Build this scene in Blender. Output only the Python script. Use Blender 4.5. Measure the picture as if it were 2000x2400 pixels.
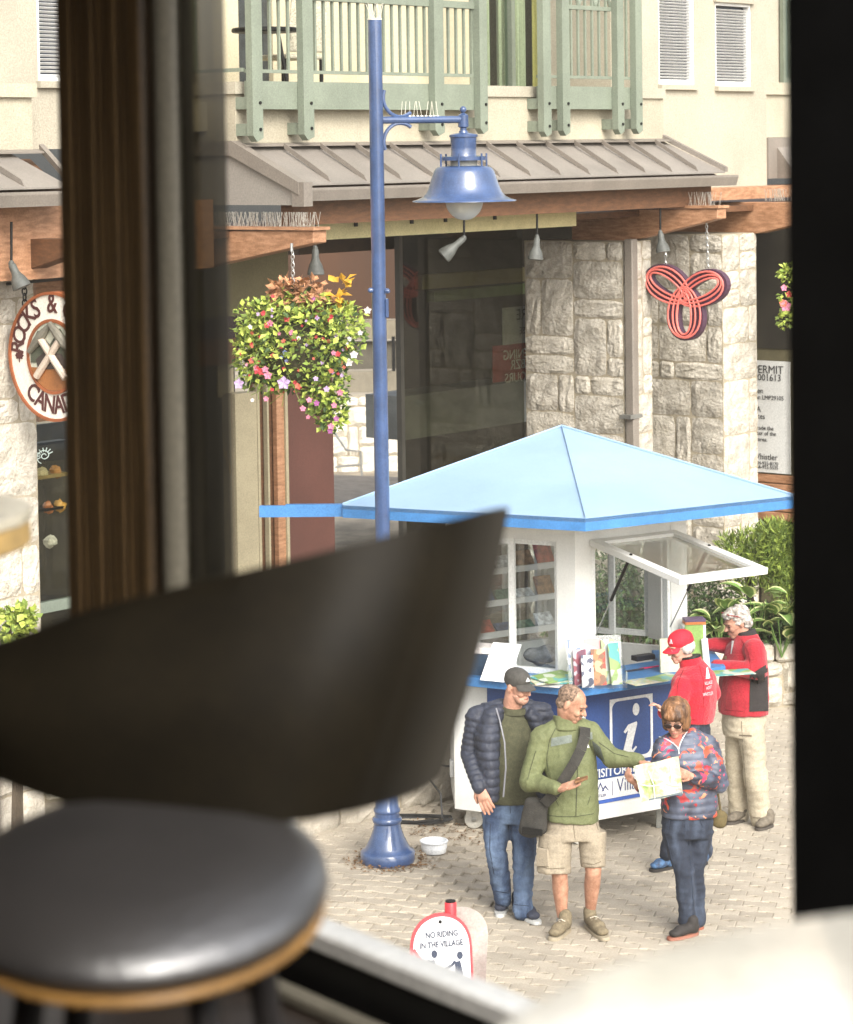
import bpy, bmesh, math, random
import numpy as np
from mathutils import Vector, Matrix, noise as mnoise
R = math.radians
rng = random.Random(7)
scene = bpy.context.scene
for o in list(bpy.data.objects):
    bpy.data.objects.remove(o)
col = scene.collection

# ------------------------------------------------------------------ camera
H = 5.36                      # eye height above the plaza (a café on the upper floor)
FPX = 6000.0                  # focal length in pixels of a 2000 x 2400 frame
PITCH, ROLL, PV = R(3.0), 0.0145, 664.0
CAM = Vector((0, 0, H))
_fwd = Vector((0, math.cos(PITCH), -math.sin(PITCH)))
_up0 = Vector((0, math.sin(PITCH), math.cos(PITCH)))
_x0 = Vector((1, 0, 0))
_right = math.cos(ROLL) * _x0 - math.sin(ROLL) * _up0
_up = math.cos(ROLL) * _up0 + math.sin(ROLL) * _x0
cd = bpy.data.cameras.new('camera')
cam = bpy.data.objects.new('camera', cd)
col.objects.link(cam)
m = Matrix.Identity(4)
for i in range(3):
    m[i][0], m[i][1], m[i][2], m[i][3] = _right[i], _up[i], -_fwd[i], CAM[i]
cam.matrix_world = m
cd.sensor_fit = 'VERTICAL'; cd.sensor_height = 36.0; cd.sensor_width = 30.0
cd.lens = FPX / 2400 * 36
cd.shift_y = -(1200 - PV) / 2400
cd.clip_start = 0.05; cd.clip_end = 400
cd.dof.use_dof = True; cd.dof.focus_distance = 18.6; cd.dof.aperture_fstop = 4.2
cd.dof.aperture_blades = 9
scene.camera = cam

# ------------------------------------------------------------------ sky, sun, exposure
SUN_EL, SUN_AZ = R(38), R(158)     # azimuth clockwise from +Y: behind the camera, to the right
w = bpy.data.worlds.new('World'); scene.world = w; w.use_nodes = True
nt = w.node_tree; nt.nodes.clear()
sky = nt.nodes.new('ShaderNodeTexSky'); sky.sky_type = 'NISHITA'; sky.sun_disc = False
sky.sun_elevation = SUN_EL; sky.sun_rotation = SUN_AZ
sky.air_density = 1.0; sky.dust_density = 4.0; sky.ozone_density = 0.6
bg = nt.nodes.new('ShaderNodeBackground'); bg.inputs['Strength'].default_value = 0.15
hs = nt.nodes.new('ShaderNodeHueSaturation'); hs.inputs['Saturation'].default_value = 0.28
wo = nt.nodes.new('ShaderNodeOutputWorld')
nt.links.new(sky.outputs[0], hs.inputs['Color']); nt.links.new(hs.outputs[0], bg.inputs['Color']); nt.links.new(bg.outputs[0], wo.inputs['Surface'])
sl = bpy.data.lights.new('sun', 'SUN'); sl.energy = 0.7; sl.angle = R(30); sl.color = (1.0, 0.95, 0.86)
so = bpy.data.objects.new('sun', sl); col.objects.link(so)
_sd = Vector((math.sin(SUN_AZ) * math.cos(SUN_EL), math.cos(SUN_AZ) * math.cos(SUN_EL), math.sin(SUN_EL)))
so.rotation_euler = (-_sd).to_track_quat('-Z', 'Y').to_euler(); so.location = (0, -20, 30)
vs = scene.view_settings
scene.display_settings.display_device = 'sRGB'
vs.view_transform = 'Standard'; vs.look = 'None'; vs.gamma = 1.0; vs.use_curve_mapping = False
vs.exposure = 1.53
scene.cycles.max_bounces = 7; scene.cycles.diffuse_bounces = 3; scene.cycles.glossy_bounces = 3
scene.cycles.transparent_max_bounces = 10; scene.cycles.transmission_bounces = 4
scene.cycles.caustics_reflective = False; scene.cycles.caustics_refractive = False
scene.cycles.sample_clamp_indirect = 6.0

# ------------------------------------------------------------------ pixel <-> place helpers
def ray(u, v):
    return _fwd + _right * ((u - 1000) / FPX) - _up * ((v - PV) / FPX)
def P(u, v, d):
    return CAM + ray(u, v) * d
def G(u, v, z=0.0):
    r = ray(u, v); return CAM + r * ((z - H) / r.z)
def px(p):
    q = Vector(p) - CAM; d = q.dot(_fwd)
    return 1000 + FPX * q.dot(_right) / d, PV - FPX * q.dot(_up) / d, d

class Frame:
    def __init__(s, o, ex, ey, ez=(0, 0, 1)):
        s.o, s.ex, s.ey, s.ez = Vector(o), Vector(ex), Vector(ey), Vector(ez)
    def __call__(s, a, b, c):
        return s.o + s.ex * a + s.ey * b + s.ez * c
WORLD = Frame((0, 0, 0), (1, 0, 0), (0, 1, 0))

# street facade opposite: recedes to the right
FE = Vector((0.6325, 0.7746, 0)); FN = Vector((0.7746, -0.6325, 0)); FO = Vector((0, 23.67, 0))
FA = Frame(FO, FE, FN)                       # (along, out of the wall, up)
def tz(u, v, o=0.0):
    r = ray(u, v); k = (o - (CAM - FO).dot(FN)) / r.dot(FN)
    p = CAM + r * k
    return (p - FO).dot(FE), p.z
def oz(u, v, t):
    """on the plane across the facade at 'along' = t: (out, up)"""
    r = ray(u, v); k = (t - (CAM - FO).dot(FE)) / r.dot(FE)
    p = CAM + r * k
    return (p - FO).dot(FN), p.z

# ------------------------------------------------------------------ materials
MATS = {}
def srgb(r, g, b):
    f = lambda c: (c / 255 / 12.92) if c / 255 <= 0.04045 else ((c / 255 + 0.055) / 1.055) ** 2.4
    return (f(r), f(g), f(b))
def M(name, c, rough=0.6, var=0.12, scale=6.0, bump=0.0, bscale=40.0, metal=0.0, spec=0.5, coat=0.0, c2=None, lo=0.35, hi=0.65,
      rnd=0.0, stretch=(1, 1, 1), detail=5.0, ior=None, sheen=0.0, stain=0.0, sscale=1.0, sstretch=(1, 1, 1), speck=0.13, spscale=75.0):
    if name in MATS: return MATS[name]
    mt = bpy.data.materials.new(name); mt.use_nodes = True
    t = mt.node_tree; b = t.nodes['Principled BSDF']
    tc = t.nodes.new('ShaderNodeTexCoord'); mp = t.nodes.new('ShaderNodeMapping'); mp.inputs['Scale'].default_value = stretch
    t.links.new(tc.outputs['Object'], mp.inputs[0])
    n = t.nodes.new('ShaderNodeTexNoise'); n.inputs['Scale'].default_value = scale; n.inputs['Detail'].default_value = detail
    t.links.new(mp.outputs[0], n.inputs['Vector'])
    r = t.nodes.new('ShaderNodeValToRGB'); r.color_ramp.elements[0].position = lo; r.color_ramp.elements[1].position = hi
    a = [max(0, x * (1 - var)) for x in c]; z = [min(1, x * (1 + var)) for x in c] if c2 is None else c2
    r.color_ramp.elements[0].color = (*a, 1); r.color_ramp.elements[1].color = (*z, 1)
    t.links.new(n.outputs['Fac'], r.inputs[0])
    src = r.outputs[0]
    if rnd:
        oi = t.nodes.new('ShaderNodeObjectInfo'); mr = t.nodes.new('ShaderNodeMapRange')
        mr.inputs['To Min'].default_value = 1 - rnd; mr.inputs['To Max'].default_value = 1 + rnd
        t.links.new(oi.outputs['Random'], mr.inputs['Value'])
        mx = t.nodes.new('ShaderNodeVectorMath'); mx.operation = 'SCALE'
        t.links.new(src, mx.inputs[0]); t.links.new(mr.outputs[0], mx.inputs['Scale']); src = mx.outputs[0]
    if speck:                                        # fine fleck of weave, grit or paint
        n5 = t.nodes.new('ShaderNodeTexNoise'); n5.inputs['Scale'].default_value = spscale; n5.inputs['Detail'].default_value = 2.0
        t.links.new(tc.outputs['Object'], n5.inputs['Vector']); m6 = t.nodes.new('ShaderNodeMapRange'); m6.inputs['From Min'].default_value = 0.3; m6.inputs['From Max'].default_value = 0.7
        m6.inputs['To Min'].default_value = 1 - speck; m6.inputs['To Max'].default_value = 1 + speck
        t.links.new(n5.outputs['Fac'], m6.inputs['Value']); m7 = t.nodes.new('ShaderNodeVectorMath'); m7.operation = 'SCALE'
        t.links.new(src, m7.inputs[0]); t.links.new(m6.outputs[0], m7.inputs['Scale']); src = m7.outputs[0]
    if stain:                                        # weathering laid over the whole surface in place
        ge = t.nodes.new('ShaderNodeNewGeometry'); m2 = t.nodes.new('ShaderNodeMapping'); m2.inputs['Scale'].default_value = sstretch
        n3 = t.nodes.new('ShaderNodeTexNoise'); n3.inputs['Scale'].default_value = sscale; n3.inputs['Detail'].default_value = 7; n3.inputs['Roughness'].default_value = 0.65
        t.links.new(ge.outputs['Position'], m2.inputs[0]); t.links.new(m2.outputs[0], n3.inputs['Vector'])
        m3 = t.nodes.new('ShaderNodeMapRange'); m3.inputs['From Min'].default_value = 0.33; m3.inputs['From Max'].default_value = 0.62; m3.inputs['To Min'].default_value = 1 - stain; m3.inputs['To Max'].default_value = 1 + stain * 0.12
        t.links.new(n3.outputs['Fac'], m3.inputs['Value']); m4 = t.nodes.new('ShaderNodeVectorMath'); m4.operation = 'SCALE'
        t.links.new(src, m4.inputs[0]); t.links.new(m3.outputs[0], m4.inputs['Scale']); src = m4.outputs[0]
    t.links.new(src, b.inputs['Base Color'])
    b.inputs['Roughness'].default_value = rough; b.inputs['Metallic'].default_value = metal
    b.inputs['Specular IOR Level'].default_value = spec; b.inputs['Coat Weight'].default_value = coat
    if ior: b.inputs['IOR'].default_value = ior
    if sheen: b.inputs['Sheen Weight'].default_value = sheen
    if bump:
        n2 = t.nodes.new('ShaderNodeTexNoise'); n2.inputs['Scale'].default_value = bscale; n2.inputs['Detail'].default_value = 6
        t.links.new(mp.outputs[0], n2.inputs['Vector'])
        bp = t.nodes.new('ShaderNodeBump'); bp.inputs['Strength'].default_value = min(1, bump); bp.inputs['Distance'].default_value = 0.02 * max(1, bump)
        t.links.new(n2.outputs['Fac'], bp.inputs['Height']); t.links.new(bp.outputs[0], b.inputs['Normal'])
    MATS[name] = mt
    return mt
def glass(name, tint=(1, 1, 1), refl=1.0, ior=1.45, veil=0.0):
    if name in MATS: return MATS[name]
    mt = bpy.data.materials.new(name); mt.use_nodes = True; t = mt.node_tree; t.nodes.clear()
    tr = t.nodes.new('ShaderNodeBsdfTransparent'); tr.inputs[0].default_value = (*tint, 1)
    gl = t.nodes.new('ShaderNodeBsdfGlossy'); gl.inputs['Roughness'].default_value = 0.02; gl.inputs[0].default_value = (refl, refl, refl, 1)
    lw = t.nodes.new('ShaderNodeLayerWeight'); lw.inputs[0].default_value = 0.5
    pw = t.nodes.new('ShaderNodeMath'); pw.operation = 'POWER'; pw.inputs[1].default_value = 5.0
    fr = t.nodes.new('ShaderNodeMapRange'); fr.inputs['To Min'].default_value = ((ior - 1) / (ior + 1)) ** 2 * 2; fr.inputs['To Max'].default_value = 0.95
    t.links.new(lw.outputs['Facing'], pw.inputs[0]); t.links.new(pw.outputs[0], fr.inputs['Value'])
    mx = t.nodes.new('ShaderNodeMixShader'); out = t.nodes.new('ShaderNodeOutputMaterial')
    t.links.new(fr.outputs[0], mx.inputs[0]); t.links.new(tr.outputs[0], mx.inputs[1]); t.links.new(gl.outputs[0], mx.inputs[2])
    res = mx.outputs[0]
    if veil:                                         # warm translucent film in the pane, imitating window glare
        tl_ = t.nodes.new('ShaderNodeBsdfTranslucent'); tl_.inputs[0].default_value = (1.0, 0.93, 0.8, 1); m5 = t.nodes.new('ShaderNodeMixShader')
        tc = t.nodes.new('ShaderNodeTexCoord'); mp = t.nodes.new('ShaderNodeMapping'); mp.inputs['Scale'].default_value = (1, 1, 3); nz = t.nodes.new('ShaderNodeTexNoise'); nz.inputs['Scale'].default_value = 1.5; mr = t.nodes.new('ShaderNodeMapRange')
        mr.inputs['To Min'].default_value = veil * 0.6; mr.inputs['To Max'].default_value = veil * 1.4
        t.links.new(tc.outputs['Object'], mp.inputs[0]); t.links.new(mp.outputs[0], nz.inputs['Vector']); t.links.new(nz.outputs['Fac'], mr.inputs['Value']); t.links.new(mr.outputs[0], m5.inputs[0])
        t.links.new(res, m5.inputs[1]); t.links.new(tl_.outputs[0], m5.inputs[2]); res = m5.outputs[0]
    t.links.new(res, out.inputs[0]); MATS[name] = mt
    return mt
def print_mat(name, cols, scale=30.0, kind='voronoi', rough=0.45):
    """printed paper: patches of several inks"""
    if name in MATS: return MATS[name]
    mt = bpy.data.materials.new(name); mt.use_nodes = True; t = mt.node_tree; b = t.nodes['Principled BSDF']
    tc = t.nodes.new('ShaderNodeTexCoord')
    if kind == 'voronoi':
        n = t.nodes.new('ShaderNodeTexVoronoi'); n.inputs['Scale'].default_value = scale
        t.links.new(tc.outputs['Object'], n.inputs['Vector'])
        sp = t.nodes.new('ShaderNodeSeparateColor'); t.links.new(n.outputs['Color'], sp.inputs[0]); fac = sp.outputs[0]
    else:
        n = t.nodes.new('ShaderNodeTexNoise'); n.inputs['Scale'].default_value = scale; n.inputs['Detail'].default_value = 6
        t.links.new(tc.outputs['Object'], n.inputs['Vector']); fac = n.outputs['Fac']
    r = t.nodes.new('ShaderNodeValToRGB'); r.color_ramp.interpolation = 'CONSTANT' if kind == 'voronoi' else 'LINEAR'
    k = len(cols); cols = [tuple(0.62 * x for x in c) for c in cols]
    r.color_ramp.elements[0].color = (*cols[0], 1); r.color_ramp.elements[0].position = 0 if kind == 'voronoi' else 0.3
    r.color_ramp.elements[1].color = (*cols[-1], 1); r.color_ramp.elements[1].position = (k - 1) / k if kind == 'voronoi' else 0.7
    for i in range(1, k - 1):
        e = r.color_ramp.elements.new(i / k if kind == 'voronoi' else 0.3 + 0.4 * i / (k - 1)); e.color = (*cols[i], 1)
    t.links.new(fac, r.inputs[0]); t.links.new(r.outputs[0], b.inputs['Base Color']); b.inputs['Roughness'].default_value = rough
    MATS[name] = mt
    return mt

# ------------------------------------------------------------------ mesh builder
def ortho(ax, side=None):
    ax = Vector(ax).normalized()
    if side is None:
        side = Vector((0, 0, 1)) if abs(ax.z) < 0.9 else Vector((1, 0, 0))
    s = Vector(side) - ax * Vector(side).dot(ax)
    if s.length < 1e-6: s = ax.orthogonal()
    s.normalize()
    return ax, s, ax.cross(s).normalized()
class MB:
    def __init__(s): s.v = []; s.f = []; s.mi = []
    def _add(s, vs, fs, mi=0):
        k = len(s.v); s.v += [Vector(p) for p in vs]; s.f += [tuple(i + k for i in f) for f in fs]; s.mi += [mi] * len(fs)
        return s
    def box(s, fr, a0, a1, b0, b1, c0, c1, mi=0):
        vs = [fr(a, b, c) for c in (c0, c1) for b in (b0, b1) for a in (a0, a1)]
        return s._add(vs, [(0, 2, 3, 1), (4, 5, 7, 6), (0, 1, 5, 4), (2, 6, 7, 3), (0, 4, 6, 2), (1, 3, 7, 5)], mi)
    def quad(s, pts, mi=0): return s._add(pts, [tuple(range(len(pts)))], mi)
    def prism(s, fr, pts, b0, b1, mi=0):
        n = len(pts)
        vs = [fr(a, b0, c) for a, c in pts] + [fr(a, b1, c) for a, c in pts]
        fs = [tuple(range(n)), tuple(range(2 * n - 1, n - 1, -1))] + [(i, (i + 1) % n, n + (i + 1) % n, n + i) for i in range(n)]
        return s._add(vs, fs, mi)
    def slab(s, pts, th, mi=0):
        """polygon (world points) thickened by vector th"""
        n = len(pts); th = Vector(th)
        vs = [Vector(p) for p in pts] + [Vector(p) + th for p in pts]
        fs = [tuple(range(n)), tuple(range(2 * n - 1, n - 1, -1))] + [(i, (i + 1) % n, n + (i + 1) % n, n + i) for i in range(n)]
        return s._add(vs, fs, mi)
    def cyl(s, p0, p1, r0, r1=None, n=12, mi=0):
        r1 = r0 if r1 is None else r1; p0, p1 = Vector(p0), Vector(p1)
        ax, a, b = ortho(p1 - p0)
        vs = [p + (a * math.cos(2 * math.pi * i / n) + b * math.sin(2 * math.pi * i / n)) * r for p, r in ((p0, r0), (p1, r1)) for i in range(n)]
        fs = [tuple(range(n - 1, -1, -1)), tuple(range(n, 2 * n))] + [(i, (i + 1) % n, n + (i + 1) % n, n + i) for i in range(n)]
        return s._add(vs, fs, mi)
    def rings(s, rings, caps=True, mi=0):
        n = len(rings[0]); vs = [p for r in rings for p in r]; fs = []
        for k in range(len(rings) - 1):
            for i in range(n):
                fs.append((k * n + i, k * n + (i + 1) % n, (k + 1) * n + (i + 1) % n, (k + 1) * n + i))
        if caps: fs += [tuple(range(n - 1, -1, -1)), tuple((len(rings) - 1) * n + i for i in range(n))]
        return s._add(vs, fs, mi)
    def tube(s, pts, r, n=8, mi=0, flat=1.0, side=None):
        pts = [Vector(p) for p in pts]; rs = []
        rad = r if isinstance(r, (list, tuple)) else [r] * len(pts)
        prev = side
        for i, p in enumerate(pts):
            d = (pts[min(i + 1, len(pts) - 1)] - pts[max(i - 1, 0)])
            ax, a, b = ortho(d, prev); prev = a
            rs.append([p + a * (math.cos(2 * math.pi * k / n) * rad[i]) + b * (math.sin(2 * math.pi * k / n) * rad[i] * flat) for k in range(n)])
        return s.rings(rs, True, mi)
    def lathe(s, o, prof, n=24, ax=(0, 0, 1), mi=0):
        ax, a, b = ortho(ax); o = Vector(o)
        rs = [[o + ax * z + (a * math.cos(2 * math.pi * i / n) + b * math.sin(2 * math.pi * i / n)) * max(r, 1e-4) for i in range(n)] for r, z in prof]
        return s.rings(rs, True, mi)
    def ell(s, c, rad, fr=None, n=12, k=8, mi=0):
        c = Vector(c); ex, ey, ez = fr if fr else (Vector((1, 0, 0)), Vector((0, 1, 0)), Vector((0, 0, 1)))
        rs = []
        for j in range(k + 1):
            th = math.pi * (j + 0.02 if j == 0 else j - 0.02 if j == k else j) / k
            rs.append([c + ex * (rad[0] * math.sin(th) * math.cos(2 * math.pi * i / n)) + ey * (rad[1] * math.sin(th) * math.sin(2 * math.pi * i / n)) - ez * (rad[2] * math.cos(th)) for i in range(n)])
        return s.rings(rs, True, mi)
    def cap(s, p0, p1, r0, r1, side=None, flat=1.0, n=12, mi=0):
        """tapered capsule, cross-section r along side, r*flat across"""
        p0, p1 = Vector(p0), Vector(p1); ax, a, b = ortho(p1 - p0, side); rs = []
        L = (p1 - p0).length
        for t in (-88, -60, -30, 0): rs.append((p0 + ax * (r0 * flat * math.sin(R(t))), r0 * math.cos(R(t))))
        for t in (0.33, 0.66): rs.append((p0 + ax * (L * t), r0 + (r1 - r0) * t))
        for t in (0, 30, 60, 88): rs.append((p1 + ax * (r1 * flat * math.sin(R(t))), r1 * math.cos(R(t))))
        return s.rings([[c + a * (math.cos(2 * math.pi * i / n) * r) + b * (math.sin(2 * math.pi * i / n) * r * flat) for i in range(n)] for c, r in rs], True, mi)
    def mesh(s, name, bevel=0.0, smooth=False, ang=40):
        me = bpy.data.meshes.new(name); me.from_pydata([tuple(p) for p in s.v], [], s.f)
        if any(s.mi): me.polygons.foreach_set('material_index', s.mi)
        bm = bmesh.new(); bm.from_mesh(me)
        bmesh.ops.recalc_face_normals(bm, faces=bm.faces)
        if bevel: bmesh.ops.bevel(bm, geom=[e for e in bm.edges if e.is_manifold and e.calc_face_angle(0) > 0.5], offset=bevel, segments=1, affect='EDGES', clamp_overlap=True)
        bm.to_mesh(me); bm.free()
        if smooth:
            me.polygons.foreach_set('use_smooth', [True] * len(me.polygons)); me.set_sharp_from_angle(angle=R(ang))
        me.update()
        return me
WL = {}                                    # world location of each thing / part origin
def wloc(o): return WL.get(o.name, Vector((0, 0, 0))) if o else Vector((0, 0, 0))
def put(name, me, mats, parent=None, loc=None):
    o = bpy.data.objects.new(name, me); col.objects.link(o)
    for mt in (mats if isinstance(mats, (list, tuple)) else [mats]):
        if mt is not None and len(me.materials) < (len(mats) if isinstance(mats, (list, tuple)) else 1): me.materials.append(mt)
    L = Vector(loc) if loc is not None else wloc(parent)
    if parent: o.parent = parent
    o.location = L - wloc(parent); WL[o.name] = L
    return o
def build(name, mb, mats, parent=None, loc=None, bevel=0.0, smooth=False, ang=40):
    L = Vector(loc) if loc is not None else wloc(parent)
    for i, p in enumerate(mb.v): mb.v[i] = p - L
    return put(name, mb.mesh(name, bevel, smooth, ang), mats, parent, L)
def tag(o, label, cat=None, group=None, kind=None):
    o['label'] = label
    if cat: o['category'] = cat
    if group: o['group'] = group
    if kind: o['kind'] = kind
    return o
def thing(name, label, cat, loc, group=None):
    o = bpy.data.objects.new(name, None); col.objects.link(o); o.location = loc; o.empty_display_size = 0.1
    WL[o.name] = Vector(loc)
    return tag(o, label, cat, group)
def struct(name, mb, mats, label, **k):
    o = build(name, mb, mats, **k); o['kind'] = 'structure'; o['label'] = label
    return o
def text_mb(mb, body, size, origin, right, up, depth=0.004, align='CENTER', sx=1.0, shear=0.0, off=0.0, mi=0):
    """lettering as thin solid letters standing on a surface"""
    cu = bpy.data.curves.new('t', 'FONT'); cu.body = body; cu.size = size; cu.align_x = align; cu.extrude = depth / 2; cu.resolution_u = 3; cu.shear = shear; cu.offset = off
    ob = bpy.data.objects.new('t', cu); col.objects.link(ob)
    dg = bpy.context.evaluated_depsgraph_get(); me = bpy.data.meshes.new_from_object(ob.evaluated_get(dg))
    right, up = Vector(right).normalized(), Vector(up).normalized(); nn = right.cross(up)
    o = Vector(origin)
    mb._add([o + right * (v.co.x * sx) + up * v.co.y + nn * v.co.z for v in me.vertices], [tuple(p.vertices) for p in me.polygons], mi)
    bpy.data.objects.remove(ob); bpy.data.curves.remove(cu); bpy.data.meshes.remove(me)
    return mb
def remesh(mb, voxel, smooth=4, fac=0.5, name='skin'):
    me = mb.mesh(name); ob = bpy.data.objects.new('tmp', me); col.objects.link(ob)
    md = ob.modifiers.new('r', 'REMESH'); md.mode = 'VOXEL'; md.voxel_size = voxel
    if smooth:
        ms = ob.modifiers.new('s', 'SMOOTH'); ms.iterations = smooth; ms.factor = fac
    dg = bpy.context.evaluated_depsgraph_get(); out = bpy.data.meshes.new_from_object(ob.evaluated_get(dg))
    bpy.data.objects.remove(ob); bpy.data.meshes.remove(me); out.name = name
    return out
def displace(me, fn):
    """fn(points Nx3, normals Nx3) -> offset along the normal"""
    n = len(me.vertices); co = np.empty(n * 3, 'f'); no = np.empty(n * 3, 'f')
    me.vertices.foreach_get('co', co); me.vertices.foreach_get('normal', no)
    co = co.reshape(-1, 3); no = no.reshape(-1, 3)
    co = co + no * fn(co, no)[:, None]
    me.vertices.foreach_set('co', co.astype('f').ravel()); me.update()
def vnoise(co, sc, seed=0.0, st=(1, 1, 1)):
    return np.array([mnoise.noise(Vector((p[0] * sc * st[0] + seed, p[1] * sc * st[1] - seed, p[2] * sc * st[2] + 2 * seed))) for p in co], 'f')
def finish(name, me, mats, parent, smooth=True):
    L = wloc(parent)
    me.transform(Matrix.Translation(-L))
    if smooth: me.polygons.foreach_set('use_smooth', [True] * len(me.polygons))
    me.materials.clear()
    return put(name, me, mats, parent, L)
def leaf(mb, c, d, nrm, L, wd, fold=0.25, mi=0):
    """one folded leaf of four triangles"""
    d, nrm = Vector(d).normalized(), Vector(nrm)
    s = d.cross(nrm)
    if s.length < 1e-4: s = d.orthogonal()
    s.normalize(); nn = s.cross(d).normalized(); c = Vector(c)
    mb._add([c, c + d * L * 0.45 + s * wd / 2 + nn * fold * wd, c + d * L - nn * fold * wd * 0.5, c + d * L * 0.45 - s * wd / 2 + nn * fold * wd, c + d * L * 0.5],
            [(0, 4, 1), (1, 4, 2), (0, 3, 4), (3, 2, 4)], mi)
def rvec(r=rng):
    while True:
        p = Vector((r.uniform(-1, 1), r.uniform(-1, 1), r.uniform(-1, 1)))
        if 0.05 < p.length < 1: return p.normalized()

# ------------------------------------------------------------------ stonework: every stone its own piece
def stone_mesh(w, h, depth, seed, n=6, rough=0.016):
    r = random.Random(seed); mb = MB(); g = 0.007
    fr = lambda a, b, c: Vector((a, b, c))
    vs = []; 
    for j in range(n + 1):
        for i in range(n + 1):
            e = i in (0, n) or j in (0, n)
            x = -w / 2 + g + (w - 2 * g) * i / n; z = -h / 2 + g + (h - 2 * g) * j / n
            if e:
                c = (i in (0, n)) and (j in (0, n))
                x += r.uniform(-0.006, 0.006) + (0.014 * (1 if i == 0 else -1) if c else 0); z += r.uniform(-0.006, 0.006) + (0.014 * (1 if j == 0 else -1) if c else 0); y = r.uniform(0, 0.006)
            else:
                x += r.uniform(-1, 1) * w * 0.05; z += r.uniform(-1, 1) * h * 0.05
                y = depth * 0.55 + rough * (mnoise.noise(Vector((x * 7 + seed, z * 7, seed * 0.37))) + 0.8 * r.uniform(-0.5, 0.6))
            vs.append((x, -y, z))
    N = n + 1; fs = [(j * N + i, j * N + i + 1, (j + 1) * N + i + 1, (j + 1) * N + i) for j in range(n) for i in range(n)]
    per = [i for i in range(N)] + [j * N + n for j in range(1, N)] + [n * N + i for i in range(n - 1, -1, -1)] + [j * N for j in range(n - 1, 0, -1)]
    k = len(vs); vs += [(vs[i][0], 0.045, vs[i][2]) for i in per]
    fs += [(per[i], per[(i + 1) % len(per)], k + (i + 1) % len(per), k + i) for i in range(len(per))]
    mb._add(vs, fs)
    return mb.mesh('stone')
def ashlar(w, h, cell, seed, big=(4, 3), wide=0.0):
    r = random.Random(seed); nx = max(1, round(w / cell)); nz = max(1, round(h / cell)); cw, ch = w / nx, h / nz
    used = [[0] * nx for _ in range(nz)]; out = []
    for j in range(nz):
        for i in range(nx):
            if used[j][i]: continue
            ww = r.choice([1, 2, 2, 3, 3, 4][: 2 + big[0]]) ; hh = r.choice([1, 2, 2, 3][: 1 + big[1]])
            a = 0
            while a < ww and i + a < nx and not used[j][i + a]: a += 1
            b = 0
            while b < hh and j + b < nz and not any(used[j + b][i + q] for q in range(a)): b += 1
            for q in range(a):
                for s in range(b): used[j + s][i + q] = 1
            out.append((i * cw, (i + a) * cw, j * ch, (j + b) * ch))
    return out
def stone_face(parent, fr, w, h, cell, seed, mt, z0=0.0, depth=0.07, **k):
    """stones on a face; fr: a along, -b outwards (b into the wall), c up"""
    rot = Matrix((fr.ex, fr.ey, fr.ez)).transposed().to_4x4()
    for q, (a0, a1, c0, c1) in enumerate(ashlar(w, h, cell, seed, **k)):
        me = stone_mesh(a1 - a0, c1 - c0, depth, seed * 100 + q); me.materials.append(mt)
        o = bpy.data.objects.new('stone', me); col.objects.link(o); o.parent = parent
        o.matrix_local = Matrix.Translation(fr((a0 + a1) / 2, 0, z0 + (c0 + c1) / 2) - wloc(parent)) @ rot

# ================================================================== THE SETTING
def smooth(a, b, x):
    t = max(0, min(1, (x - a) / (b - a))); return t * t * (3 - 2 * t)
def gz(x, y):                                   # the paving rises a little towards the planter
    return 0.085 * smooth(0.55, -0.25, x) * smooth(16.5, 18.6, y)
m_bed = M('paving_bed', srgb(140, 130, 114), 0.95, 0.25, 3.0, bump=0.3, bscale=60)
mb = MB()
xs = [-90, -40, -12, -5] + [-3 + 0.3 * i for i in range(31)] + [9, 14, 40, 90]; ys = [4, 8, 11] + [13 + 0.3 * i for i in range(54)] + [34, 42, 60, 100, 160]
for y in ys:
    for x in xs: mb.v.append(Vector((x, y, gz(x, y) - 0.016)))
nx = len(xs)
for j in range(len(ys) - 1):
    for i in range(nx - 1): mb.f.append((j * nx + i, j * nx + i + 1, (j + 1) * nx + i + 1, (j + 1) * nx + i)); mb.mi.append(0)
pavement = struct('pavement', mb, m_bed, 'pale interlocking block paving of the village plaza')
# zigzag paving blocks
PL, PW = 0.232, 0.122
ZG = [(0, 0.0), (0.25, 0.021), (0.5, 0.0), (0.75, -0.021), (1.0, 0.0)]
def block_outline(ins):
    pts = [(PL * s + (ins if s == 0 else -ins if s == 1 else 0), z + ins) for s, z in ZG] + [(PL * s + (ins if s == 0 else -ins if s == 1 else 0), PW + z - ins) for s, z in reversed(ZG)]
    return [(x - PL / 2, y - PW / 2) for x, y in pts]
def block_mesh(seed):
    r = random.Random(seed); mb = MB()
    top, mid = block_outline(0.0058), block_outline(0.0014); n = len(top)
    t1, t2 = r.uniform(-1, 1) * 0.0018, r.uniform(-1, 1) * 0.0018
    mb.v = [Vector((x, y, x * t1 * 8 + y * t2 * 8)) for x, y in top] + [Vector((x, y, -0.005)) for x, y in mid] + [Vector((x, y, -0.03)) for x, y in mid]
    mb.f = [tuple(range(n))] + [(k * n + n + i, k * n + n + (i + 1) % n, k * n + (i + 1) % n, k * n + i) for k in (0, 1) for i in range(n)]; mb.mi = [0] * len(mb.f)
    return mb
m_pave = M('paving_block', srgb(164, 154, 138), 0.9, 0.08, 2.2, bump=0.35, bscale=120, rnd=0.14, lo=0.3, hi=0.7, c2=srgb(176, 166, 150), stain=0.2, sscale=1.4)
variants = [block_mesh(i).mesh('paving_block') for i in range(5)]
for q in variants: q.materials.append(m_pave)
PROT = R(-13); cr, sr = math.cos(PROT), math.sin(PROT)
cells = []
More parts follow.
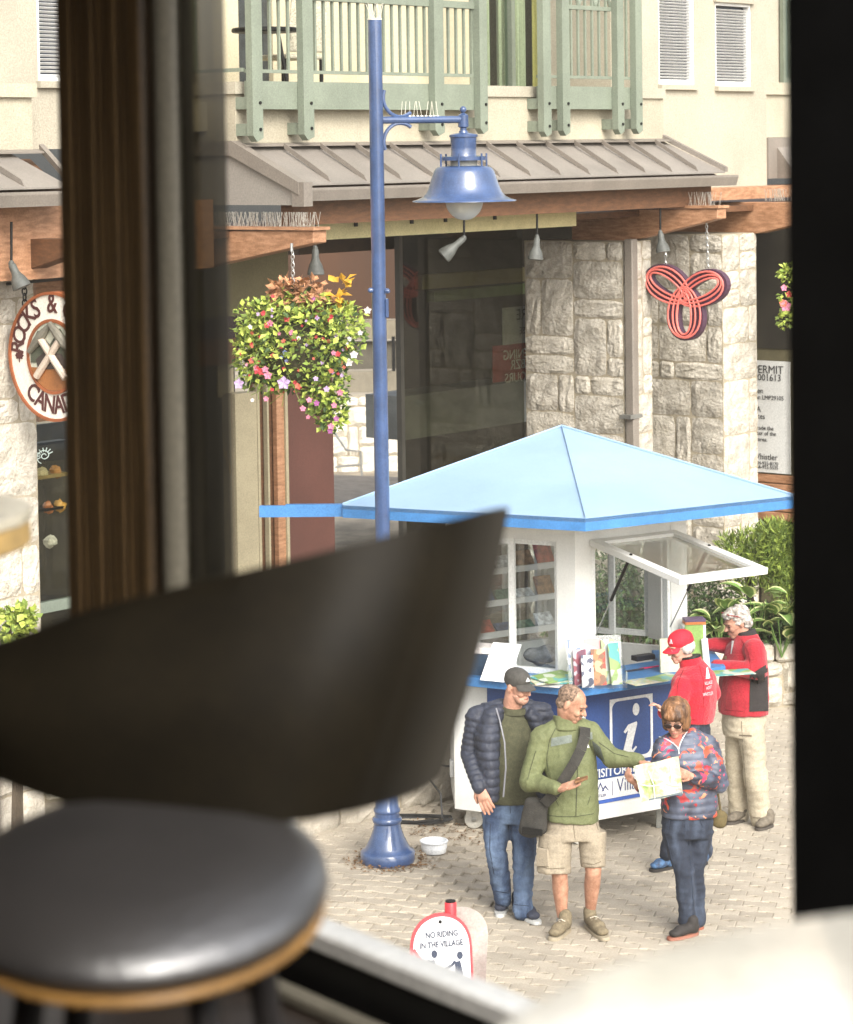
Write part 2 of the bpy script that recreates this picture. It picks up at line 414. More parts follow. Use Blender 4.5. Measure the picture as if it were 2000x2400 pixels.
for j in range(-80, 90):
    for i in range(-40, 45):
        a, b = (i + (0.5 if j % 2 else 0)) * PL, j * PW
        x, y = 1.6 + a * cr - b * sr, 20.0 + a * sr + b * cr
        if not (-1.7 < x < 4.6 and 14.6 < y < 27.5): continue
        cells.append((x, y))
def seen(x, y):
    u, v, d = px((x, y, gz(x, y)))
    if not (745 < u < 1850 and 1650 < v < 2360): return False
    if v > 2170 + (u - 700) * 0.32 and u < 1200: return False
    if u > 1150 and v > 2400 - (u - 1150) * 0.36: return False
    if 1110 < u < 1440 and 1700 < v < 2040: return False
    return True
cells.sort(key=lambda c: (not seen(*c), c[1]))
rr = random.Random(3)
for k, (x, y) in enumerate(cells[:300]):
    o = bpy.data.objects.new('paving_block', variants[rr.randrange(5)]); col.objects.link(o); o.parent = pavement
    o.location = (x, y, gz(x, y) + rr.uniform(-0.0022, 0.0022)); o.rotation_euler = (0, 0, PROT + (math.pi if rr.random() < 0.5 else 0))
mb = MB(); src = [block_mesh(i) for i in range(4)]
for x, y in cells[300:]:
    s = src[rr.randrange(4)]; dz = gz(x, y) + rr.uniform(-0.0022, 0.0022)
    mb._add([Vector((x + p.x * cr - p.y * sr, y + p.x * sr + p.y * cr, p.z + dz)) for p in s.v], s.f)
o = build('paving_blocks', mb, m_pave, pavement); o['kind'] = 'stuff'; o['label'] = 'zigzag interlocking paving blocks across the rest of the plaza'

# ------------------------------------------------------------------ the café room the camera stands in
WR, WD = Vector((0.556, 3.9, 0)), Vector((-0.996, 1.3, 0)).normalized()      # along the window wall, right to left
WS = Vector((-0.996, 1.3, 0)).length
WNI = Vector((-WD.y, WD.x, 0));
if WNI.y > 0: WNI = -WNI                                                     # into the room
WIN = Frame(WR, WD, WNI)
FLZ, CLZ = 3.72, 6.7
m_int = M('room_wall', (0.2, 0.17, 0.14), 0.8, 0.1)
m_ceil = M('room_ceiling', (0.3, 0.27, 0.23), 0.8, 0.05)
m_floor = M('room_floor', (0.028, 0.02, 0.015), 0.45, 0.3, 5, stretch=(1, 8, 1))
poly = [WIN(-4.2, 0.03, 0), WIN(4.2, 0.03, 0), Vector((-5.2, 5.0, 0)), Vector((-5.2, -2.5, 0)), Vector((2.6, -2.5, 0))]
poly = [WIN(-3.4, 0.03, 0), WIN(4.0, 0.03, 0), Vector((-3.6, -2.4, 0)), Vector((2.6, -2.4, 0))]
mb = MB(); mb.slab([Vector((p.x, p.y, FLZ)) for p in poly], (0, 0, -0.12)); struct('floor', mb, m_floor, 'dark café floor by the window')
mb = MB(); mb.box(WORLD, -3.7, 0.2, -2.5, 7.2, CLZ, CLZ + 0.12); struct('ceiling', mb, m_ceil, 'café ceiling above the window')
WOP = {}
for nm, a, b in (('wall_left', poly[1], poly[2]), ('wall_back', poly[2], poly[3]), ('wall_right', poly[3], poly[0])):
    mb = MB(); d = (b - a).normalized(); n = Vector((d.y, -d.x, 0)) * 0.1
    def piece(s0, s1, z0, z1):
        p, q = a.lerp(b, s0), a.lerp(b, s1); mb.slab([Vector((p.x, p.y, z0)), Vector((q.x, q.y, z0)), Vector((q.x, q.y, z1)), Vector((p.x, p.y, z1))], n)
    if nm in WOP:                                   # this wall has a wide window of its own
        s0, s1 = WOP[nm]; piece(0, s0, FLZ - 0.1, CLZ + 0.1); piece(s1, 1, FLZ - 0.1, CLZ + 0.1); piece(s0, s1, FLZ - 0.1, 4.5); piece(s0, s1, 6.45, CLZ + 0.1)
    else: piece(0, 1, FLZ - 0.1, CLZ + 0.1)
    struct(nm, mb, m_int, 'dark wall of the café room')
mb = MB(); mb.box(WIN, -3.4, -0.435, -0.06, 0.08, FLZ - 0.1, 3.85); struct('wall_beside_window', mb, m_int, 'low café wall under the next window')
mb = MB(); mb.box(WIN, -3.4, -0.435, -0.06, 0.08, 6.35, CLZ + 0.1); struct('beam_beside_window', mb, m_int, 'beam over the next café window')
mb = MB(); mb.box(WIN, 2.7, 4.0, -0.06, 0.08, FLZ - 0.1, CLZ + 0.1); struct('wall_far_end', mb, m_int, 'dark end wall of the café room')
mb = MB(); mb.box(WIN, -0.42, 3.2, -0.05, 0.07, 6.35, CLZ + 0.1); struct('window_header', mb, m_int, 'dark beam over the café window')
# window: posts, sill rail, glass
win = thing('window_frame', 'dark café window frame with fluted brown post and black post around the view', 'window', WIN(1.0, 0, FLZ))
S = WS
m_wood = M('fluted_brown_wood', (0.075, 0.045, 0.018), 0.5, 0.3, 8, stretch=(6, 6, 0.3))
m_black = M('black_frame', (0.006, 0.006, 0.006), 0.45, 0.2, spec=0.3)
m_alu = M('grey_mullion', (0.17, 0.155, 0.12), 0.45, 0.15, 5, stretch=(1, 1, 0.2))
a0, a1 = 1.108 * S, 1.29 * S
prof = [(a0, -0.05)]
nf = 11
pts = [(a0, -0.06), (a1, -0.06), (a1, 0.04)]
for i in range(nf * 6, -1, -1):
    a = a0 + (a1 - a0) * i / (nf * 6); f = (i % 6) / 6
    k = 0.045 + 0.0045 * math.sin(math.pi * f) * (1.0 if (i // 6) % 3 else 1.7) + 0.03 * (i / (nf * 6))
    pts.append((a, k))
mb = MB()
vs = [WIN(a, b, FLZ) for a, b in pts] + [WIN(a, b, 6.4) for a, b in pts]; n = len(pts)
mb._add(vs, [tuple(range(n)), tuple(range(2 * n - 1, n - 1, -1))] + [(i, (i + 1) % n, n + (i + 1) % n, n + i) for i in range(n)])
tag(build('wooden_post', mb, m_wood, win, smooth=True, ang=50), 'dark brown fluted wooden window post')
mb = MB(); mb.lathe(WIN(1.066 * S, 0.012, FLZ), [(0.042, 0), (0.042, 2.68)], 20); tag(build('mullion', mb, m_alu, win, smooth=True), 'rounded grey metal mullion')
mb = MB(); mb.box(WIN, 0.992 * S, 1.032 * S, -0.04, 0.03, FLZ, 6.4); build('gasket', mb, glass('tinted_edge', (0.30, 0.29, 0.25), 0.8, 1.5, veil=0.03), win, bevel=0.004)
mb = MB(); mb.box(WIN, -0.43, 0.0, -0.05, 0.012, FLZ, 6.4); tag(build('black_post', mb, m_black, win, bevel=0.006), 'broad black window post at the edge of the view')
m_sill = M('sill_paint', (0.62, 0.61, 0.58), 0.35, 0.1)
mb = MB(); mb.box(WIN, 0.0, 0.992 * S, -0.045, 0.03, 3.81, 3.85); build('sill', mb, m_sill, win, bevel=0.006)
mb = MB(); mb.box(WIN, 0.0, 0.992 * S, -0.04, 0.025, FLZ, 3.81); build('bottom_rail', mb, m_black, win)
mb = MB(); mb.box(WIN, 0.0, 0.992 * S, 0.06, 0.10, FLZ + 0.002, 3.748); build('floor_trim', mb, m_alu, win, bevel=0.005)
m_pane = glass('window_glass', (0.985, 0.985, 0.97), 0.9, 1.35, veil=0.024)
mb = MB(); mb.quad([WIN(0.0, -0.01, 3.852), WIN(0.992 * S, -0.01, 3.852), WIN(0.992 * S, -0.01, 6.35), WIN(0, -0.01, 6.35)]); build('pane', mb, m_pane, win)
mb = MB(); mb.quad([WIN(1.377 * S, -0.01, FLZ), WIN(3.2, -0.01, FLZ), WIN(3.2, -0.01, 6.35), WIN(1.377 * S, -0.01, 6.35)]); build('pane', mb, m_pane, win)

# ================================================================== THE BUILDING OPPOSITE
m_stucco = M('cream_stucco', srgb(170, 163, 146), 0.9, 0.06, 1.5, bump=0.35, bscale=70, stain=0.10, sscale=0.9, sstretch=(1, 1, 0.35))
m_stucco2 = M('sand_stucco', srgb(176, 168, 148), 0.9, 0.10, 1.2, bump=0.35, bscale=70, stain=0.16, sscale=1.3, sstretch=(1, 1, 0.3))
m_green = M('sage_green_paint', srgb(122, 130, 115), 0.6, 0.08, 3, stain=0.14, sscale=2.5, sstretch=(1, 1, 0.3), bump=0.1, bscale=30)
m_roof = M('grey_metal_roof', srgb(132, 125, 117), 0.5, 0.08, 1.5, metal=0.0, spec=0.5, stain=0.16, sscale=2.2)
m_gutter = M('grey_gutter', srgb(126, 118, 109), 0.5, 0.06, 2, stain=0.14, sscale=2.5)
m_beam = M('orange_timber', srgb(158, 114, 82), 0.6, 0.2, 3, stretch=(3, 3, 12), c2=srgb(178, 134, 102))
m_brown = M('shaded_brown_timber', srgb(96, 64, 40), 0.7, 0.2, 3, stretch=(3, 3, 12))  # darker timber tone with the shade under the eaves put into it
m_stone = M('granite', srgb(176, 168, 153), 0.92, 0.1, 9, bump=1.0, bscale=34, rnd=0.15, c2=srgb(200, 193, 180), stain=0.1, sscale=6)
m_mortar = M('mortar', srgb(156, 146, 126), 0.95, 0.1, bump=0.3)
m_wht = M('white_paint', (0.78, 0.78, 0.76), 0.5, 0.05)
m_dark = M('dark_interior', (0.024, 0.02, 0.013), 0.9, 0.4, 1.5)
m_shopglass = glass('shop_glass', (0.64, 0.64, 0.57), 0.8, 1.35)
m_steel = M('galvanised_steel', (0.45, 0.45, 0.43), 0.4, 0.1, metal=0.9)
m_wire = M('spike_wire', (0.55, 0.52, 0.46), 0.4, 0.1, metal=0.6)
hotel = thing('hotel_building', 'cream hotel block with green balconies above stone pillared shops', 'building', FA(0, 0, 0))
def zz(u, v, o=0.0): return tz(u, v, o)[1]
def tt(u, o=0.0, v=400): return tz(u, v, o)[0]
def wall_holes(mb, t0, t1, z0, z1, o0, o1, holes):
    holes = sorted(holes); cur = t0
    for (a, b, c, d) in holes:
        mb.box(FA, cur, a, o0, o1, z0, z1); mb.box(FA, a, b, o0, o1, z0, c)
        if d < z1: mb.box(FA, a, b, o0, o1, d, z1)
        cur = b
    mb.box(FA, cur, t1, o0, o1, z0, z1)
ZT = 8.3
def blind_window(u0, u1, v0, v1, label):
    a, b = tt(u0, 0, 100), tt(u1, 0, 100); c, d = zz((u0 + u1) / 2, v1), zz((u0 + u1) / 2, v0)
    mb = MB(); f = 0.03
    mb.box(FA, a, a + f, -0.10, -0.01, c, d); mb.box(FA, b - f, b, -0.10, -0.01, c, d); mb.box(FA, a + f, b - f, -0.10, -0.01, d - f, d); mb.box(FA, a + f, b - f, -0.10, -0.01, c, c + f)
    w = build('window', mb, m_wht, hotel); w['label'] = label
    mb = MB(); mb.box(FA, a + f, b - f, -0.085, -0.08, c + f, d - f); build('pane', mb, M('dark_pane', (0.03, 0.035, 0.05), 0.08, 0.2), w)
    mb = MB(); mb.box(FA, a - 0.02, b + 0.02, 0.0, 0.05, c - 0.055, c - 0.003); build('sill', mb, m_stucco, w)
    k = int((d - c - 2 * f) / 0.031); me = None
    for i in range(k):
        z = c + f + 0.012 + i * 0.031
        if me is None:
            mb = MB(); mb.slab([FA(a + f + 0.005, -0.03, z + 0.008), FA(b - f - 0.005, -0.03, z + 0.008), FA(b - f - 0.005, -0.052, z - 0.008), FA(a + f + 0.005, -0.052, z - 0.008)], (0, 0, 0.0025))
            s = build('slat', mb, m_wht, w); me = s.data
        else:
            s = bpy.data.objects.new('slat', me); col.objects.link(s); s.parent = w; s.location = (0, 0, i * 0.031)
    return (a, b, c, d)
h1 = blind_window(1544, 1628, 3 - 60, 198, 'window with white venetian blind next to the balconies')
h2 = blind_window(1677, 1761, 8, 202, 'window with white venetian blind above the pink trefoil sign')
h3 = blind_window(88, 172, -70, 190, 'window with white venetian blind beside the brown post')
mb = MB(); tR = tt(1797, 0, 300)
wall_holes(mb, tt(1490, 0, 100), tR, zz(1750, 437), ZT, -0.3, 0.0, [h1, h2]); o = build('wall', mb, m_stucco, hotel); o['label'] = 'cream stucco wall with two blinds windows'
mb = MB(); wall_holes(mb, tt(-260, 0, 100), tt(500, 0, 100), zz(50, 350), ZT, -0.3, 0.0, [h3]); build('wall', mb, m_stucco, hotel)
mb = MB(); mb.box(FA, h2[0] - 0.03, h2[1] + 0.03, 0.0, 0.04, h2[3] + 0.003, h2[3] + 0.10); build('lintel', mb, m_stucco, hotel)
# far right bay: lower wall, grey flashing, green framed window
t0, t1 = tR + 0.003, tR + 3.0
mb = MB(); mb.box(FA, t0, t1, -0.5, -0.1, zz(1820, 322, -0.1), zz(1820, 200, -0.1)); mb.box(FA, t0, t1, -0.1, -0.06, zz(1820, 222, -0.1), zz(1820, 198, -0.1) + 0.02); build('wall', mb, m_stucco2, hotel)
mb = MB(); mb.box(FA, t0, t1, -0.5, 0.02, zz(1820, 418, 0), zz(1820, 322, 0) - 0.003); mb.prism(Frame(FO, FN, FE), [(0.02, zz(1820, 345)), (0.30, zz(1820, 418)), (0.02, zz(1820, 418))], t0 + 0.18, t1); build('flashing', mb, m_gutter, hotel)
mb = MB(); mb.box(FA, tR - 0.001, t1, -0.72, -0.62, zz(1840, 198, -0.1), ZT); build('wall', mb, m_stucco, hotel)
mb = MB()
a = tt(1828, -0.6, 100)
mb.box(FA, a, a + 0.06, -0.60, -0.55, zz(1840, 195, -0.6), ZT); mb.box(FA, a + 0.06, a + 1.2, -0.60, -0.55, zz(1840, 195, -0.6), zz(1840, 195, -0.6) + 0.06); mb.box(FA, a + 0.18, a + 0.23, -0.60, -0.55, zz(1840, 190, -0.6), ZT)
o = build('window', mb, m_green, hotel)
mb = MB(); mb.box(FA, a + 0.06, a + 1.2, -0.61, -0.605, zz(1840, 195, -0.6), ZT); build('pane', mb, M('green_pane', (0.16, 0.2, 0.17), 0.1, 0.2), o)
# balcony recess
BO = -1.15
tl, tr = tt(455, 0.5, 260), tt(1555, 0.5, 260); tpl = tt(552, 0.5, 260)
zpar, zpb = zz(900, 197, 0.5), zz(900, 338, 0.5)
mb = MB(); mb.box(FA, tpl, tr, 0.18, 0.5, zpb - 0.25, zpar - 0.03); mb.box(FA, tpl, tpl + 0.3, -0.3, 0.18, zpb - 0.25, zpar - 0.03)
o = build('parapet', mb, m_stucco2, hotel); o['label'] = 'sand coloured stucco parapet under the green railings'
mb = MB(); mb.box(FA, tpl - 0.03, tr + 0.0, 0.14, 0.53, zpar - 0.10, zpar); mb.box(FA, tpl - 0.03, tpl + 0.33, -0.3, 0.14, zpar - 0.10, zpar); build('parapet_cap', mb, m_stucco, o)
mb = MB(); mb.box(FA, tl - 0.6, tt(1490, 0, 100), BO - 0.2, 0.18, zpar - 0.4, zpar - 0.16); build('balcony_floor', mb, m_stucco2, hotel)
mb = MB(); doorL, doorR = tt(1100, BO, 100), tt(1478, BO, 100); d2l, d2r = tt(560, BO, 100), tt(640, BO, 100)
wall_holes(mb, tl - 0.8, tt(1500, BO, 100) + 0.4, zpar - 0.16, ZT, BO - 0.2, BO, [(doorL, doorR, zpar - 0.02, ZT), (d2l, d2r, zpar - 0.1, ZT)]); o = build('wall', mb, M('stained_stucco', srgb(196, 186, 158), 0.9, 0.18, 1.3, bump=0.2, stretch=(1, 1, 0.35)), hotel); o['label'] = 'weathered stucco back wall of the balcony'
mb = MB(); mb.box(FA, tl - 0.9, tl - 0.8, BO, 0.0, zpar - 0.16, ZT); build('side_wall', mb, m_stucco, hotel); mb = MB(); mb.box(FA, tt(1488, 0, 100), tt(1498, 0, 100), BO, -0.3, zpar - 0.16, ZT); build('side_wall', mb, m_stucco, hotel)
m_curt = M('pale_curtain', srgb(205, 203, 180), 0.9, 0.15, 3, stretch=(8, 8, 0.2))
w = MB()
for q in (0.0, 0.25, 0.5, 0.75, 1.0):
    a = doorL + (doorR - doorL - 0.06) * q; w.box(FA, a, a + 0.06, BO - 0.08, BO + 0.01, zpar - 0.02, ZT)
w.box(FA, doorL, doorR, BO - 0.08, BO + 0.012, zpar - 0.02, zpar + 0.05)
w = build('balcony_door', w, m_green, hotel); w['label'] = 'green framed sliding balcony doors with pale curtains'
mb = MB(); mb.box(FA, doorL, doorR, BO - 0.05, BO - 0.045, zpar + 0.05, ZT); build('pane', mb, glass('door_glass', (0.85, 0.9, 0.86), 0.8), w)
for k in range(9):
    a = doorL + 0.03 + (doorR - doorL) * k / 9; wd = (doorR - doorL) / 9 * rng.uniform(0.5, 0.85)
    pts = [(a + wd * i / 14, 0.025 * math.sin(i * 1.9 + k)) for i in range(15)]
    mb = MB()
    for i in range(14): mb.quad([FA(pts[i][0], BO - 0.16 + pts[i][1], zpar), FA(pts[i + 1][0], BO - 0.16 + pts[i + 1][1], zpar), FA(pts[i + 1][0], BO - 0.16 + pts[i + 1][1], ZT), FA(pts[i][0], BO - 0.16 + pts[i][1], ZT)])
    build('curtain', mb, m_curt if k % 4 else M('amber_curtain', srgb(200, 180, 110), 0.9, 0.15, 3, stretch=(8, 8, 0.2)), w, smooth=True)
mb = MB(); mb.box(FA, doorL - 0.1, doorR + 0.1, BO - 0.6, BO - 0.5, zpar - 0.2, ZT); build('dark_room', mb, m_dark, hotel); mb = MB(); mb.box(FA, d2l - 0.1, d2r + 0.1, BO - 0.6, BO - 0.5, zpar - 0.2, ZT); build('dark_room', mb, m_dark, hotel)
mb = MB(); mb.box(FA, d2l, d2r, BO - 0.06, BO - 0.055, zpar - 0.1, ZT); o = build('balcony_window', mb, M('dark_door_pane', (0.05, 0.055, 0.055), 0.1, 0.3), hotel)
# railings
def railing(posts, u0, u1, vb0, vb1, vrail, spacing, label, toprail=True, w=0.085, left_return=None, o=0.62):
    mb = MB(); zc = lambda v: zz((u0 + u1) / 2, v, o)
    zb0, zb1 = zc(vb1), zc(vb0); zr = zc(vrail); ztop = zc(2)
    ta, tb = tt(u0, o, 250), tt(u1, o, 250)
    mb.box(FA, ta, tb, o - 0.02, o + 0.015, zb0, zb1)
    rail = build('balcony_railing', mb, m_green, hotel); rail['label'] = label
    mb = MB(); mb.box(FA, ta, tb, o - 0.02, o + 0.02, zr - 0.028, zr); build('bottom_rail', mb, m_green, rail)
    if toprail:
        mb = MB(); mb.box(FA, ta, tb, o - 0.035, o + 0.035, ztop - 0.02, ztop + 0.04); build('top_rail', mb, m_green, rail)
    pt = []
    for (a, b, vb) in posts:
        t0, t1 = tt(a, o, 250), tt(b, o, 250); c = (t0 + t1) / 2; pt.append(c); zb = zc(vb)
        fr = Frame(FO, FE, FN)
        mb = MB(); hw = (t1 - t0) / 2
        mb.prism(fr, [(c - hw, zb + 0.05), (c - hw * 0.2, zb), (c + hw, zb + 0.03), (c + hw, ZT), (c - hw, ZT)], o + 0.02, o + 0.09); p = build('post', mb, m_green, rail)
        for zq in (zb + 0.10, zb0 + 0.05):
            mb = MB(); mb.box(FA, c - hw * 0.7, c + hw * 0.7, 0.5, o + 0.018, zq - 0.05, zq + 0.05); build('bracket', mb, m_green, p)
            mb = MB(); mb.cyl(FA(c + hw * 0.4, o + 0.09, zq), FA(c + hw * 0.4, o + 0.1, zq), 0.014, n=8); build('bolt', mb, m_black, p)
    t = ta + spacing * 0.6; me = None; first = None
    while t < tb:
        if min(abs(t - c) for c in pt) > 0.05:
            if me is None:
                mb = MB(); mb.box(FA, t - 0.011, t + 0.011, o - 0.011, o + 0.011, zr, ztop + 1.2 if not toprail else ztop - 0.02); s = build('baluster', mb, m_green, rail); me = s.data; first = t
            else:
                s = bpy.data.objects.new('baluster', me); col.objects.link(s); s.parent = rail; s.location = FE * (t - first)
        t += spacing
    return rail, ztop
r1, ztop1 = railing([(574, 598, 330), (694, 718, 328), (1002, 1024, 320), (1108, 1126, 316)], 578, 1126, 194, 257, 168, 0.112, 'long sage green balcony railing behind the lamp post')
mb = MB()
ts = tt(576, 0.62, 250)
for oo in (0.05, -0.35, -0.75, -1.1): mb.box(FA, ts - 0.02, ts + 0.02, oo - 0.02, oo + 0.02, zz(560, 170, 0.4), ZT)
mb.box(FA, ts - 0.02, ts + 0.02, BO, 0.6, zz(560, 170, 0.4), zz(560, 170, 0.4) + 0.03)
build('side_railing', mb, m_green, r1)
r2, ztop2 = railing([(1257, 1275, 320), (1302, 1319, 318), (1431, 1446, 316), (1474, 1489, 315)], 1262, 1487, 203, 256, 178, 0.115, 'short sage green balcony railing with lattice near the blinds windows', toprail=False)
mb = MB(); zL = zz(1380, 24, 0.62); ta, tb = tt(1319, 0.62, 100), tt(1432, 0.62, 100); mb.box(FA, ta, tb, 0.6, 0.64, zL, zL + 0.04)
for k in range(3):
    a = ta + (tb - ta) * k / 3; b = ta + (tb - ta) * (k + 1) / 3
    mb.cyl(FA(a, 0.62, zL + 0.04), FA((a + b) / 2, 0.62, zL + 0.3), 0.018, n=6); mb.cyl(FA(b, 0.62, zL + 0.04), FA((a + b) / 2, 0.62, zL + 0.3), 0.018, n=6)
build('lattice', mb, m_green, r2)
# -------- awning roofs
def awning(uL, uR, vtL, ueL, ueR, veL, veR, label, oTop=0.5, oEave=1.15, spacing=0.47, cheek=True, vtR=None):
    ttop0, ttop1 = tt(uL, oTop, vtL), tt(uR, oTop, vtL); zt = zz((uL + uR) / 2, vtL if vtR is None else (vtL + vtR) / 2, oTop)
    te0, te1 = tt(ueL, oEave, veL), tt(ueR, oEave, veR); ze = (zz(ueL, veL, oEave) + zz(ueR, veR, oEave)) / 2
    te0 = ttop0
    mb = MB(); mb.slab([FA(ttop0, oTop - 0.1, zt - 0.06), FA(ttop1, oTop - 0.1, zt - 0.06), FA(te1, oEave - 0.05, ze - 0.05), FA(te0, oEave - 0.05, ze - 0.05)], (0, 0, -0.05))
    aw = build('awning_roof', mb, m_brown, hotel); aw['label'] = label
    mb = MB(); mb.slab([FA(ttop0, oTop, zt), FA(ttop1, oTop, zt), FA(ttop1, oTop + 0.12, zt - 0.02), FA(ttop0, oTop + 0.12, zt - 0.02)], (0, 0, 0.012)); build('top_flashing', mb, m_gutter, aw)
    n = max(2, round((te1 - te0) / spacing))
    for k in range(n):
        a, b = te0 + (te1 - te0) * k / n, te0 + (te1 - te0) * (k + 1) / n
        at, bt = min(a, ttop1), min(b, ttop1)
        mb = MB()
        if bt - at > 0.01: pts = [FA(at, oTop + 0.02, zt - 0.02), FA(bt, oTop + 0.02, zt - 0.02), FA(b, oEave, ze), FA(a, oEave, ze)]
        else: pts = [FA(at, oTop + 0.02, zt - 0.02), FA(b, oEave, ze), FA(a, oEave, ze)]
        mb.slab(pts, (0, 0, -0.012)); p = build('roof_panel', mb, m_roof, aw)
        if k:
            mb = MB(); d = FA(a, oEave - 0.03, ze) - FA(at, oTop + 0.12, zt - 0.03); q0, q1 = FA(at, oTop + 0.12, zt - 0.035), FA(a, oEave - 0.02, ze + 0.003); up = Vector((0, 0, 0.042))
            mb.slab([q0, q1, q1 + up * 0.15, q1 - d * 0.06 + up, q0 + up], FE * 0.012); build('seam', mb, m_gutter, aw)
    mb = MB(); q0, q1 = FA(ttop1, oTop, zt), FA(te1, oEave, ze); mb.slab([q0, q1, q1 + Vector((0, 0, 0.05)), q0 + Vector((0, 0, 0.05))], FE * 0.05); build('hip_cap', mb, m_gutter, aw)
    gh = 0.135
    mb = MB(); fr = Frame(FO, FN, FE)
    mb.prism(fr, [(oEave - 0.01, ze - 0.03), (oEave - 0.01, ze - gh), (oEave + 0.09, ze - gh), (oEave + 0.12, ze - 0.05), (oEave + 0.12, ze - 0.03), (oEave + 0.10, ze - 0.03), (oEave + 0.07, ze - gh + 0.02), (oEave + 0.01, ze - gh + 0.02), (oEave + 0.01, ze - 0.03)], te0 + (0.06 if cheek else 0), te1 + 0.06); build('gutter', mb, m_gutter, aw)
    if cheek:
        mb = MB(); mb.prism(fr, [(-0.3, zt - 0.02), (oTop, zt - 0.02), (oEave + 0.02, ze - 0.02), (oEave + 0.02, ze - gh - 0.03), (-0.3, ze - gh - 0.03)], te0 - 0.01, te0 + 0.04); build('cheek', mb, M('grey_cheek', srgb(142, 136, 128), 0.6, 0.06, 2), aw)
        mb = MB(); mb.prism(fr, [(-0.3, zt + 0.03), (oTop, zt + 0.03), (oEave + 0.08, ze + 0.02), (oEave + 0.08, ze - 0.08), (oTop - 0.02, zt - 0.09), (-0.3, zt - 0.09)], te0 - 0.05, te0 + 0.05); build('barge_board', mb, m_gutter, aw)
        mb = MB(); mb.box(FA, te0 - 0.04, te0 + 0.065, oEave + 0.0, oEave + 0.13, ze - gh - 0.04, ze + 0.02); build('corner_box', mb, m_gutter, aw)
    return te0, te1, ze - gh, zt
eL, eR, zeave, zrt = awning(552, 1553, 340, 690, 1700, 434, 402, 'long grey standing seam awning roof behind the street lamp', vtR=326)
aL, aR, zeave2, _ = awning(-300, 92, 352, -160, 165, 438, 445, 'grey standing seam awning roof at the left edge', cheek=False, vtR=360)
mb = MB(); t0 = tt(75, 0.3, 250); mb.box(FA, t0 - 2.2, t0, 0.0, 0.3, zz(40, 356, 0.3), zz(40, 210, 0.3)); mb.box(FA, t0 - 2.2, t0 + 0.02, -0.0, 0.34, zz(40, 228, 0.3), zz(40, 196, 0.3)); build('parapet', mb, m_stucco2, hotel)
# upper storey underside, fascia beams
mb = MB(); mb.box(FA, -9, 9, -1.1, 0.5, 4.66, 4.72); o = build('soffit', mb, m_brown, hotel)
mb = MB(); mb.box(FA, eL + 0.08, eR - 0.12, 0.92, 1.06, zz(1100, 509, 1.06), zeave - 0.002); build('fascia_beam', mb, m_brown, hotel)
zs0, zs1 = zz(1000, 549, 0.6), zz(1000, 512, 0.6)
mb = MB(); mb.box(FA, tt(715, 0.6, 540), tt(1351, 0.6, 520), 0.52, 0.60, zs0, zs1); o = build('fascia_strip', mb, M('cream_strip', srgb(206, 194, 146), 0.8, 0.08), hotel)
for u in (833, 964, 1043, 1159):
    t = tt(u, 0.6, 530); mb = MB(); mb.box(FA, t - 0.02, t + 0.02, 0.602, 0.615, zs0 + 0.10, zs0 + 0.165); build('clip', mb, m_black, o)
mb = MB(); mb.box(FA, -9, tt(500, 0.9, 500), 0.78, 0.9, 4.45, zeave2 - 0.002); build('fascia_beam', mb, m_beam, hotel)
mb = MB(); mb.box(FA, tt(1530, 0.4, 450), tt(1900, 0.4, 450) + 2, -0.1, 0.4, zz(1720, 468, 0.4), zz(1720, 440, 0.4)); build('fascia_beam', mb, m_beam, hotel)
ND = Frame(FO, FN, FE)
def spikes(parent, t0, t1, o0, o1, z, n, h, seed, label):
    r = random.Random(seed); mb = MB()
    for i in range(n):
        t, oo = r.uniform(t0, t1), o0 + (o1 - o0) * (i + r.random()) / n
        p = FA(t, oo, z); q = p + Vector((r.uniform(-0.3, 0.3) * h, r.uniform(-0.3, 0.3) * h, h))
        mb.cyl(p, q, 0.0022, 0.0016, n=4)
    o = build('bird_spikes', mb, m_wire, parent); o['kind'] = 'stuff'; o['label'] = label
def outrigger(pix, tt0, wd, label, mt=m_beam):
    pts = [oz(u, v, tt0) for u, v in pix]
    mb = MB(); mb.prism(ND, pts, tt0, tt0 + wd); b = build('beam', mb, mt, hotel, bevel=0.006); b['label'] = label
    return b, pts
tb1 = tt(735, 1.42, 550)
b1, bp = outrigger([(735, 541), (735, 570), (690, 580), (440, 636), (440, 541)], tb1, 0.16, 'orange timber outrigger beam over the flower basket')
mb = MB(); zt_ = max(p[1] for p in bp); mb.box(FA, tb1 - 0.02, tb1 + 0.18, bp[-1][0], bp[0][0] + 0.02, zt_ + 0.003, zt_ + 0.028); build('cap', mb, m_beam, b1)
spikes(b1, tb1 - 0.01, tb1 + 0.15, bp[-1][0] + 0.2, bp[0][0] - 0.05, zt_ + 0.03, 170, 0.115, 1, 'bird spikes along the beam top')
tb2 = tt(1682, 1.42, 500)
b2, bp2 = outrigger([(1682, 489), (1682, 513), (1640, 524), (1490, 561), (1340, 600), (1340, 494)], tb2, 0.16, 'brown timber outrigger beam above the trefoil sign')
zt_ = max(p[1] for p in bp2); mb = MB(); mb.box(FA, tb2 - 0.02, tb2 + 0.18, bp2[-1][0], bp2[0][0] + 0.02, zt_ + 0.003, zt_ + 0.03); build('cap', mb, m_beam, b2)
spikes(b2, tb2 - 0.01, tb2 + 0.15, bp2[0][0] - 0.75, bp2[0][0] - 0.03, zt_ + 0.03, 60, 0.13, 2, 'bird spikes along the beam top')
tb3 = tt(1930, 1.35, 480)
b3, bp3 = outrigger([(1930, 474), (1930, 512), (1775, 547), (1505, 560), (1440, 566), (1440, 474)], tb3, 0.2, 'orange timber outrigger beam by the black post')
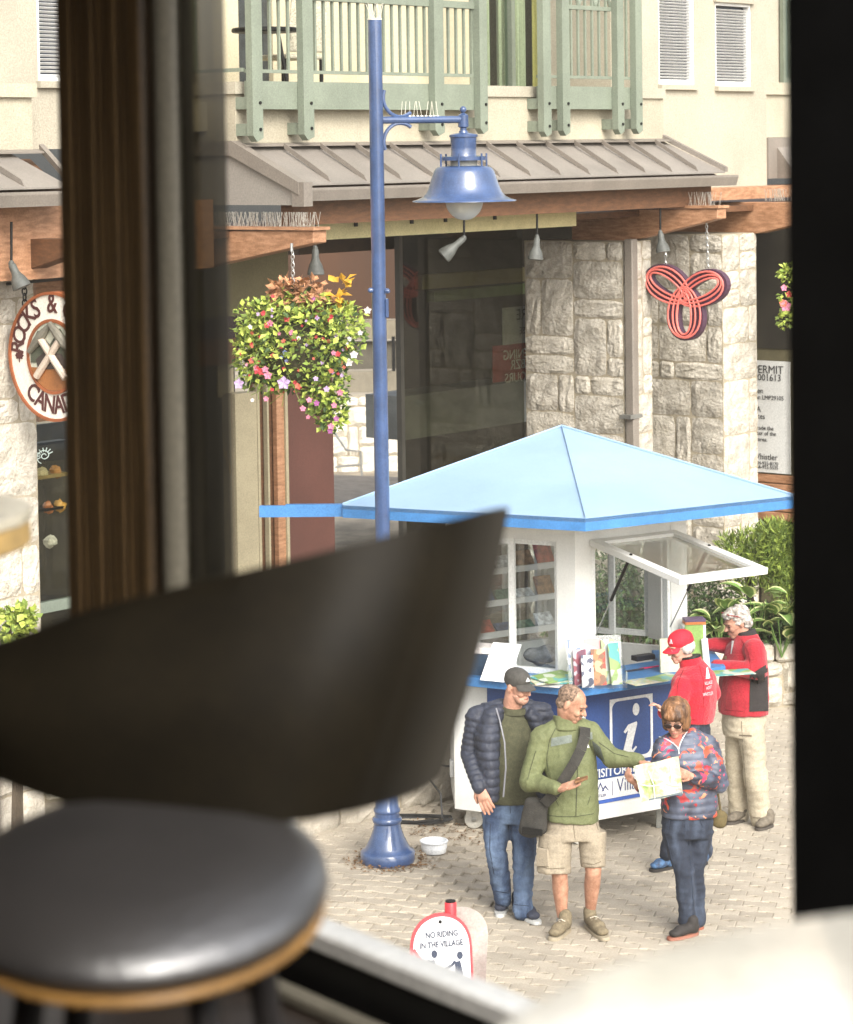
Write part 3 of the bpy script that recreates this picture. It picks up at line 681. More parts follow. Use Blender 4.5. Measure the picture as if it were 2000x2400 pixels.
zt_ = max(p[1] for p in bp3); spikes(b3, tb3, tb3 + 0.18, oz(1790, 478, tb3)[0], oz(1850, 478, tb3)[0], zt_ + 0.01, 45, 0.13, 4, 'bird spikes along the beam top')
tb4 = tt(160, 1.3, 560)
b4, bp4 = outrigger([(160, 560), (160, 600), (60, 635), (-150, 670), (-150, 560)], tb4, 0.16, 'brown timber outrigger beam over the round sign', m_brown)
# -------- stone pillars
def pillar(uN, uF, uB, oF, label, seed, vm=800, ztop=4.6, back=None):
    ta = tt(uN, oF, vm); tb = tt(uF, oF, vm); ob = oz(uB, vm, ta)[0] if back is None else back
    mb = MB(); mb.box(FA, ta, tb, ob, oF, -0.02, ztop); p = build('stone_pillar', mb, m_mortar, hotel); p['label'] = label
    stone_face(p, Frame(FA(ta, ob, 0), FN, FE), oF - ob, ztop, 0.19, seed, m_stone, depth=0.03)            # face across the street line
    stone_face(p, Frame(FA(ta, oF, 0), FE, -FN), tb - ta, ztop, 0.19, seed + 1, m_stone, depth=0.03)        # face along the street
    return ta, tb, ob
pA = pillar(1462, 1528, 1232, 0.5, 'granite pillar with grey downpipe behind the kiosk roof', 11, ztop=zz(1400, 566, 0.2))
pB = pillar(1694, 1774, 1528, 0.5, 'granite pillar behind the pink trefoil sign', 23, ztop=zz(1700, 545, 0.2), back=-0.9)
pC = pillar(-40, 88, -40, 0.5, 'pale granite pillar left of the round sign', 37, vm=1100, ztop=zz(50, 640, 0.5), back=-0.4)
mb = MB(); t = tt(1489, 0.62, 800); mb.box(FA, t - 0.05, t + 0.05, 0.53, 0.63, 0.1, zz(1488, 560, 0.6)); o = build('downpipe', mb, m_gutter, hotel, bevel=0.01)
mb = MB(); z = zz(1488, 975, 0.6); mb.box(FA, t - 0.12, t + 0.09, 0.505, 0.64, z - 0.02, z + 0.02); build('clamp', mb, m_steel, o)
# -------- shop front behind
SO = pA[2]
g0, g1 = tt(940, SO, 850), pA[0] - 0.003
sw = MB(); zc_ = 4.62
sw.box(FA, g0, g0 + 0.05, SO - 0.06, SO + 0.0, 0.0, zc_); sw.box(FA, g0, g1, SO - 0.062, SO + 0.002, 0.0, 0.3)
sw = build('shop_window', sw, M('bronze_frame', (0.03, 0.028, 0.022), 0.5, 0.2), hotel); sw['label'] = 'dark plate glass shop window behind the kiosk'
mb = MB(); mb.box(FA, g0 + 0.05, g1, SO - 0.03, SO - 0.024, 0.3, zc_); build('pane', mb, m_shopglass, sw)
IA = FA(g0 + 0.02, SO - 0.07, 0); IB = IA + Vector((IA.x / IA.y, 1, 0)) * 4.2; IC = IB + FE * 5.5; ID = FA(g1 + 3.6, SO - 0.07, 0); zv = Vector((0, 0, 4.55))
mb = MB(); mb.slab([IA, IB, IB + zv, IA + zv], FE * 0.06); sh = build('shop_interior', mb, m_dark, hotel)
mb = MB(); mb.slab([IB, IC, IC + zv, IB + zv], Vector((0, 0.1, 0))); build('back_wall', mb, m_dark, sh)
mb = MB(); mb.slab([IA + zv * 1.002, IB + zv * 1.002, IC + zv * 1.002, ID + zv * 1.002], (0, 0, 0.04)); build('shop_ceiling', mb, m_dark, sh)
def flatbar(u0, u1, v0, v1, o, th, mt, name, parent):
    a, b = tt(u0, o, (v0 + v1) / 2), tt(u1, o, (v0 + v1) / 2); z0, z1 = zz((u0 + u1) / 2, v1, o), zz((u0 + u1) / 2, v0, o)
    mb = MB(); mb.box(FA, a, b, o - th, o, z0, z1); return build(name, mb, mt, parent)
flatbar(990, 1260, 635, 668, SO - 0.5, 0.1, M('reflection_olive', srgb(128, 120, 84), 0.7, 0.1), 'reflected_bar', sw)  # olive bar reflected in the glass, built as a coloured strip
flatbar(1018, 1260, 672, 697, SO - 0.7, 0.1, M('reflection_green', srgb(96, 112, 70), 0.7, 0.1), 'reflected_bar', sw)  # green bar of the same reflection, also a coloured strip
flatbar(945, 1240, 910, 1010, SO - 0.9, 0.5, M('reflection_grey', srgb(120, 124, 122), 0.6, 0.3, 2), 'reflection_band', sw)  # pale block imitating the whitish reflection low in the shop glass
flatbar(1178, 1260, 718, 805, SO - 0.10, 0.004, M('white_poster', srgb(150, 152, 156), 0.6, 0.1), 'poster', sw)
pr = flatbar(1155, 1270, 805, 890, SO - 0.10, 0.004, M('red_poster', srgb(120, 44, 40), 0.6, 0.2), 'poster', sw)
def wtext(body, u, v, size, o, mt, parent, mirror=True):
    t, z = tz(u, v, o); mb = MB()
    text_mb(mb, body, size, FA(t, o, z), FE * (-1 if mirror else 1), (0, 0, 1), 0.003, 'LEFT' if mirror else 'CENTER')
    return build('lettering', mb, mt, parent)
m_lt = M('pale_lettering', srgb(176, 180, 178), 0.6, 0.05); m_drk = M('dark_lettering', srgb(40, 42, 44), 0.6, 0.05)
wtext('HERE', 1262, 745, 0.16, SO - 0.09, m_drk, sw); wtext('HOUSE', 1262, 778, 0.10, SO - 0.09, m_drk, sw)
wtext('OPENING', 1264, 834, 0.14, SO - 0.09, m_lt, sw); wtext('BZR', 1232, 862, 0.14, SO - 0.09, m_lt, sw); wtext('HOURS', 1248, 890, 0.14, SO - 0.09, m_lt, sw)
# left bay: panelled door surround
O2 = -0.75
m_purp = M('purple_brown_panel', srgb(86, 52, 44), 0.6, 0.12, 2)
m_olive = M('olive_wall', srgb(110, 103, 76), 0.85, 0.08, 2)
flatbar(678, 786, 700, 1900, O2, 0.12, m_purp, 'door_panel', hotel)
flatbar(560, 610, 920, 1900, O2 + 0.04, 0.16, M('putty_post', srgb(158, 148, 122), 0.8, 0.06), 'door_post', hotel)
dp = flatbar(610, 680, 700, 1900, O2 - 0.06, 0.1, m_brown, 'door_casing', hotel)
flatbar(611, 617, 900, 1900, O2 + 0.01, 0.05, M('putty_post', srgb(158, 148, 122), 0.8), 'trim', dp); flatbar(634, 638, 900, 1900, O2 + 0.01, 0.05, M('putty_post', srgb(158, 148, 122), 0.8), 'trim', dp)
flatbar(656, 675, 900, 1900, O2 + 0.01, 0.05, m_beam, 'trim', dp); flatbar(675, 681, 700, 1900, O2 + 0.03, 0.06, M('putty_post', srgb(158, 148, 122), 0.8), 'trim', dp)
flatbar(380, 676, 530, 742, O2 + 0.02, 0.12, m_olive, 'sign_board', hotel); flatbar(380, 610, 742, 800, O2 + 0.0, 0.12, M('purple_band', srgb(50, 36, 40), 0.7, 0.1), 'sign_board', hotel)
flatbar(380, 560, 800, 860, O2 + 0.01, 0.1, m_brown, 'door_head', hotel)
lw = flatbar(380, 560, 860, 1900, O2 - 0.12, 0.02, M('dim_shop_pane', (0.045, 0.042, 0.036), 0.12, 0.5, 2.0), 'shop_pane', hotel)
flatbar(512, 548, 855, 930, O2 - 0.10, 0.02, M('putty_post', srgb(158, 148, 122), 0.8), 'poster', lw)
a = P(526, 1050, 0.0)
q0, q1 = FA(*[tz(527, 1055, O2 - 0.05)[0], O2 - 0.05, tz(527, 1055, O2 - 0.05)[1]]), FA(*[tz(553, 1185, O2 - 0.05)[0], O2 - 0.05, tz(553, 1185, O2 - 0.05)[1]])
mb = MB(); mb.tube([q0, (q0 + q1) / 2 + Vector((0.01, 0, 0.01)), q1], 0.015, 6); build('door_handle', mb, M('brass', (0.6, 0.45, 0.18), 0.35, 0.1, metal=0.9), lw, smooth=True)
# dark head over the passage
flatbar(700, 945, 545, 590, O2 - 0.4, 0.2, M('dark_brown', (0.05, 0.03, 0.018), 0.8, 0.2), 'passage_head', hotel)
# beyond the passage
far = thing('far_terrace', 'pale rubble stone wall with ramp and brown cladding seen through the passage', 'wall', P(860, 1115, 41.0))
def fbox(u0, u1, v0, v1, d, th, mt, name, parent):
    a, b = P(u0, v1, d), P(u1, v0, d); mb = MB(); mb.box(WORLD, a.x, b.x, d, d + th, a.z, b.z); return build(name, mb, mt, parent)
fbox(640, 1010, 575, 752, 46, 0.3, M('rust_cladding', srgb(66, 40, 20), 0.7, 0.25, 0.8, stretch=(1, 1, 0.3)), 'cladding', far)
fbox(640, 1010, 750, 800, 45.6, 0.2, M('grey_band', srgb(116, 108, 92), 0.8, 0.08), 'parapet', far)
fbox(640, 1010, 800, 870, 45.8, 0.2, M('grey_ramp', srgb(84, 79, 68), 0.8, 0.1), 'ramp_wall', far)
fbox(640, 1010, 870, 925, 45.2, 0.2, M('grey_band2', srgb(122, 115, 100), 0.85, 0.1), 'ramp_wall', far)
for u in (770, 919): fbox(u, u + 7, 790, 872, 44.9, 0.05, m_black, 'rail_post', far)
a, b = P(690, 1125, 42), P(965, 930, 42)
mb = MB(); mb.box(WORLD, a.x, b.x, 42.0, 42.4, -0.05, b.z); build('rubble_wall', mb, m_mortar, far)
m_pale = M('pale_granite', srgb(205, 199, 186), 0.92, 0.15, 3, bump=0.5, rnd=0.08)
stone_face(far, Frame((a.x, 42.0, 0), (1, 0, 0), (0, 1, 0)), b.x - a.x, b.z, 0.17, 77, m_pale, depth=0.09)
a = P(770, 1010, 40.5); b = P(850, 1010, 40.5); mb = MB()
mb.tube([P(785, 1015, 40.5), P(812, 1055, 40.5), P(845, 1058, 40.5), P(850, 1140, 40.5)], 0.02, 6); mb.tube([P(785, 1095, 40.5), P(850, 1088, 40.5)], 0.016, 6)
build('handrail', mb, m_steel, far, smooth=True)
a, b = P(785, 1180, 33), P(925, 1112, 36)
mb = MB(); mb.slab([P(770, 1185, 33), P(905, 1185, 33), P(940, 1118, 36), P(770, 1112, 36)], (0, 0, -0.06)); build('bench_top', mb, M('grey_stone_top', srgb(112, 104, 94), 0.8, 0.15), far)

# ================================================================== STREET LAMP
m_lamp = M('lamp_blue', srgb(56, 78, 118), 0.34, 0.14, 9, spec=0.5, coat=0.9, stain=0.25, sscale=5, sstretch=(1, 1, 0.4), bump=0.06, bscale=50)
LB = P(909, 2010, 19.0); LB.z = gz(LB.x, LB.y)
lamp = thing('street_lamp', 'tall blue street lamp with bell shade on a side arm', 'street lamp', LB)
ztp = P(875, 52, 19.0).z - LB.z
mb = MB(); mb.lathe(LB, [(0.197, 0), (0.203, 0.02), (0.203, 0.075), (0.192, 0.09), (0.17, 0.10), (0.155, 0.13), (0.125, 0.19), (0.105, 0.25), (0.098, 0.29), (0.108, 0.30), (0.112, 0.315), (0.108, 0.33), (0.094, 0.34), (0.092, 0.37), (0.1, 0.38), (0.1, 0.395), (0.088, 0.41), (0.08, 0.5), (0.072, 0.6), (0.06, 0.64)], 32)
build('base', mb, m_lamp, lamp, smooth=True)
mb = MB(); mb.lathe(LB, [(0.057, 0.6), (0.055, 2.0), (0.051, ztp)], 24); build('pole', mb, m_lamp, lamp, smooth=True)
PT = lambda z: Vector((LB.x, LB.y, z))
def at_lamp(u, v): return P(u, v, 19.0)
za = at_lamp(1000, 281).z
aend = at_lamp(1086, 278); adir = (Vector((aend.x, aend.y, 0)) - Vector((LB.x, LB.y, 0))); alen = adir.length; adir.normalize(); LF = Frame(LB, adir, Vector((-adir.y, adir.x, 0)))
za = za - LB.z
mb = MB(); mb.cyl(LF(0.03, 0, za), LF(alen - 0.03, 0, za), 0.027, n=14); build('arm', mb, m_lamp, lamp, smooth=True)
for nm, c, s in (('upper', (0.192, za + 0.165), 1), ('lower', (0.192, za - 0.165), -1)):
    pts = []
    for k in range(15):
        th = R(158 + k * (150 / 14)) if s > 0 else R(202 - k * (150 / 14))
        pts.append(LF(c[0] + 0.135 * math.cos(th), 0, c[1] + (0.135 * math.sin(th)) * 1.05))
    mb = MB(); mb.tube(pts, 0.0145, 8); build('scroll', mb, m_lamp, lamp, smooth=True)
mb = MB()
r = random.Random(5)
for k in range(10):
    p = LF(0.2 + k * 0.033, r.uniform(-.01, .01), za + 0.026); mb.cyl(p, p + Vector((r.uniform(-.02, .02), r.uniform(-.02, .02), 0.11)), 0.0018, n=4)
    mb.ell(p, (0.013, 0.013, 0.008), n=6, k=4)
for k in range(8):
    p = LB + Vector((r.uniform(-.04, .04), r.uniform(-.04, .04), ztp)); mb.cyl(p, p + Vector((r.uniform(-.05, .05), r.uniform(-.05, .05), 0.12)), 0.0018, n=4)
o = build('bird_spikes', mb, M('pale_wire', (0.7, 0.66, 0.55), 0.5, 0.1), lamp); o['kind'] = 'stuff'; o['label'] = 'pale bird spikes on the arm and the pole top'
mb = MB(); mb.lathe(LB, [(0.053, ztp), (0.053, ztp + 0.012), (0.02, ztp + 0.014)], 20); build('pole_cap', mb, M('pale_wire', (0.7, 0.66, 0.55), 0.5, 0.1), lamp)
LH = LF(alen, 0, 0)
zl = lambda v: at_lamp(1086, v).z - LB.z
mb = MB(); mb.lathe(LH, [(0.024, zl(306)), (0.024, zl(300)), (0.04, zl(297)), (0.04, zl(270)), (0.024, zl(267)), (0.012, zl(265)), (0.012, zl(262))], 20); mb.ell(LH + Vector((0, 0, zl(257))), (0.026, 0.026, 0.026)); build('finial', mb, m_lamp, lamp, smooth=True)
mb = MB(); mb.lathe(LH, [(0.03, zl(306)), (0.036, zl(311)), (0.103, zl(315)), (0.107, zl(316)), (0.107, zl(321)), (0.098, zl(322)), (0.094, zl(345)), (0.094, zl(362)), (0.10, zl(366))], 28); build('neck', mb, m_lamp, lamp, smooth=True)
mb = MB(); mb.lathe(LH, [(0.115, zl(365)), (0.168, zl(367)), (0.168, zl(376)), (0.115, zl(377))], 28); build('collar', mb, m_lamp, lamp, smooth=True, ang=30)
mb = MB(); mb.lathe(LH, [(0.10, zl(366)), (0.10, zl(394))], 24); build('vent_ring', mb, M('vent_grey', (0.4, 0.4, 0.36), 0.5, 0.1), lamp, smooth=True)
for k in range(6):
    th = k * math.pi / 3 + 0.3; c = LH + Vector((0.178 * math.cos(th), 0.178 * math.sin(th), 0)); mb = MB(); mb.cyl(c + Vector((0, 0, zl(360))), c + Vector((0, 0, zl(393))), 0.007, n=8); build('rod', mb, m_lamp, lamp)
prof = [(0.10, 388), (0.172, 390), (0.192, 394), (0.208, 402), (0.222, 416), (0.238, 434), (0.258, 450), (0.285, 461), (0.325, 467), (0.354, 470), (0.356, 472), (0.35, 473), (0.32, 471), (0.275, 466), (0.245, 455), (0.2, 405), (0.1, 396)]
mb = MB(); mb.lathe(LH, [(r_ * (1.09 if r_ > 0.15 else 1), zl(v)) for r_, v in prof], 40); build('lamp_shade', mb, m_lamp, lamp, smooth=True, ang=60)
mb = MB(); mb.ell(LH + Vector((0, 0, zl(470))), (0.142, 0.142, 0.148), n=24, k=16)
m_globe = bpy.data.materials.new('globe_glass'); m_globe.use_nodes = True
_b = m_globe.node_tree.nodes['Principled BSDF']; _b.inputs['Base Color'].default_value = (0.85, 0.85, 0.8, 1); _b.inputs['Roughness'].default_value = 0.15; _b.inputs['Transmission Weight'].default_value = 0.5; _b.inputs['IOR'].default_value = 1.2
build('globe', mb, m_globe, lamp, smooth=True)
for v, s in ((676, -1), (678, 1)):
    z = P(890, v, 19.0).z - LB.z; mb = MB(); mb.lathe(LB + Vector((s * 0.05, -0.02, z)), [(0.02, 0), (0.02, 0.02), (0.012, 0.03)], 10, ax=(s, -0.5, 0)); build('bolt', mb, m_lamp, lamp, smooth=True)
mb = MB(); z = P(890, 740, 19.0).z; mb.box(WORLD, LB.x + 0.045, LB.x + 0.07, LB.y - 0.04, LB.y + 0.04, z, z + 0.14); build('hatch', mb, m_lamp, lamp, bevel=0.006)
# dry leaves round the base
mb = MB(); r = random.Random(9)
for k in range(420):
    th = r.uniform(0, 6.28); q = 0.2 + abs(r.gauss(0, 0.07)); p = Vector((LB.x + q * math.cos(th) + 0.03, LB.y + q * math.sin(th), 0)); p.z = gz(p.x, p.y) + r.uniform(0.002, 0.02)
    leaf(mb, p, Vector((r.uniform(-1, 1), r.uniform(-1, 1), r.uniform(-.1, .3))), Vector((r.uniform(-.5, .5), r.uniform(-.5, .5), 1)), r.uniform(0.015, 0.04), r.uniform(0.01, 0.02))
for k in range(300):
    p = G(r.uniform(960, 1160), r.uniform(1945, 1985)); p.z = gz(p.x, p.y) + r.uniform(0.0, 0.01)
    leaf(mb, p, Vector((r.uniform(-1, 1), r.uniform(-1, 1), r.uniform(-.1, .3))), Vector((r.uniform(-.5, .5), r.uniform(-.5, .5), 1)), r.uniform(0.012, 0.035), r.uniform(0.008, 0.018))
o = build('dry_leaves', mb, M('dry_leaf', srgb(110, 82, 52), 0.9, 0.4, 30)); tag(o, 'brown dry leaves gathered around the lamp base', 'leaves', kind='stuff')

# ================================================================== KIOSK
KC = Vector((1.064, 20.36, 0)); K0 = R(-88.2)
def kc(r_, k, z=0.0): return KC + Vector((r_ * math.cos(K0 + k * math.pi / 3), r_ * math.sin(K0 + k * math.pi / 3), z))
kiosk = thing('information_kiosk', 'six sided white and blue information kiosk with wide pale blue roof', 'kiosk', KC)
m_kw = M('kiosk_white', (0.72, 0.72, 0.69), 0.45, 0.05, 2, stain=0.1, sscale=2.5, speck=0.04)
m_kb = M('kiosk_blue', srgb(44, 72, 128), 0.5, 0.1, 2)
m_kl = M('counter_blue', srgb(66, 122, 178), 0.45, 0.08, 5, stain=0.15, sscale=4)
m_kr = M('roof_light_blue', srgb(140, 166, 192), 0.5, 0.04, 1.2, stain=0.08, sscale=1.6, speck=0.03)
BR, BZ0, BZ1, CT0, CT1, WZ1, EZ = 1.06, 0.20, 1.24, 1.245, 1.315, 2.36, 2.60
def face_frame(k, r_=BR):
    """face from corner k to k+1 seen from outside: a from the left corner, b outwards"""
    A, B = kc(r_, k), kc(r_, k + 1); ex = (B - A).normalized(); ey = Vector((ex.y, -ex.x, 0)); 
    return Frame(A, ex, ey), (B - A).length
m_glass = glass('kiosk_glass', (0.88, 0.92, 0.91), 0.9, 1.7, veil=0.03)
for k in range(-3, 3):
    fr, L = face_frame(k)
    mb = MB(); mb.box(fr, 0.0, L, -0.05, 0, BZ0, BZ1); base = build('base_panel', mb, m_kw, kiosk)
    mb = MB(); mb.box(fr, 0.0, L, -0.055, 0.0, WZ1, EZ + 0.12); build('header', mb, m_kw, kiosk)
    if k in (-1, 0):
        x0, x1 = (0.30, L - 0.1) if k == -1 else (0.08, L - 0.08)
        mb = MB(); mb.box(fr, x0, x1, 0.003, 0.009, 0.515, BZ1 - 0.01); build('blue_sign', mb, m_kb, base)
        mb = MB(); mb.box(fr, x0, x1, 0.003, 0.009, 0.325, 0.352); build('blue_stripe', mb, M('stripe_blue', srgb(58, 92, 168), 0.5, 0.05), base)
        if k == -1:
            mb = MB(); mb.box(fr, x0, x0 + 0.02, 0.003, 0.009, 0.352, 0.515); build('blue_stripe', mb, M('stripe_blue', srgb(58, 92, 168), 0.5, 0.05), base)
    # corner post
    A = kc(BR, k); d = (A - KC).normalized(); pf = Frame(A, Vector((-d.y, d.x, 0)), d)
    f2, L2 = face_frame(k); f1, L1 = face_frame(k - 1)
    mb = MB(); pw = 0.155
    pts = [f2(pw, 0.004, 0), f2(pw, -0.09, 0), f1(L1 - pw, -0.09, 0), f1(L1 - pw, 0.004, 0), A + d * 0.0046]
    mb.slab([Vector((p.x, p.y, CT1)) for p in pts], (0, 0, WZ1 + 0.05 - CT1)); build('corner_post', mb, m_kw, kiosk)
# windows
def sash(fr, a0, a1, z0, z1, b, parent, f=0.035, name='window'):
    mb = MB(); mb.box(fr, a0, a0 + f, b - 0.035, b, z0, z1); mb.box(fr, a1 - f, a1, b - 0.035, b, z0, z1); mb.box(fr, a0 + f, a1 - f, b - 0.035, b, z0, z0 + f); mb.box(fr, a0 + f, a1 - f, b - 0.035, b, z1 - f, z1)
    w = build(name, mb, M('sash_white', (0.74, 0.75, 0.73), 0.4, 0.05), parent)
    mb = MB(); mb.quad([fr(a0 + f, b - 0.018, z0 + f), fr(a1 - f, b - 0.018, z0 + f), fr(a1 - f, b - 0.018, z1 - f), fr(a0 + f, b - 0.018, z1 - f)]); build('pane', mb, m_glass, w)
    return w
for k in (-3, -2, -1, 2):
    fr, L = face_frame(k)
    mb = MB(); z0, z1 = CT1 + 0.002, WZ1
    sash(fr, 0.158, 0.53, z0, z1, -0.02, kiosk, 0.045); sash(fr, 0.46, L - 0.158, z0, z1, -0.058, kiosk, 0.045)
fr0, L0 = face_frame(0); fr1, L1 = face_frame(1)
for fr, L in ((fr0, L0), (fr1, L1)):
    mb = MB(); f = 0.03
    mb.box(fr, 0.157, 0.157 + f, -0.06, 0.0, CT1, WZ1); mb.box(fr, L - 0.157 - f, L - 0.157, -0.06, 0.0, CT1, WZ1); mb.box(fr, 0.157 + f, L - 0.157 - f, -0.06, 0, WZ1 - f, WZ1); build('window_casing', mb, M('sash_white', (0.74, 0.75, 0.73), 0.4, 0.05), kiosk)
# open hatch window
hz = 2.35; drop = 0.15; hl = 1.12
hx = Frame(fr0(0.13, 0.012, hz), fr0.ex, (fr0.ey * hl + Vector((0, 0, -drop))).normalized(), Vector((0, 0, 1)))
hx.ez = hx.ex.cross(hx.ey); hlen = math.hypot(hl, drop); wdt = L0 - 0.24
mb = MB(); f = 0.075
mb.box(hx, 0, f, 0, hlen, -0.025, 0.025); mb.box(hx, wdt - f, wdt, 0, hlen, -0.025, 0.025); mb.box(hx, f, wdt - f, 0, f, -0.025, 0.025); mb.box(hx, f, wdt - f, hlen - f, hlen, -0.025, 0.025)
hatch = build('hatch_window', mb, m_kw, kiosk, bevel=0.004); hatch['label'] = 'white hatch window propped open above the counter'
mb = MB(); mb.quad([hx(f, f, 0), hx(wdt - f, f, 0), hx(wdt - f, hlen - f, 0), hx(f, hlen - f, 0)]); build('pane', mb, glass('hatch_glass', (0.72, 0.80, 0.79), 0.9, 1.9, veil=0.28), hatch)  # strong pale film imitates the grey-white reflection on the open pane
for a, e in ((0.04, 0.17), (wdt - 0.04, L0 - 0.17)):
    p0 = hx(a, hlen * 0.42, -0.03); p1 = fr0(e, 0.01, 1.62)
    if a > 0.3: p0 = hx(a, hlen * 0.42, -0.03)
    mb = MB(); pm = p0.lerp(p1, 0.55); mb.cyl(p0, pm, 0.013, n=8); s = build('gas_strut', mb, m_black, kiosk)
    mb = MB(); mb.cyl(pm, p1, 0.005, n=6); build('strut_rod', mb, m_steel, s)
# roof
RR = 1.95; PK = KC + Vector((0, 0, 3.13))
RC = [kc(RR + 0.08, -1), kc(RR, 0), kc(RR, 1), kc(RR, 3)]           # four roof corners
rc = lambda q, z, ins=0.0: KC + (RC[q % 4] - KC) * (1 - ins / RR) + Vector((0, 0, z))
for k in range(4):
    A, B = rc(k, EZ + 0.075), rc(k + 1, EZ + 0.075)
    mb = MB(); mb.slab([A, B, PK], (0, 0, -0.03)); rp = build('roof_panel', mb, m_kr, kiosk)
    A, B = rc(k, EZ - 0.02), rc(k + 1, EZ - 0.02); A2, B2 = rc(k, EZ - 0.02, 0.05), rc(k + 1, EZ - 0.02, 0.05)
    mb = MB(); d = Vector((0, 0, 0.093)); mb._add([A, B, B2, A2, A + d, B + d, B2 + d, A2 + d], [(0, 3, 2, 1), (4, 5, 6, 7), (0, 1, 5, 4), (1, 2, 6, 5), (2, 3, 7, 6), (3, 0, 4, 7)]); build('fascia', mb, m_kl, kiosk)
    mb = MB(); mb.tube([rc(k, EZ + 0.082), PK + Vector((0, 0, 0.008))], 0.010, 6, flat=0.5); build('hip', mb, m_kr, kiosk)
    mb = MB(); A, B = rc(k, EZ + 0.02, 0.05), rc(k + 1, EZ + 0.02, 0.05); mb.slab([A, B, KC + Vector((0, 0, EZ + 0.12))], (0, 0, 0.01)); build('soffit', mb, m_kw, kiosk)
# eave bar reaching past the roof
A = kc(RR, -1, 0); e0 = P(608, 1200, A.y + 0.15); mb = MB()
fe = (Vector((e0.x, e0.y, 0)) - A); fel = fe.length; fe.normalize(); fb = Frame(A, fe, Vector((-fe.y, fe.x, 0)))
mb.box(fb, -0.02, fel, -0.05, 0.0, EZ - 0.02, EZ + 0.065); mb.box(fb, -0.02, fel - 0.2, -0.06, 0.0, EZ + 0.065, EZ + 0.073); o = build('eave_bar', mb, m_kl, kiosk); o['label'] = 'bright blue eave bar reaching past the roof corner'
# counter
CR = BR + 0.32
mb = MB()
for k in (-2, -1, 0):
    A, B, A2, B2 = kc(CR, k, CT0), kc(CR, k + 1, CT0), kc(BR - 0.25, k, CT0), kc(BR - 0.25, k + 1, CT0)
    mb.slab([A, B, B2, A2], (0, 0, CT1 - CT0))
    c = build('counter', mb, m_kl, kiosk, bevel=0.004); mb = MB()
A, B = kc(CR, 1, CT0), kc(CR, 2, CT0); mb.slab([A, A.lerp(B, 0.5), kc(BR - 0.25, 1, CT0).lerp(kc(BR - 0.25, 2, CT0), 0.5), kc(BR - 0.25, 1, CT0)], (0, 0, CT1 - CT0)); build('counter', mb, m_kl, kiosk, bevel=0.004)
mb = MB(); mb.slab([kc(BR - 0.08, k, 1.0) for k in range(6)], (0, 0, 0.03)); build('floor_shelf', mb, M('kiosk_floor', (0.3, 0.3, 0.29), 0.7), kiosk)
# lettering on the right face
m_sg = M('sign_white', (0.72, 0.73, 0.72), 0.5, 0.05)
fp = [o_ for o_ in kiosk.children if o_.name.startswith('base_panel')]
bR = fp[3]; bL = fp[2]
c0, zc0, zc1, hw = 0.505, 0.625, 1.12, 0.205
mb = MB(); 
for a0, a1, z0, z1 in ((c0 - hw, c0 - hw + 0.022, zc0, zc1), (c0 + hw - 0.022, c0 + hw, zc0, zc1), (c0 - hw + 0.022, c0 + hw - 0.022, zc0, zc0 + 0.03), (c0 - hw + 0.022, c0 + hw - 0.022, zc1 - 0.022, zc1)): mb.box(fr0, a0, a1, 0.0105, 0.013, z0, z1)
for sa, sz, z in ((1, 1, zc0 + 0.03), (-1, 1, zc0 + 0.03), (1, -1, zc1 - 0.022), (-1, -1, zc1 - 0.022)):
    a = c0 + sa * (hw - 0.022); rr_ = 0.055; pts = [(a, z)] + [(a - sa * rr_ + sa * rr_ * math.cos(R(q)), z + sz * rr_ - sz * rr_ * math.sin(R(q))) for q in (0, 22, 45, 68, 90)]
    mb.prism(fr0, pts, 0.0105, 0.013)
build('sign_border', mb, m_sg, bR)
mb = MB(); pts = [(c0 + 0.045 + 0.032 * math.cos(q * math.pi / 10), 1.015 + 0.048 * math.sin(q * math.pi / 10)) for q in range(20)]; mb.prism(fr0, pts, 0.0105, 0.013)
mb.prism(fr0, [(c0 - 0.075, 0.855), (c0 - 0.03, 0.905), (c0 + 0.05, 0.92), (c0 + 0.055, 0.905), (c0 - 0.0, 0.72), (c0 + 0.005, 0.70), (c0 + 0.04, 0.73), (c0 + 0.05, 0.72), (c0 - 0.01, 0.655), (c0 - 0.07, 0.65), (c0 - 0.085, 0.69), (c0 - 0.03, 0.865), (c0 - 0.06, 0.84)], 0.0105, 0.013)
build('information_symbol', mb, m_sg, bR)
mb = MB(); text_mb(mb, 'VISITOR INFO', 0.092, fr0(0.13, 0.0115, 0.532), fr0.ex, (0, 0, 1), 0.003, 'LEFT', off=0.001); build('lettering', mb, m_sg, bR)
mb = MB(); mb.box(fr0, 0.08, L0 - 0.08, 0.003, 0.0085, 0.355, 0.512); build('white_band', mb, m_sg, bR)
m_sb = M('sign_navy', srgb(50, 58, 110), 0.5, 0.05)
mb = MB(); text_mb(mb, 'Village', 0.155, fr0(0.36, 0.0115, 0.395), fr0.ex, (0, 0, 1), 0.003, 'LEFT', sx=0.72, off=-0.002); text_mb(mb, 'WHISTLER', 0.032, fr0(0.11, 0.0115, 0.378), fr0.ex, (0, 0, 1), 0.003, 'LEFT')
for x, h in ((0.155, 0.05), (0.205, 0.075), (0.25, 0.045)):
    mb.prism(fr0, [(x - 0.035, 0.42), (x, 0.42 + h), (x + 0.035, 0.42), (x + 0.026, 0.42), (x, 0.42 + h - 0.018), (x - 0.026, 0.42)], 0.0105, 0.0125)
mb.box(fr0, 0.315, 0.319, 0.0105, 0.0125, 0.375, 0.49); build('lettering', mb, m_sb, bR)
mb = MB(); A = kc(BR, 0); q = face_frame(-1)[0]; mb.box(fr0, 0.045, 0.095, 0.0045, 0.006, 1.79, 1.87); o = build('sticker', mb, M('sticker_pale', (0.75, 0.62, 0.6), 0.5, 0.3, 60), kiosk)
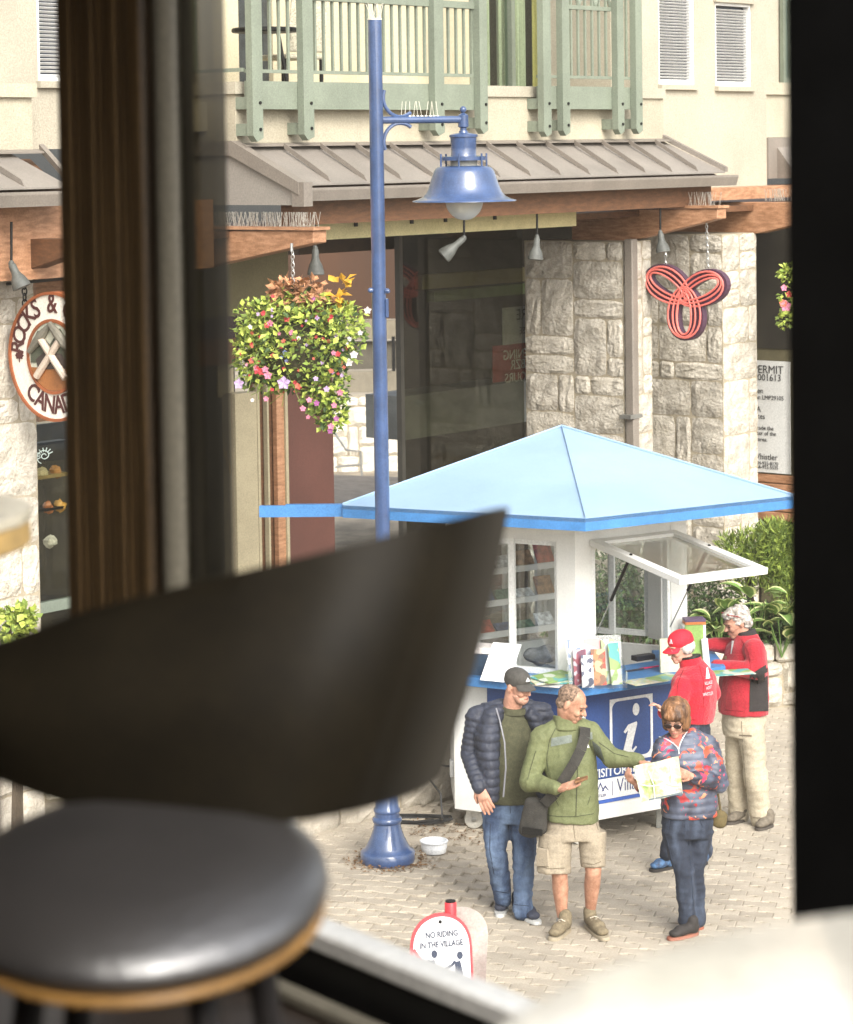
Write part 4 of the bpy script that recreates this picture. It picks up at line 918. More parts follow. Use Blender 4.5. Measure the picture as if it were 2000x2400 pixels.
# casters
def caster(p, nm='caster'):
    mb = MB(); mb.box(Frame(p, (1, 0, 0), (0, 1, 0)), -0.035, 0.035, -0.03, 0.03, 0.17, 0.198); mb.box(Frame(p, (1, 0, 0), (0, 1, 0)), -0.03, 0.012, -0.026, -0.02, 0.06, 0.17); mb.box(Frame(p, (1, 0, 0), (0, 1, 0)), -0.03, 0.012, 0.02, 0.026, 0.06, 0.17)
    c = build(nm, mb, M('caster_steel', (0.55, 0.54, 0.5), 0.45, 0.2, metal=0.5), kiosk)
    mb = MB(); mb.lathe(p + Vector((0.03, 0.016, 0.075)), [(0.03, 0), (0.055, 0.0), (0.072, 0.006), (0.075, 0.012), (0.075, 0.02), (0.072, 0.026), (0.055, 0.032), (0.03, 0.032)], 20, ax=(0, -1, 0)); build('wheel', mb, M('caster_wheel', (0.6, 0.58, 0.52), 0.5, 0.1), c, smooth=True)
    mb = MB(); mb.lathe(p + Vector((0.03, -0.018, 0.075)), [(0.02, 0), (0.02, 0.01), (0.01, 0.012)], 10, ax=(0, -1, 0)); build('hub', mb, m_steel, c)
for k in (-1, 0, 1, 3):
    p = kc(BR - 0.14, k); p.z = gz(p.x, p.y); caster(p)
p = kc(BR - 0.30, -1); mb = MB(); mb.box(Frame(p, (1, 0, 0), (0, 1, 0)), -0.02, 0.02, -0.02, 0.02, 0.005, 0.198); mb.box(Frame(p, (1, 0, 0), (0, 1, 0)), -0.06, 0.06, -0.04, 0.04, 0.002, 0.02); build('jack_leg', mb, M('dull_steel', (0.2, 0.2, 0.18), 0.6), kiosk)
p = kc(BR - 0.12, 1); p.x -= 0.12; mb = MB(); mb.box(Frame(p, (1, 0, 0), (0, 1, 0)), -0.025, 0.025, -0.02, 0.02, 0.0, 0.198); build('jack_leg', mb, M('dull_steel', (0.2, 0.2, 0.18), 0.6), kiosk)
# power socket
fl, Ll = face_frame(-2)
mb = MB(); mb.box(fl, Ll - 0.20, Ll - 0.10, 0.0, 0.03, 0.42, 0.55); build('socket', mb, M('grey_plastic', (0.5, 0.5, 0.48), 0.5), kiosk, bevel=0.006)
s0 = fl(Ll - 0.15, 0.035, 0.5)
mb = MB(); c = G(1020, 1948); c.z = gz(c.x, c.y) + 0.012
pts = [s0, s0 + Vector((-0.08, -0.03, 0.02)), s0 + Vector((-0.16, -0.06, -0.08)), P(1033, 1860, c.y), P(1037, 1915, c.y - 0.05), c + Vector((0.05, -0.05, 0.02))]
for k in range(40):
    th = k * 0.62; q = 0.22 + 0.04 * math.sin(k * 1.7); pts.append(c + Vector((-0.15 + q * math.cos(th) * 1.2, q * 0.5 * math.sin(th), 0.008 + 0.0007 * k)))
mb.tube(pts, 0.009, 6); o = build('power_cable', mb, M('rubber_black', (0.02, 0.02, 0.02), 0.5), smooth=True); tag(o, 'black power cable coiled on the ground beside the kiosk', 'cable')
# inside: shelves with paper
m_tray = M('tray_grey', (0.16, 0.16, 0.17), 0.5)
shelf = thing('brochure_shelf', 'white wire brochure shelf inside the kiosk window', 'shelf', KC + Vector((0, 0, 1.03)))
fi, Li = face_frame(-3, BR - 0.14)
for k, z in enumerate((1.36, 1.62, 1.88, 2.12)):
    mb = MB(); mb.box(fi, 0.05, Li - 0.05, -0.16, 0.0, z, z + 0.015); mb.box(fi, 0.05, Li - 0.05, -0.175, -0.16, z, z + 0.05); build('shelf_board', mb, m_kw, shelf)
mb = MB(); mb.box(fi, 0.05, 0.07, -0.16, 0, 1.03, 2.2); build('upright', mb, m_kw, shelf); mb = MB(); mb.box(fi, Li - 0.07, Li - 0.05, -0.16, 0, 1.03, 2.2); build('upright', mb, m_kw, shelf)
inks = [(srgb(210, 214, 216), 'white'), (srgb(70, 90, 120), 'navy'), (srgb(150, 120, 90), 'tan'), (srgb(90, 120, 100), 'green'), (srgb(170, 80, 60), 'rust')]
lv = ('lowest', 'second', 'third', 'top')
for k, z in enumerate((1.375, 1.635, 1.895, 2.135)):
    for j in range(4):
        c_, nm = inks[(k * 2 + j * 3) % 5]; a = 0.09 + j * 0.2; mb = MB(); hgt = rng.uniform(0.05, 0.17)
        mb.slab([fi(a, -0.145, z + 0.002), fi(a + 0.17, -0.145, z + 0.002), fi(a + 0.17, -0.06, z + hgt), fi(a, -0.06, z + hgt)], (0, 0, 0.02))
        o = build('leaflet_stack', mb, M('leaflet_' + nm, c_, 0.5, 0.4, 25)); tag(o, f'{nm} leaflet stack on the {lv[k]} shelf inside the kiosk, place {("one", "two", "three", "four")[j]} along', 'leaflets', 'leaflets on the kiosk shelf')
fi2, Li2 = face_frame(-2, BR - 0.12)
for k, (a, z) in enumerate(((0.2, 2.02), (0.55, 1.98), (0.62, 1.55))):
    mb = MB(); mb.prism(Frame(fi2.o, fi2.ex, fi2.ey), [(a, z), (a + 0.28, z + 0.02), (a + 0.25, z + 0.2), (a + 0.05, z + 0.24)], -0.03, -0.01)
    o = build('tote_bag', mb, M('tote_print', srgb(80, 84, 88), 0.8, 0.5, 6, c2=srgb(215, 215, 210), lo=0.45, hi=0.5)); tag(o, ('grey printed tote bag hung high at the far end of the kiosk', 'grey printed tote bag hung in the sliding kiosk window', 'grey printed tote bag hung lowest in the kiosk window')[k], 'bag', 'bags hung in the kiosk')

# ================================================================== THINGS ON THE COUNTER
ct = CT1 + 0.002
def on_counter(u, v): return G(u, v, ct)
def card(name, label, cat, p, w_, h_, yaw, lean, mt, th=0.006, group=None):
    ex = Vector((math.cos(yaw), math.sin(yaw), 0)); back = Vector((-ex.y, ex.x, 0)); up = Vector((0, 0, math.cos(lean))) + back * math.sin(lean)
    mb = MB(); p = Vector(p); mb.slab([p - ex * w_ / 2, p + ex * w_ / 2, p + ex * w_ / 2 + up * h_, p - ex * w_ / 2 + up * h_], back * th)
    return tag(build(name, mb, mt, loc=p), label, cat, group)
yF = math.atan2(fr0.ex.y, fr0.ex.x)
hb = on_counter(1400, 1612)
hold = thing('brochure_holder', 'clear acrylic brochure holder on the kiosk corner', 'holder', hb)
m_acr = glass('acrylic', (0.96, 0.97, 0.97), 0.9)
hf = Frame(hb, Vector((math.cos(R(8)), math.sin(R(8)), 0)), Vector((-math.sin(R(8)), math.cos(R(8)), 0)))
for nm, q in (('back_plate', [hf(-0.2, 0.1, 0), hf(0.22, 0.1, 0), hf(0.22, 0.18, 0.36), hf(-0.2, 0.18, 0.36)]), ('front_plate', [hf(-0.2, -0.04, 0), hf(0.22, -0.04, 0), hf(0.22, -0.06, 0.11), hf(-0.2, -0.06, 0.11)]), ('side_plate', [hf(-0.2, -0.04, 0), hf(-0.2, 0.1, 0), hf(-0.2, 0.14, 0.2), hf(-0.2, -0.05, 0.11)]), ('side_plate', [hf(0.22, -0.04, 0), hf(0.22, 0.1, 0), hf(0.22, 0.14, 0.2), hf(0.22, -0.05, 0.11)])):
    mb = MB(); mb.slab(q, (0.002, -0.003, 0)); build(nm, mb, m_acr, hold)
pm = {'lake': print_mat('print_lake', [srgb(190, 205, 220), srgb(225, 230, 235), srgb(140, 160, 190), srgb(230, 225, 215)], 22), 'maroon': print_mat('print_maroon', [srgb(130, 50, 70), srgb(160, 70, 90), srgb(200, 190, 200), srgb(120, 60, 90)], 30),
      'sky': print_mat('print_sky', [srgb(190, 200, 225), srgb(205, 212, 232), srgb(220, 225, 235), srgb(230, 180, 180)], 9), 'orange': print_mat('print_orange', [srgb(205, 70, 50), srgb(210, 140, 90), srgb(150, 100, 70), srgb(220, 190, 150)], 26),
      'white': print_mat('print_white', [srgb(235, 235, 232), srgb(228, 230, 232), srgb(90, 95, 120), srgb(240, 240, 238)], 28), 'green': print_mat('print_green', [srgb(150, 185, 110), srgb(170, 200, 130), srgb(220, 230, 215), srgb(110, 190, 190)], 14),
      'teal': print_mat('print_teal', [srgb(80, 170, 175), srgb(225, 235, 230), srgb(190, 215, 160), srgb(235, 238, 235)], 16), 'map': print_mat('print_map', [srgb(232, 236, 220), srgb(205, 222, 170), srgb(240, 236, 215), srgb(240, 220, 190), srgb(215, 228, 190), srgb(190, 210, 225)], 34)}
for (a, b, w_, h_, key, label, ya) in ((-0.14, 0.10, 0.1, 0.34, 'lake', 'pale lake photo brochure at the back of the acrylic holder', 0), (-0.11, 0.06, 0.1, 0.27, 'maroon', 'maroon cover brochure in the acrylic holder', 0.02), (0.0, 0.10, 0.13, 0.34, 'sky', 'pale blue magazine in the middle of the acrylic holder', 0), (0.03, 0.05, 0.11, 0.27, 'orange', 'orange and red magazine in the acrylic holder', 0),
                                   (-0.07, -0.01, 0.09, 0.24, 'white', 'white leaflet at the front of the acrylic holder', -0.05), (0.13, 0.09, 0.11, 0.33, 'teal', 'white and teal brochure in the acrylic holder', 0.25), (0.165, 0.05, 0.09, 0.31, 'green', 'lime green brochure at the end of the acrylic holder', 0.3)):
    card('brochure', label, 'brochure', hf(a, b, 0.006), w_, h_, R(8) + ya, 0.2, pm[key], 0.008, 'brochures in the acrylic holder')
wb = on_counter(1165, 1600)
card('white_board', 'blank white board propped on the counter near the capped man', 'board', wb + Vector((-0.02, 0.05, 0)), 0.24, 0.34, R(-28), 0.75, M('white_card', (0.8, 0.8, 0.8), 0.5, 0.02), 0.01)
bx = on_counter(1120, 1590) + Vector((0, 0.25, 0)); mb = MB(); fbx = Frame(bx, (0.9, -0.43, 0), (0.43, 0.9, 0)); mb.box(fbx, -0.2, 0.2, -0.12, 0.12, 0, 0.16); o = build('paper_tray', mb, M('dark_tray', srgb(40, 62, 84), 0.5, 0.3)); tag(o, 'dark blue tray of paper behind the white board', 'tray')
mb = MB(); mb.box(fbx, -0.16, 0.16, -0.10, 0.10, 0.163, 0.21); o = build('paper_pile', mb, M('white_pages', (0.72, 0.68, 0.66), 0.6, 0.1, 60, stretch=(1, 1, 12)), bevel=0.003); tag(o, 'pile of white pages on the dark tray', 'paper')
nb = on_counter(1290, 1606)
lab = ('white newspaper lying lowest on the counter beside the holder', 'pale green newspaper in the middle of the counter pile', 'folded white map on the counter pile', 'loose lime green leaflet on top of the counter pile')
for k in range(4):
    mb = MB(); ya = R(-25 + 22 * k); f_ = Frame(nb + Vector((0.03 * k - 0.05, 0.06 + 0.02 * (k % 2), 0.014 * k)), (math.cos(ya), math.sin(ya), 0), (-math.sin(ya), math.cos(ya), 0.08 * (k > 1)))
    mb.box(f_, -0.17, 0.17, -0.11, 0.11, 0, 0.011); o = build('newspaper', mb, pm[('white', 'green', 'map', 'green')[k]], bevel=0.002); tag(o, lab[k], 'newspaper')
mb = MB(); p = on_counter(1275, 1575) + Vector((0, 0.35, 0)); mb.ell(p + Vector((0, 0, 0.07)), (0.15, 0.1, 0.075)); me = remesh(mb, 0.012, 2); displace(me, lambda c, n: 0.03 * vnoise(c, 12)); o = finish('grey_bundle', me, M('grey_knit', (0.28, 0.28, 0.29), 0.95, 0.3, 20), None); tag(o, 'crumpled grey cloth bundle inside the kiosk window', 'cloth')
for k, (u, v, w_, d_, ya, key, lb_) in enumerate(((1515, 1600, 0.32, 0.2, 30, 'map', 'printed map lying flat on the counter by the red capped woman'), (1560, 1592, 0.26, 0.18, 45, 'green', 'light green map lying flat on the counter by the red capped woman'), (1715, 1581, 0.34, 0.2, 12, 'green', 'pale green sheet hanging over the counter end'))):
    p = on_counter(u, v); f_ = Frame(p + Vector((0, 0.05, 0.002 * k)), (math.cos(R(ya)), math.sin(R(ya)), 0), (-math.sin(R(ya)), math.cos(R(ya)), 0.0)); mb = MB(); mb.box(f_, -w_ / 2, w_ / 2, -d_ / 2, d_ / 2, 0, 0.004); o = build('map_sheet', mb, pm[key]); tag(o, lb_, 'map')
for u, v, c_, lb_ in ((1525, 1574, srgb(200, 40, 90), 'pink pen on the counter under the hatch'), (1490, 1580, srgb(40, 40, 50), 'dark pen on the counter under the hatch')):
    p = on_counter(u, v) + Vector((0, 0.1, 0.012)); mb = MB(); mb.cyl(p - fr0.ex * 0.09, p + fr0.ex * 0.09, 0.007, n=8); o = build('pen', mb, M('pen_' + lb_[:4], c_, 0.4)); tag(o, lb_, 'pen')
mb = MB(); p = on_counter(1520, 1560) + Vector((0, 0.2, 0)); mb.box(Frame(p, fr0.ex, -fr0.ey), -0.09, 0.09, 0, 0.08, 0, 0.04); o = build('card_box', mb, M('black_box', (0.02, 0.02, 0.03), 0.5), bevel=0.004); tag(o, 'small black box on the kiosk ledge', 'box')
gp = on_counter(1632, 1574)
card('booklet', 'tall green booklet standing on the counter between the red jackets', 'booklet', gp + Vector((0.0, 0.08, 0)), 0.14, 0.34, R(5), 0.05, M('booklet_green', srgb(132, 162, 86), 0.5, 0.1, 8), 0.03)
card('leaflet', 'white leaflets standing beside the tall green booklet', 'leaflet', gp + Vector((0.1, 0.06, 0)), 0.06, 0.24, R(50), 0.1, M('white_card2', (0.72, 0.72, 0.74), 0.5, 0.1, 20), 0.02)
card('cream_folder', 'cream folder standing on the counter behind the red capped woman', 'folder', gp + Vector((-0.18, 0.0, 0)), 0.2, 0.26, R(20), 0.05, M('cream_card', srgb(206, 204, 176), 0.6, 0.05), 0.02)
bp_ = gp + Vector((0.0, 0.22, 0))
for k, c_ in enumerate((srgb(220, 220, 216), srgb(190, 110, 60), srgb(90, 70, 100))):
    mb = MB(); mb.box(Frame(bp_, (1, 0.1, 0), (-0.1, 1, 0)), -0.09 + 0.02 * (k > 0), 0.09, -0.06, 0.06, 0.0 + (0, 0.33, 0.355)[k], (0.328, 0.353, 0.375)[k]); o = build('book', mb, M('book_%d' % k, c_, 0.5, 0.1)); tag(o, ('white box file behind the green booklet', 'orange book lying on the white box file', 'purple book topmost on the white box file')[k], 'book')
# ================================================================== BOWL, SIGN ON THE PLAZA
c = G(1018, 2018); c.z = gz(c.x, c.y) + 0.002
mb = MB(); mb.lathe(c, [(0.01, 0.004), (0.082, 0.004), (0.086, 0.0), (0.09, 0.004), (0.094, 0.035), (0.098, 0.037), (0.098, 0.045), (0.1, 0.075), (0.108, 0.082), (0.108, 0.09), (0.1, 0.092), (0.094, 0.08), (0.086, 0.012), (0.01, 0.010)], 30); bowl = build('dog_bowl', mb, M('bowl_white', (0.78, 0.8, 0.82), 0.3, 0.04), loc=c, smooth=True); tag(bowl, 'white plastic dog bowl on the paving near the lamp base', 'bowl')
SD = 14.6
sg0 = P(1030, 2136, SD)
sign = thing('folding_sign', 'oval white no riding sign with red rim and red handle', 'sign', Vector((sg0.x, SD, 0)))
sx_ = Vector((0.93, 0.36, 0)).normalized(); sn = Vector((sx_.y, -sx_.x, 0))      # face looks at the camera, a little to the left
sx_ = Vector((0.965, 0.26, 0)).normalized()
def tomb(w_, h0, h1, n=22):
    pts = [(-w_ * 0.93, h0), (w_ * 0.93, h0)]
    for i in range(n + 1):
        th = math.pi * i / n; pts.append((w_ * math.cos(th), h1 + (math.sin(th) ** 0.8) * w_ * 1.15))
    return pts
topz = sg0.z
sgc = P(1030, 2136, SD)
def board(off, lean, mt_face, label, real=True):
    o_ = sgc - Vector((0, 0, topz)) + off; up = Vector((0, 0, 1)); nrm = Vector((sx_.y, -sx_.x, 0)); up = (up + nrm * lean).normalized() if lean else up
    fr_ = Frame(o_ + Vector((0, 0, 0)), sx_, nrm.cross(sx_) * 0 + Vector((nrm.x, nrm.y, 0)), Vector((-nrm.x * lean, -nrm.y * lean, 1)))
    fr_.o = o_ + Vector((nrm.x * lean * topz, nrm.y * lean * topz, 0))
    return fr_
WDT = 0.182
f_ = board(Vector((0, 0, 0)), 0.16, None, '')
h1 = topz - WDT * 1.15 - 0.01
mb = MB(); mb.prism(f_, tomb(WDT, 0.02, h1), -0.008, 0.0); fb_ = build('front_board', mb, M('sign_red', srgb(214, 52, 60), 0.4, 0.05), sign)
mb = MB(); mb.prism(f_, tomb(WDT - 0.016, 0.036, h1), 0.0025, 0.004); build('white_field', mb, M('sign_face', (0.66, 0.66, 0.68), 0.35, 0.02), fb_)
ez_ = f_.ez.normalized(); sz = topz
m_ink = M('sign_ink', (0.02, 0.03, 0.06), 0.5)
mb = MB(); text_mb(mb, 'NO RIDING', 0.047, f_(0.005, 0.006, topz - 0.14), f_.ex, ez_, 0.002, sx=0.78, off=0.0012); text_mb(mb, 'IN THE VILLAGE', 0.047, f_(0.0, 0.006, topz - 0.195), f_.ex, ez_, 0.002, sx=0.76, off=0.0012); build('lettering', mb, m_ink, fb_)
def figure(cx, cz, s, riding):
    mb = MB(); pts = lambda l: [(cx + a * s, cz + b * s) for a, b in l]
    mb.prism(f_, pts([(0.03 + 0.021 * math.cos(q * 0.5236), 0.17 + 0.026 * math.sin(q * 0.5236)) for q in range(12)]), 0.005, 0.007)
    mb.prism(f_, pts([(-0.01, 0.13), (0.03, 0.135), (0.045, 0.06), (0.05, -0.02), (0.03, -0.02), (0.02, 0.04), (-0.03, -0.02), (-0.05, -0.015), (-0.005, 0.06)]), 0.0046, 0.0066)
    mb.prism(f_, pts([(-0.075, 0.085), (-0.02, 0.105), (0.0, 0.135), (-0.015, 0.14), (-0.03, 0.12), (-0.08, 0.10)]), 0.0052, 0.0072)
    for a in ((-0.06, -0.06), (0.06, -0.06)):
        mb.prism(f_, pts([(a[0] + 0.035 * math.cos(q * 0.5236), a[1] + 0.035 * math.sin(q * 0.5236)) for q in range(12)] ), 0.0046, 0.0062)
    return build('figure', mb, m_ink, fb_)
figure(-0.07, topz - 0.375, 0.85, True); figure(0.08, topz - 0.395, 0.85, False)
mb = MB(); mb.prism(f_, [(-0.172, topz - 0.20), (-0.158, topz - 0.19), (0.01, topz - 0.44), (-0.006, topz - 0.45)], 0.008, 0.0095); build('red_bar', mb, M('sign_red', srgb(214, 52, 60), 0.4), fb_)
f2_ = board(Vector((0.115, 0.20, 0)), -0.16, None, '')
mb = MB(); mb.prism(f2_, tomb(WDT, 0.02, h1 - 0.03), -0.008, 0.0); o = build('rear_board', mb, M('sign_back', srgb(150, 130, 126), 0.5, 0.3, 3, c2=srgb(190, 186, 180)), sign)
mb = MB(); mb.prism(f2_, [(-0.12, 0.05), (-0.03, 0.05), (0.04, h1 + 0.05), (-0.06, h1 + 0.1)], 0.0025, 0.004); build('red_patch', mb, M('sign_red_worn', srgb(196, 70, 76), 0.5, 0.3, 12), o)
hc = sgc + Vector((0.065, 0.08, -0.02)); mb = MB(); mb.lathe(hc, [(0.034, -0.12), (0.034, 0.045), (0.03, 0.05)], 18); build('handle', mb, M('sign_red', srgb(214, 52, 60), 0.4), sign, smooth=True)
mb = MB(); mb.lathe(hc, [(0.03, 0.0505), (0.03, 0.058), (0.01, 0.06)], 18); build('handle_cap', mb, m_black, sign)
mb = MB(); mb.cyl(f_(0, 0.006, topz - 0.055), f_(0, 0.012, topz - 0.055), 0.01, n=8); build('bolt', mb, m_black, sign)

# ================================================================== HANGING LAMPS UNDER THE EAVES
m_spot = M('spot_grey', srgb(84, 86, 82), 0.6, 0.25, 14)
def spot(u, vtop, vb0, vb1, d, tilt, label, s=1.0):
    top = P(u, vtop, d); p = P(u, vb0, d)
    t = thing('spot_lamp', label, 'lamp', top, 'spot lamps hung under the eaves')
    mb = MB(); mb.cyl(top, p, 0.010, n=8); build('stem', mb, m_black, t)
    mb = MB(); mb.ell(p, (0.022, 0.022, 0.028)); build('joint', mb, m_spot, t, smooth=True)
    ax = (P(u + tilt[0], vb1, d) - p); L = ax.length; ax.normalize()
    mb = MB(); mb.lathe(p, [(0.018, 0), (0.028, L * 0.06), (0.030, L * 0.35), (0.036, L * 0.45), (0.055, L * 0.62), (0.068, L * 0.85), (0.07, L * 0.96), (0.05, L * 0.985), (0.01, L * 0.97)], 18, ax=ax); build('lamp_shade', mb, m_spot, t, smooth=True, ang=50)
    return t
dq = lambda u, o=1.0: px(FA(tt(u, o), o, 4.5))[2]
spot(739, 470, 582, 646, dq(739), (2, 0), 'grey spot lamp hanging above the flower basket')
spot(1088, 505, 558, 602, dq(1088), (-50, 0), 'grey spot lamp tilted sideways below the street lamp globe')
spot(1259, 462, 556, 610, dq(1259), (-4, 0), 'grey spot lamp hanging before the pillar with the downpipe')
spot(1548, 446, 545, 592, dq(1548), (7, 0), 'grey spot lamp hanging above the trefoil sign')
spot(27, 520, 618, 676, dq(27), (26, 0), 'grey spot lamp hanging above the round sign')

def chain(mb, p0, p1, link=0.045, r=0.004):
    p0, p1 = Vector(p0), Vector(p1); n = max(2, int((p1 - p0).length / (link * 0.72))); ax = (p1 - p0).normalized()
    for i in range(n):
        c = p0.lerp(p1, (i + 0.5) / n); a = Vector((1, 0, 0)) if i % 2 else Vector((0.5, 0.85, 0))
        mb.tube([c + ax * (link / 2 * math.cos(q)) + a * (link * 0.28 * math.sin(q)) for q in [k * math.pi / 5 for k in range(11)]], r, 5)
# ================================================================== TREFOIL SIGN (hangs across the street line)
tT = tb2 + 0.09
tc_ = oz(1603, 705, tT); TF = Frame(FA(tT, tc_[0], tc_[1]), FN, FE)            # a to the right, b away from us
pxm = FPX / px(TF.o)[2]; ku = 1 / (pxm * 0.7746 * 1.02); kv = 1 / pxm
def tp(u, v): return ((u - 1603) * ku, -(v - 705) * kv)
tref = thing('trefoil_sign', 'pink and purple trefoil shop sign hanging on chains before the granite pillar', 'sign', TF.o)
m_pk = M('coral_pink', srgb(226, 118, 108), 0.5, 0.08); m_pp = M('plum_purple', srgb(74, 48, 66), 0.55, 0.15)
lobes = [((1612, 702), (1526, 640), 42), ((1596, 706), (1686, 650), 40), ((1606, 672), (1604, 792), 40)]
def lobe_loop(c0, c1, wid, n=28, sq=0.0):
    """closed leaf-shaped loop from c0 (centre) to c1 (tip)"""
    x0, y0 = c0; x1, y1 = c1; L = math.hypot(x1 - x0, y1 - y0); dx, dy = (x1 - x0) / L, (y1 - y0) / L; out = []
    for i in range(n):
        th = 2 * math.pi * i / n; s = (1 - math.cos(th)) / 2; w_ = wid * math.sin(th) * (0.78 + 0.22 * s)
        out.append((x0 + dx * L * s - dy * w_, y0 + dy * L * s + dx * w_))
    return [tp(*p) for p in out]
for q, (c0, c1, wd) in enumerate(lobes):
    dx, dy = (c1[0] - c0[0]), (c1[1] - c0[1]); L = math.hypot(dx, dy); e = (c1[0] + dx / L * 7, c1[1] + dy / L * 7)
    outer = lobe_loop(c0, e, wd + 5); inner = lobe_loop((c0[0] + dx * 0.16, c0[1] + dy * 0.16), (c1[0] - dx * 0.08, c1[1] - dy * 0.08), 16)
    n = len(outer); mb = MB()
    vs = [TF(a, b, c) for b in (0.0, 0.075) for ring in (outer, inner) for a, c in ring]
    fs = []
    for i in range(n):
        j = (i + 1) % n
        fs += [(i, j, n + j, n + i), (2 * n + i, 3 * n + i, 3 * n + j, 2 * n + j), (i, 2 * n + i, 2 * n + j, j), (n + i, n + j, 3 * n + j, 3 * n + i)]
    mb._add(vs, fs); lb = build('lobe', mb, m_pp, tref)
    for k, (w_, s0, s1) in enumerate(((wd, 0.0, 1.0), (wd * 0.70, 0.03, 0.985), (18, 0.12, 0.93))):
        lp = lobe_loop((c0[0] + dx * s0, c0[1] + dy * s0), (c0[0] + dx * s1, c0[1] + dy * s1), w_)
        mb = MB(); pts = [TF(a, -0.012 - 0.002 * k - 0.001 * q, c) for a, c in lp]; mb.tube(pts + [pts[0]], 0.0105, 6, flat=1.0); build('pink_band', mb, m_pk, lb, smooth=True)
    if True:
        mb = MB(); vs = [TF(a * 1.0, b, c) for b in (-0.012, 0.07) for a, c in lobe_loop((c0[0] + dx * 0.15, c0[1] + dy * 0.15), (c1[0] - dx * 0.075, c1[1] - dy * 0.075), 17)]; mb._add(vs, [(i, (i + 1) % n, n + (i + 1) % n, n + i) for i in range(n)]); build('pink_rim', mb, m_pk, lb)
for (u0, v0, u1, v1) in ((1556, 588, 1556, 624), (1652, 520, 1656, 632)):
    a = oz(u0, v0, tT); b = oz(u1, v1, tT); mb = MB(); chain(mb, FA(tT + 0.03, *a), FA(tT + 0.03, *b)); build('chain', mb, m_steel, tref)

# ================================================================== ROUND SHOP SIGN (left)
tS = tb4 + 0.06
sc_ = oz(126, 836, tS); SF = Frame(FA(tS, sc_[0], sc_[1]), FN, FE); pm_ = FPX / px(SF.o)[2]
rsign = thing('round_sign', 'round white rock shop sign with carved hammers and brown rim', 'sign', SF.o)
Rr = 153 / pm_
m_rim = M('sign_brown', srgb(150, 84, 48), 0.5, 0.15); m_sgw = M('sign_cream', srgb(232, 226, 214), 0.6, 0.05, 4); m_maro = M('sign_maroon', srgb(78, 36, 34), 0.5, 0.1)
def disc(mb, r0, r1, b0, b1, n=48, cx=0, cz=0):
    vs = [SF(cx + r_ * math.cos(2 * math.pi * i / n), b, cz + r_ * math.sin(2 * math.pi * i / n)) for b in (b0, b1) for r_ in (r0, r1) for i in range(n)]; fs = []
    for i in range(n):
        j = (i + 1) % n; fs += [(i, j, n + j, n + i), (2 * n + i, 3 * n + i, 3 * n + j, 2 * n + j), (n + i, n + j, 3 * n + j, 3 * n + i), (i, 2 * n + i, 2 * n + j, j)]
    mb._add(vs, fs)
mb = MB(); disc(mb, 0.01, Rr * 0.97, 0.0, 0.08); build('disc', mb, m_sgw, rsign)
mb = MB(); disc(mb, Rr * 0.955, Rr, -0.015, 0.09); build('rim', mb, m_rim, rsign)
mb = MB(); disc(mb, Rr * 0.53, Rr * 0.58, -0.015, -0.002); build('inner_rim', mb, m_rim, rsign)
mb = MB(); disc(mb, 0.005, Rr * 0.53, -0.006, -0.002); ins = build('scene_panel', mb, M('sky_panel', srgb(196, 196, 178), 0.6, 0.1), rsign)
ir = Rr * 0.525
mb = MB(); mb.prism(SF, [(ir * math.cos(R(q)), ir * math.sin(R(q))) for q in range(200, 341, 10)], -0.010, -0.0065); build('ground_field', mb, M('sign_ochre', srgb(150, 96, 52), 0.6, 0.15), ins)
mb = MB(); mb.prism(SF, [(-ir * 0.93, ir * 0.3), (-ir * 0.6, ir * 0.75), (-ir * 0.1, ir * 0.35), (ir * 0.35, ir * 0.85), (ir * 0.9, ir * 0.2), (ir * 0.9, -ir * 0.2), (-ir * 0.93, -ir * 0.2)], -0.013, -0.0105); build('hill_field', mb, M('sign_forest', srgb(74, 78, 64), 0.6, 0.2), ins)
mb = MB(); mb.prism(SF, [(-ir * 0.7, -ir * 0.1), (-ir * 0.3, ir * 0.15), (ir * 0.4, ir * 0.1), (ir * 0.8, -ir * 0.3), (-ir * 0.6, -ir * 0.4)], -0.016, -0.0135); build('rock_field', mb, M('sign_rock', srgb(60, 50, 46), 0.6, 0.2), ins)
for k, (a0, c0, a1, c1) in enumerate(((-0.45, 0.55, 0.62, -0.6), (0.45, 0.55, -0.62, -0.6))):
    p0, p1 = SF(a0 * ir, -0.03, c0 * ir), SF(a1 * ir, -0.03, c1 * ir); mb = MB(); mb.tube([p0, p1], 0.028, 8); h = build('hammer', mb, M('handle_pale', srgb(196, 180, 164), 0.5, 0.1), ins, smooth=True)
    d = Vector((c0 - c1, 0, -(a0 - a1))); s = SF.ex * (c1 - c0) + SF.ez * (a0 - a1) ; s = (SF.ex * -(c0 - c1) + SF.ez * (a0 - a1)).normalized(); mb = MB(); mb.tube([p0 - s * 0.17, p0 - s * 0.05, p0 + s * 0.05, p0 + s * 0.16], [0.008, 0.034, 0.034, 0.02], 8); build('hammer_head', mb, M('hammer_grey', srgb(120, 116, 104), 0.45, 0.2), h, smooth=True)
def arc_text(body, r_, a_mid, step, size, up_out, mt):
    mb = MB(); n = len(body)
    for i, ch in enumerate(body):
        if ch == ' ': continue
        a = R(a_mid + (n - 1) / 2 * step - i * step) if up_out else R(a_mid - (n - 1) / 2 * step + i * step)
        c = SF(r_ * math.cos(a), -0.004, r_ * math.sin(a)); rad = SF.ex * math.cos(a) + SF.ez * math.sin(a); tan = SF.ex * math.sin(a) - SF.ez * math.cos(a)
        if not up_out: rad, tan = -rad, -tan
        text_mb(mb, ch, size, c, tan, rad, 0.006, sx=0.85, off=0.002)
    return build('lettering', mb, mt, rsign)
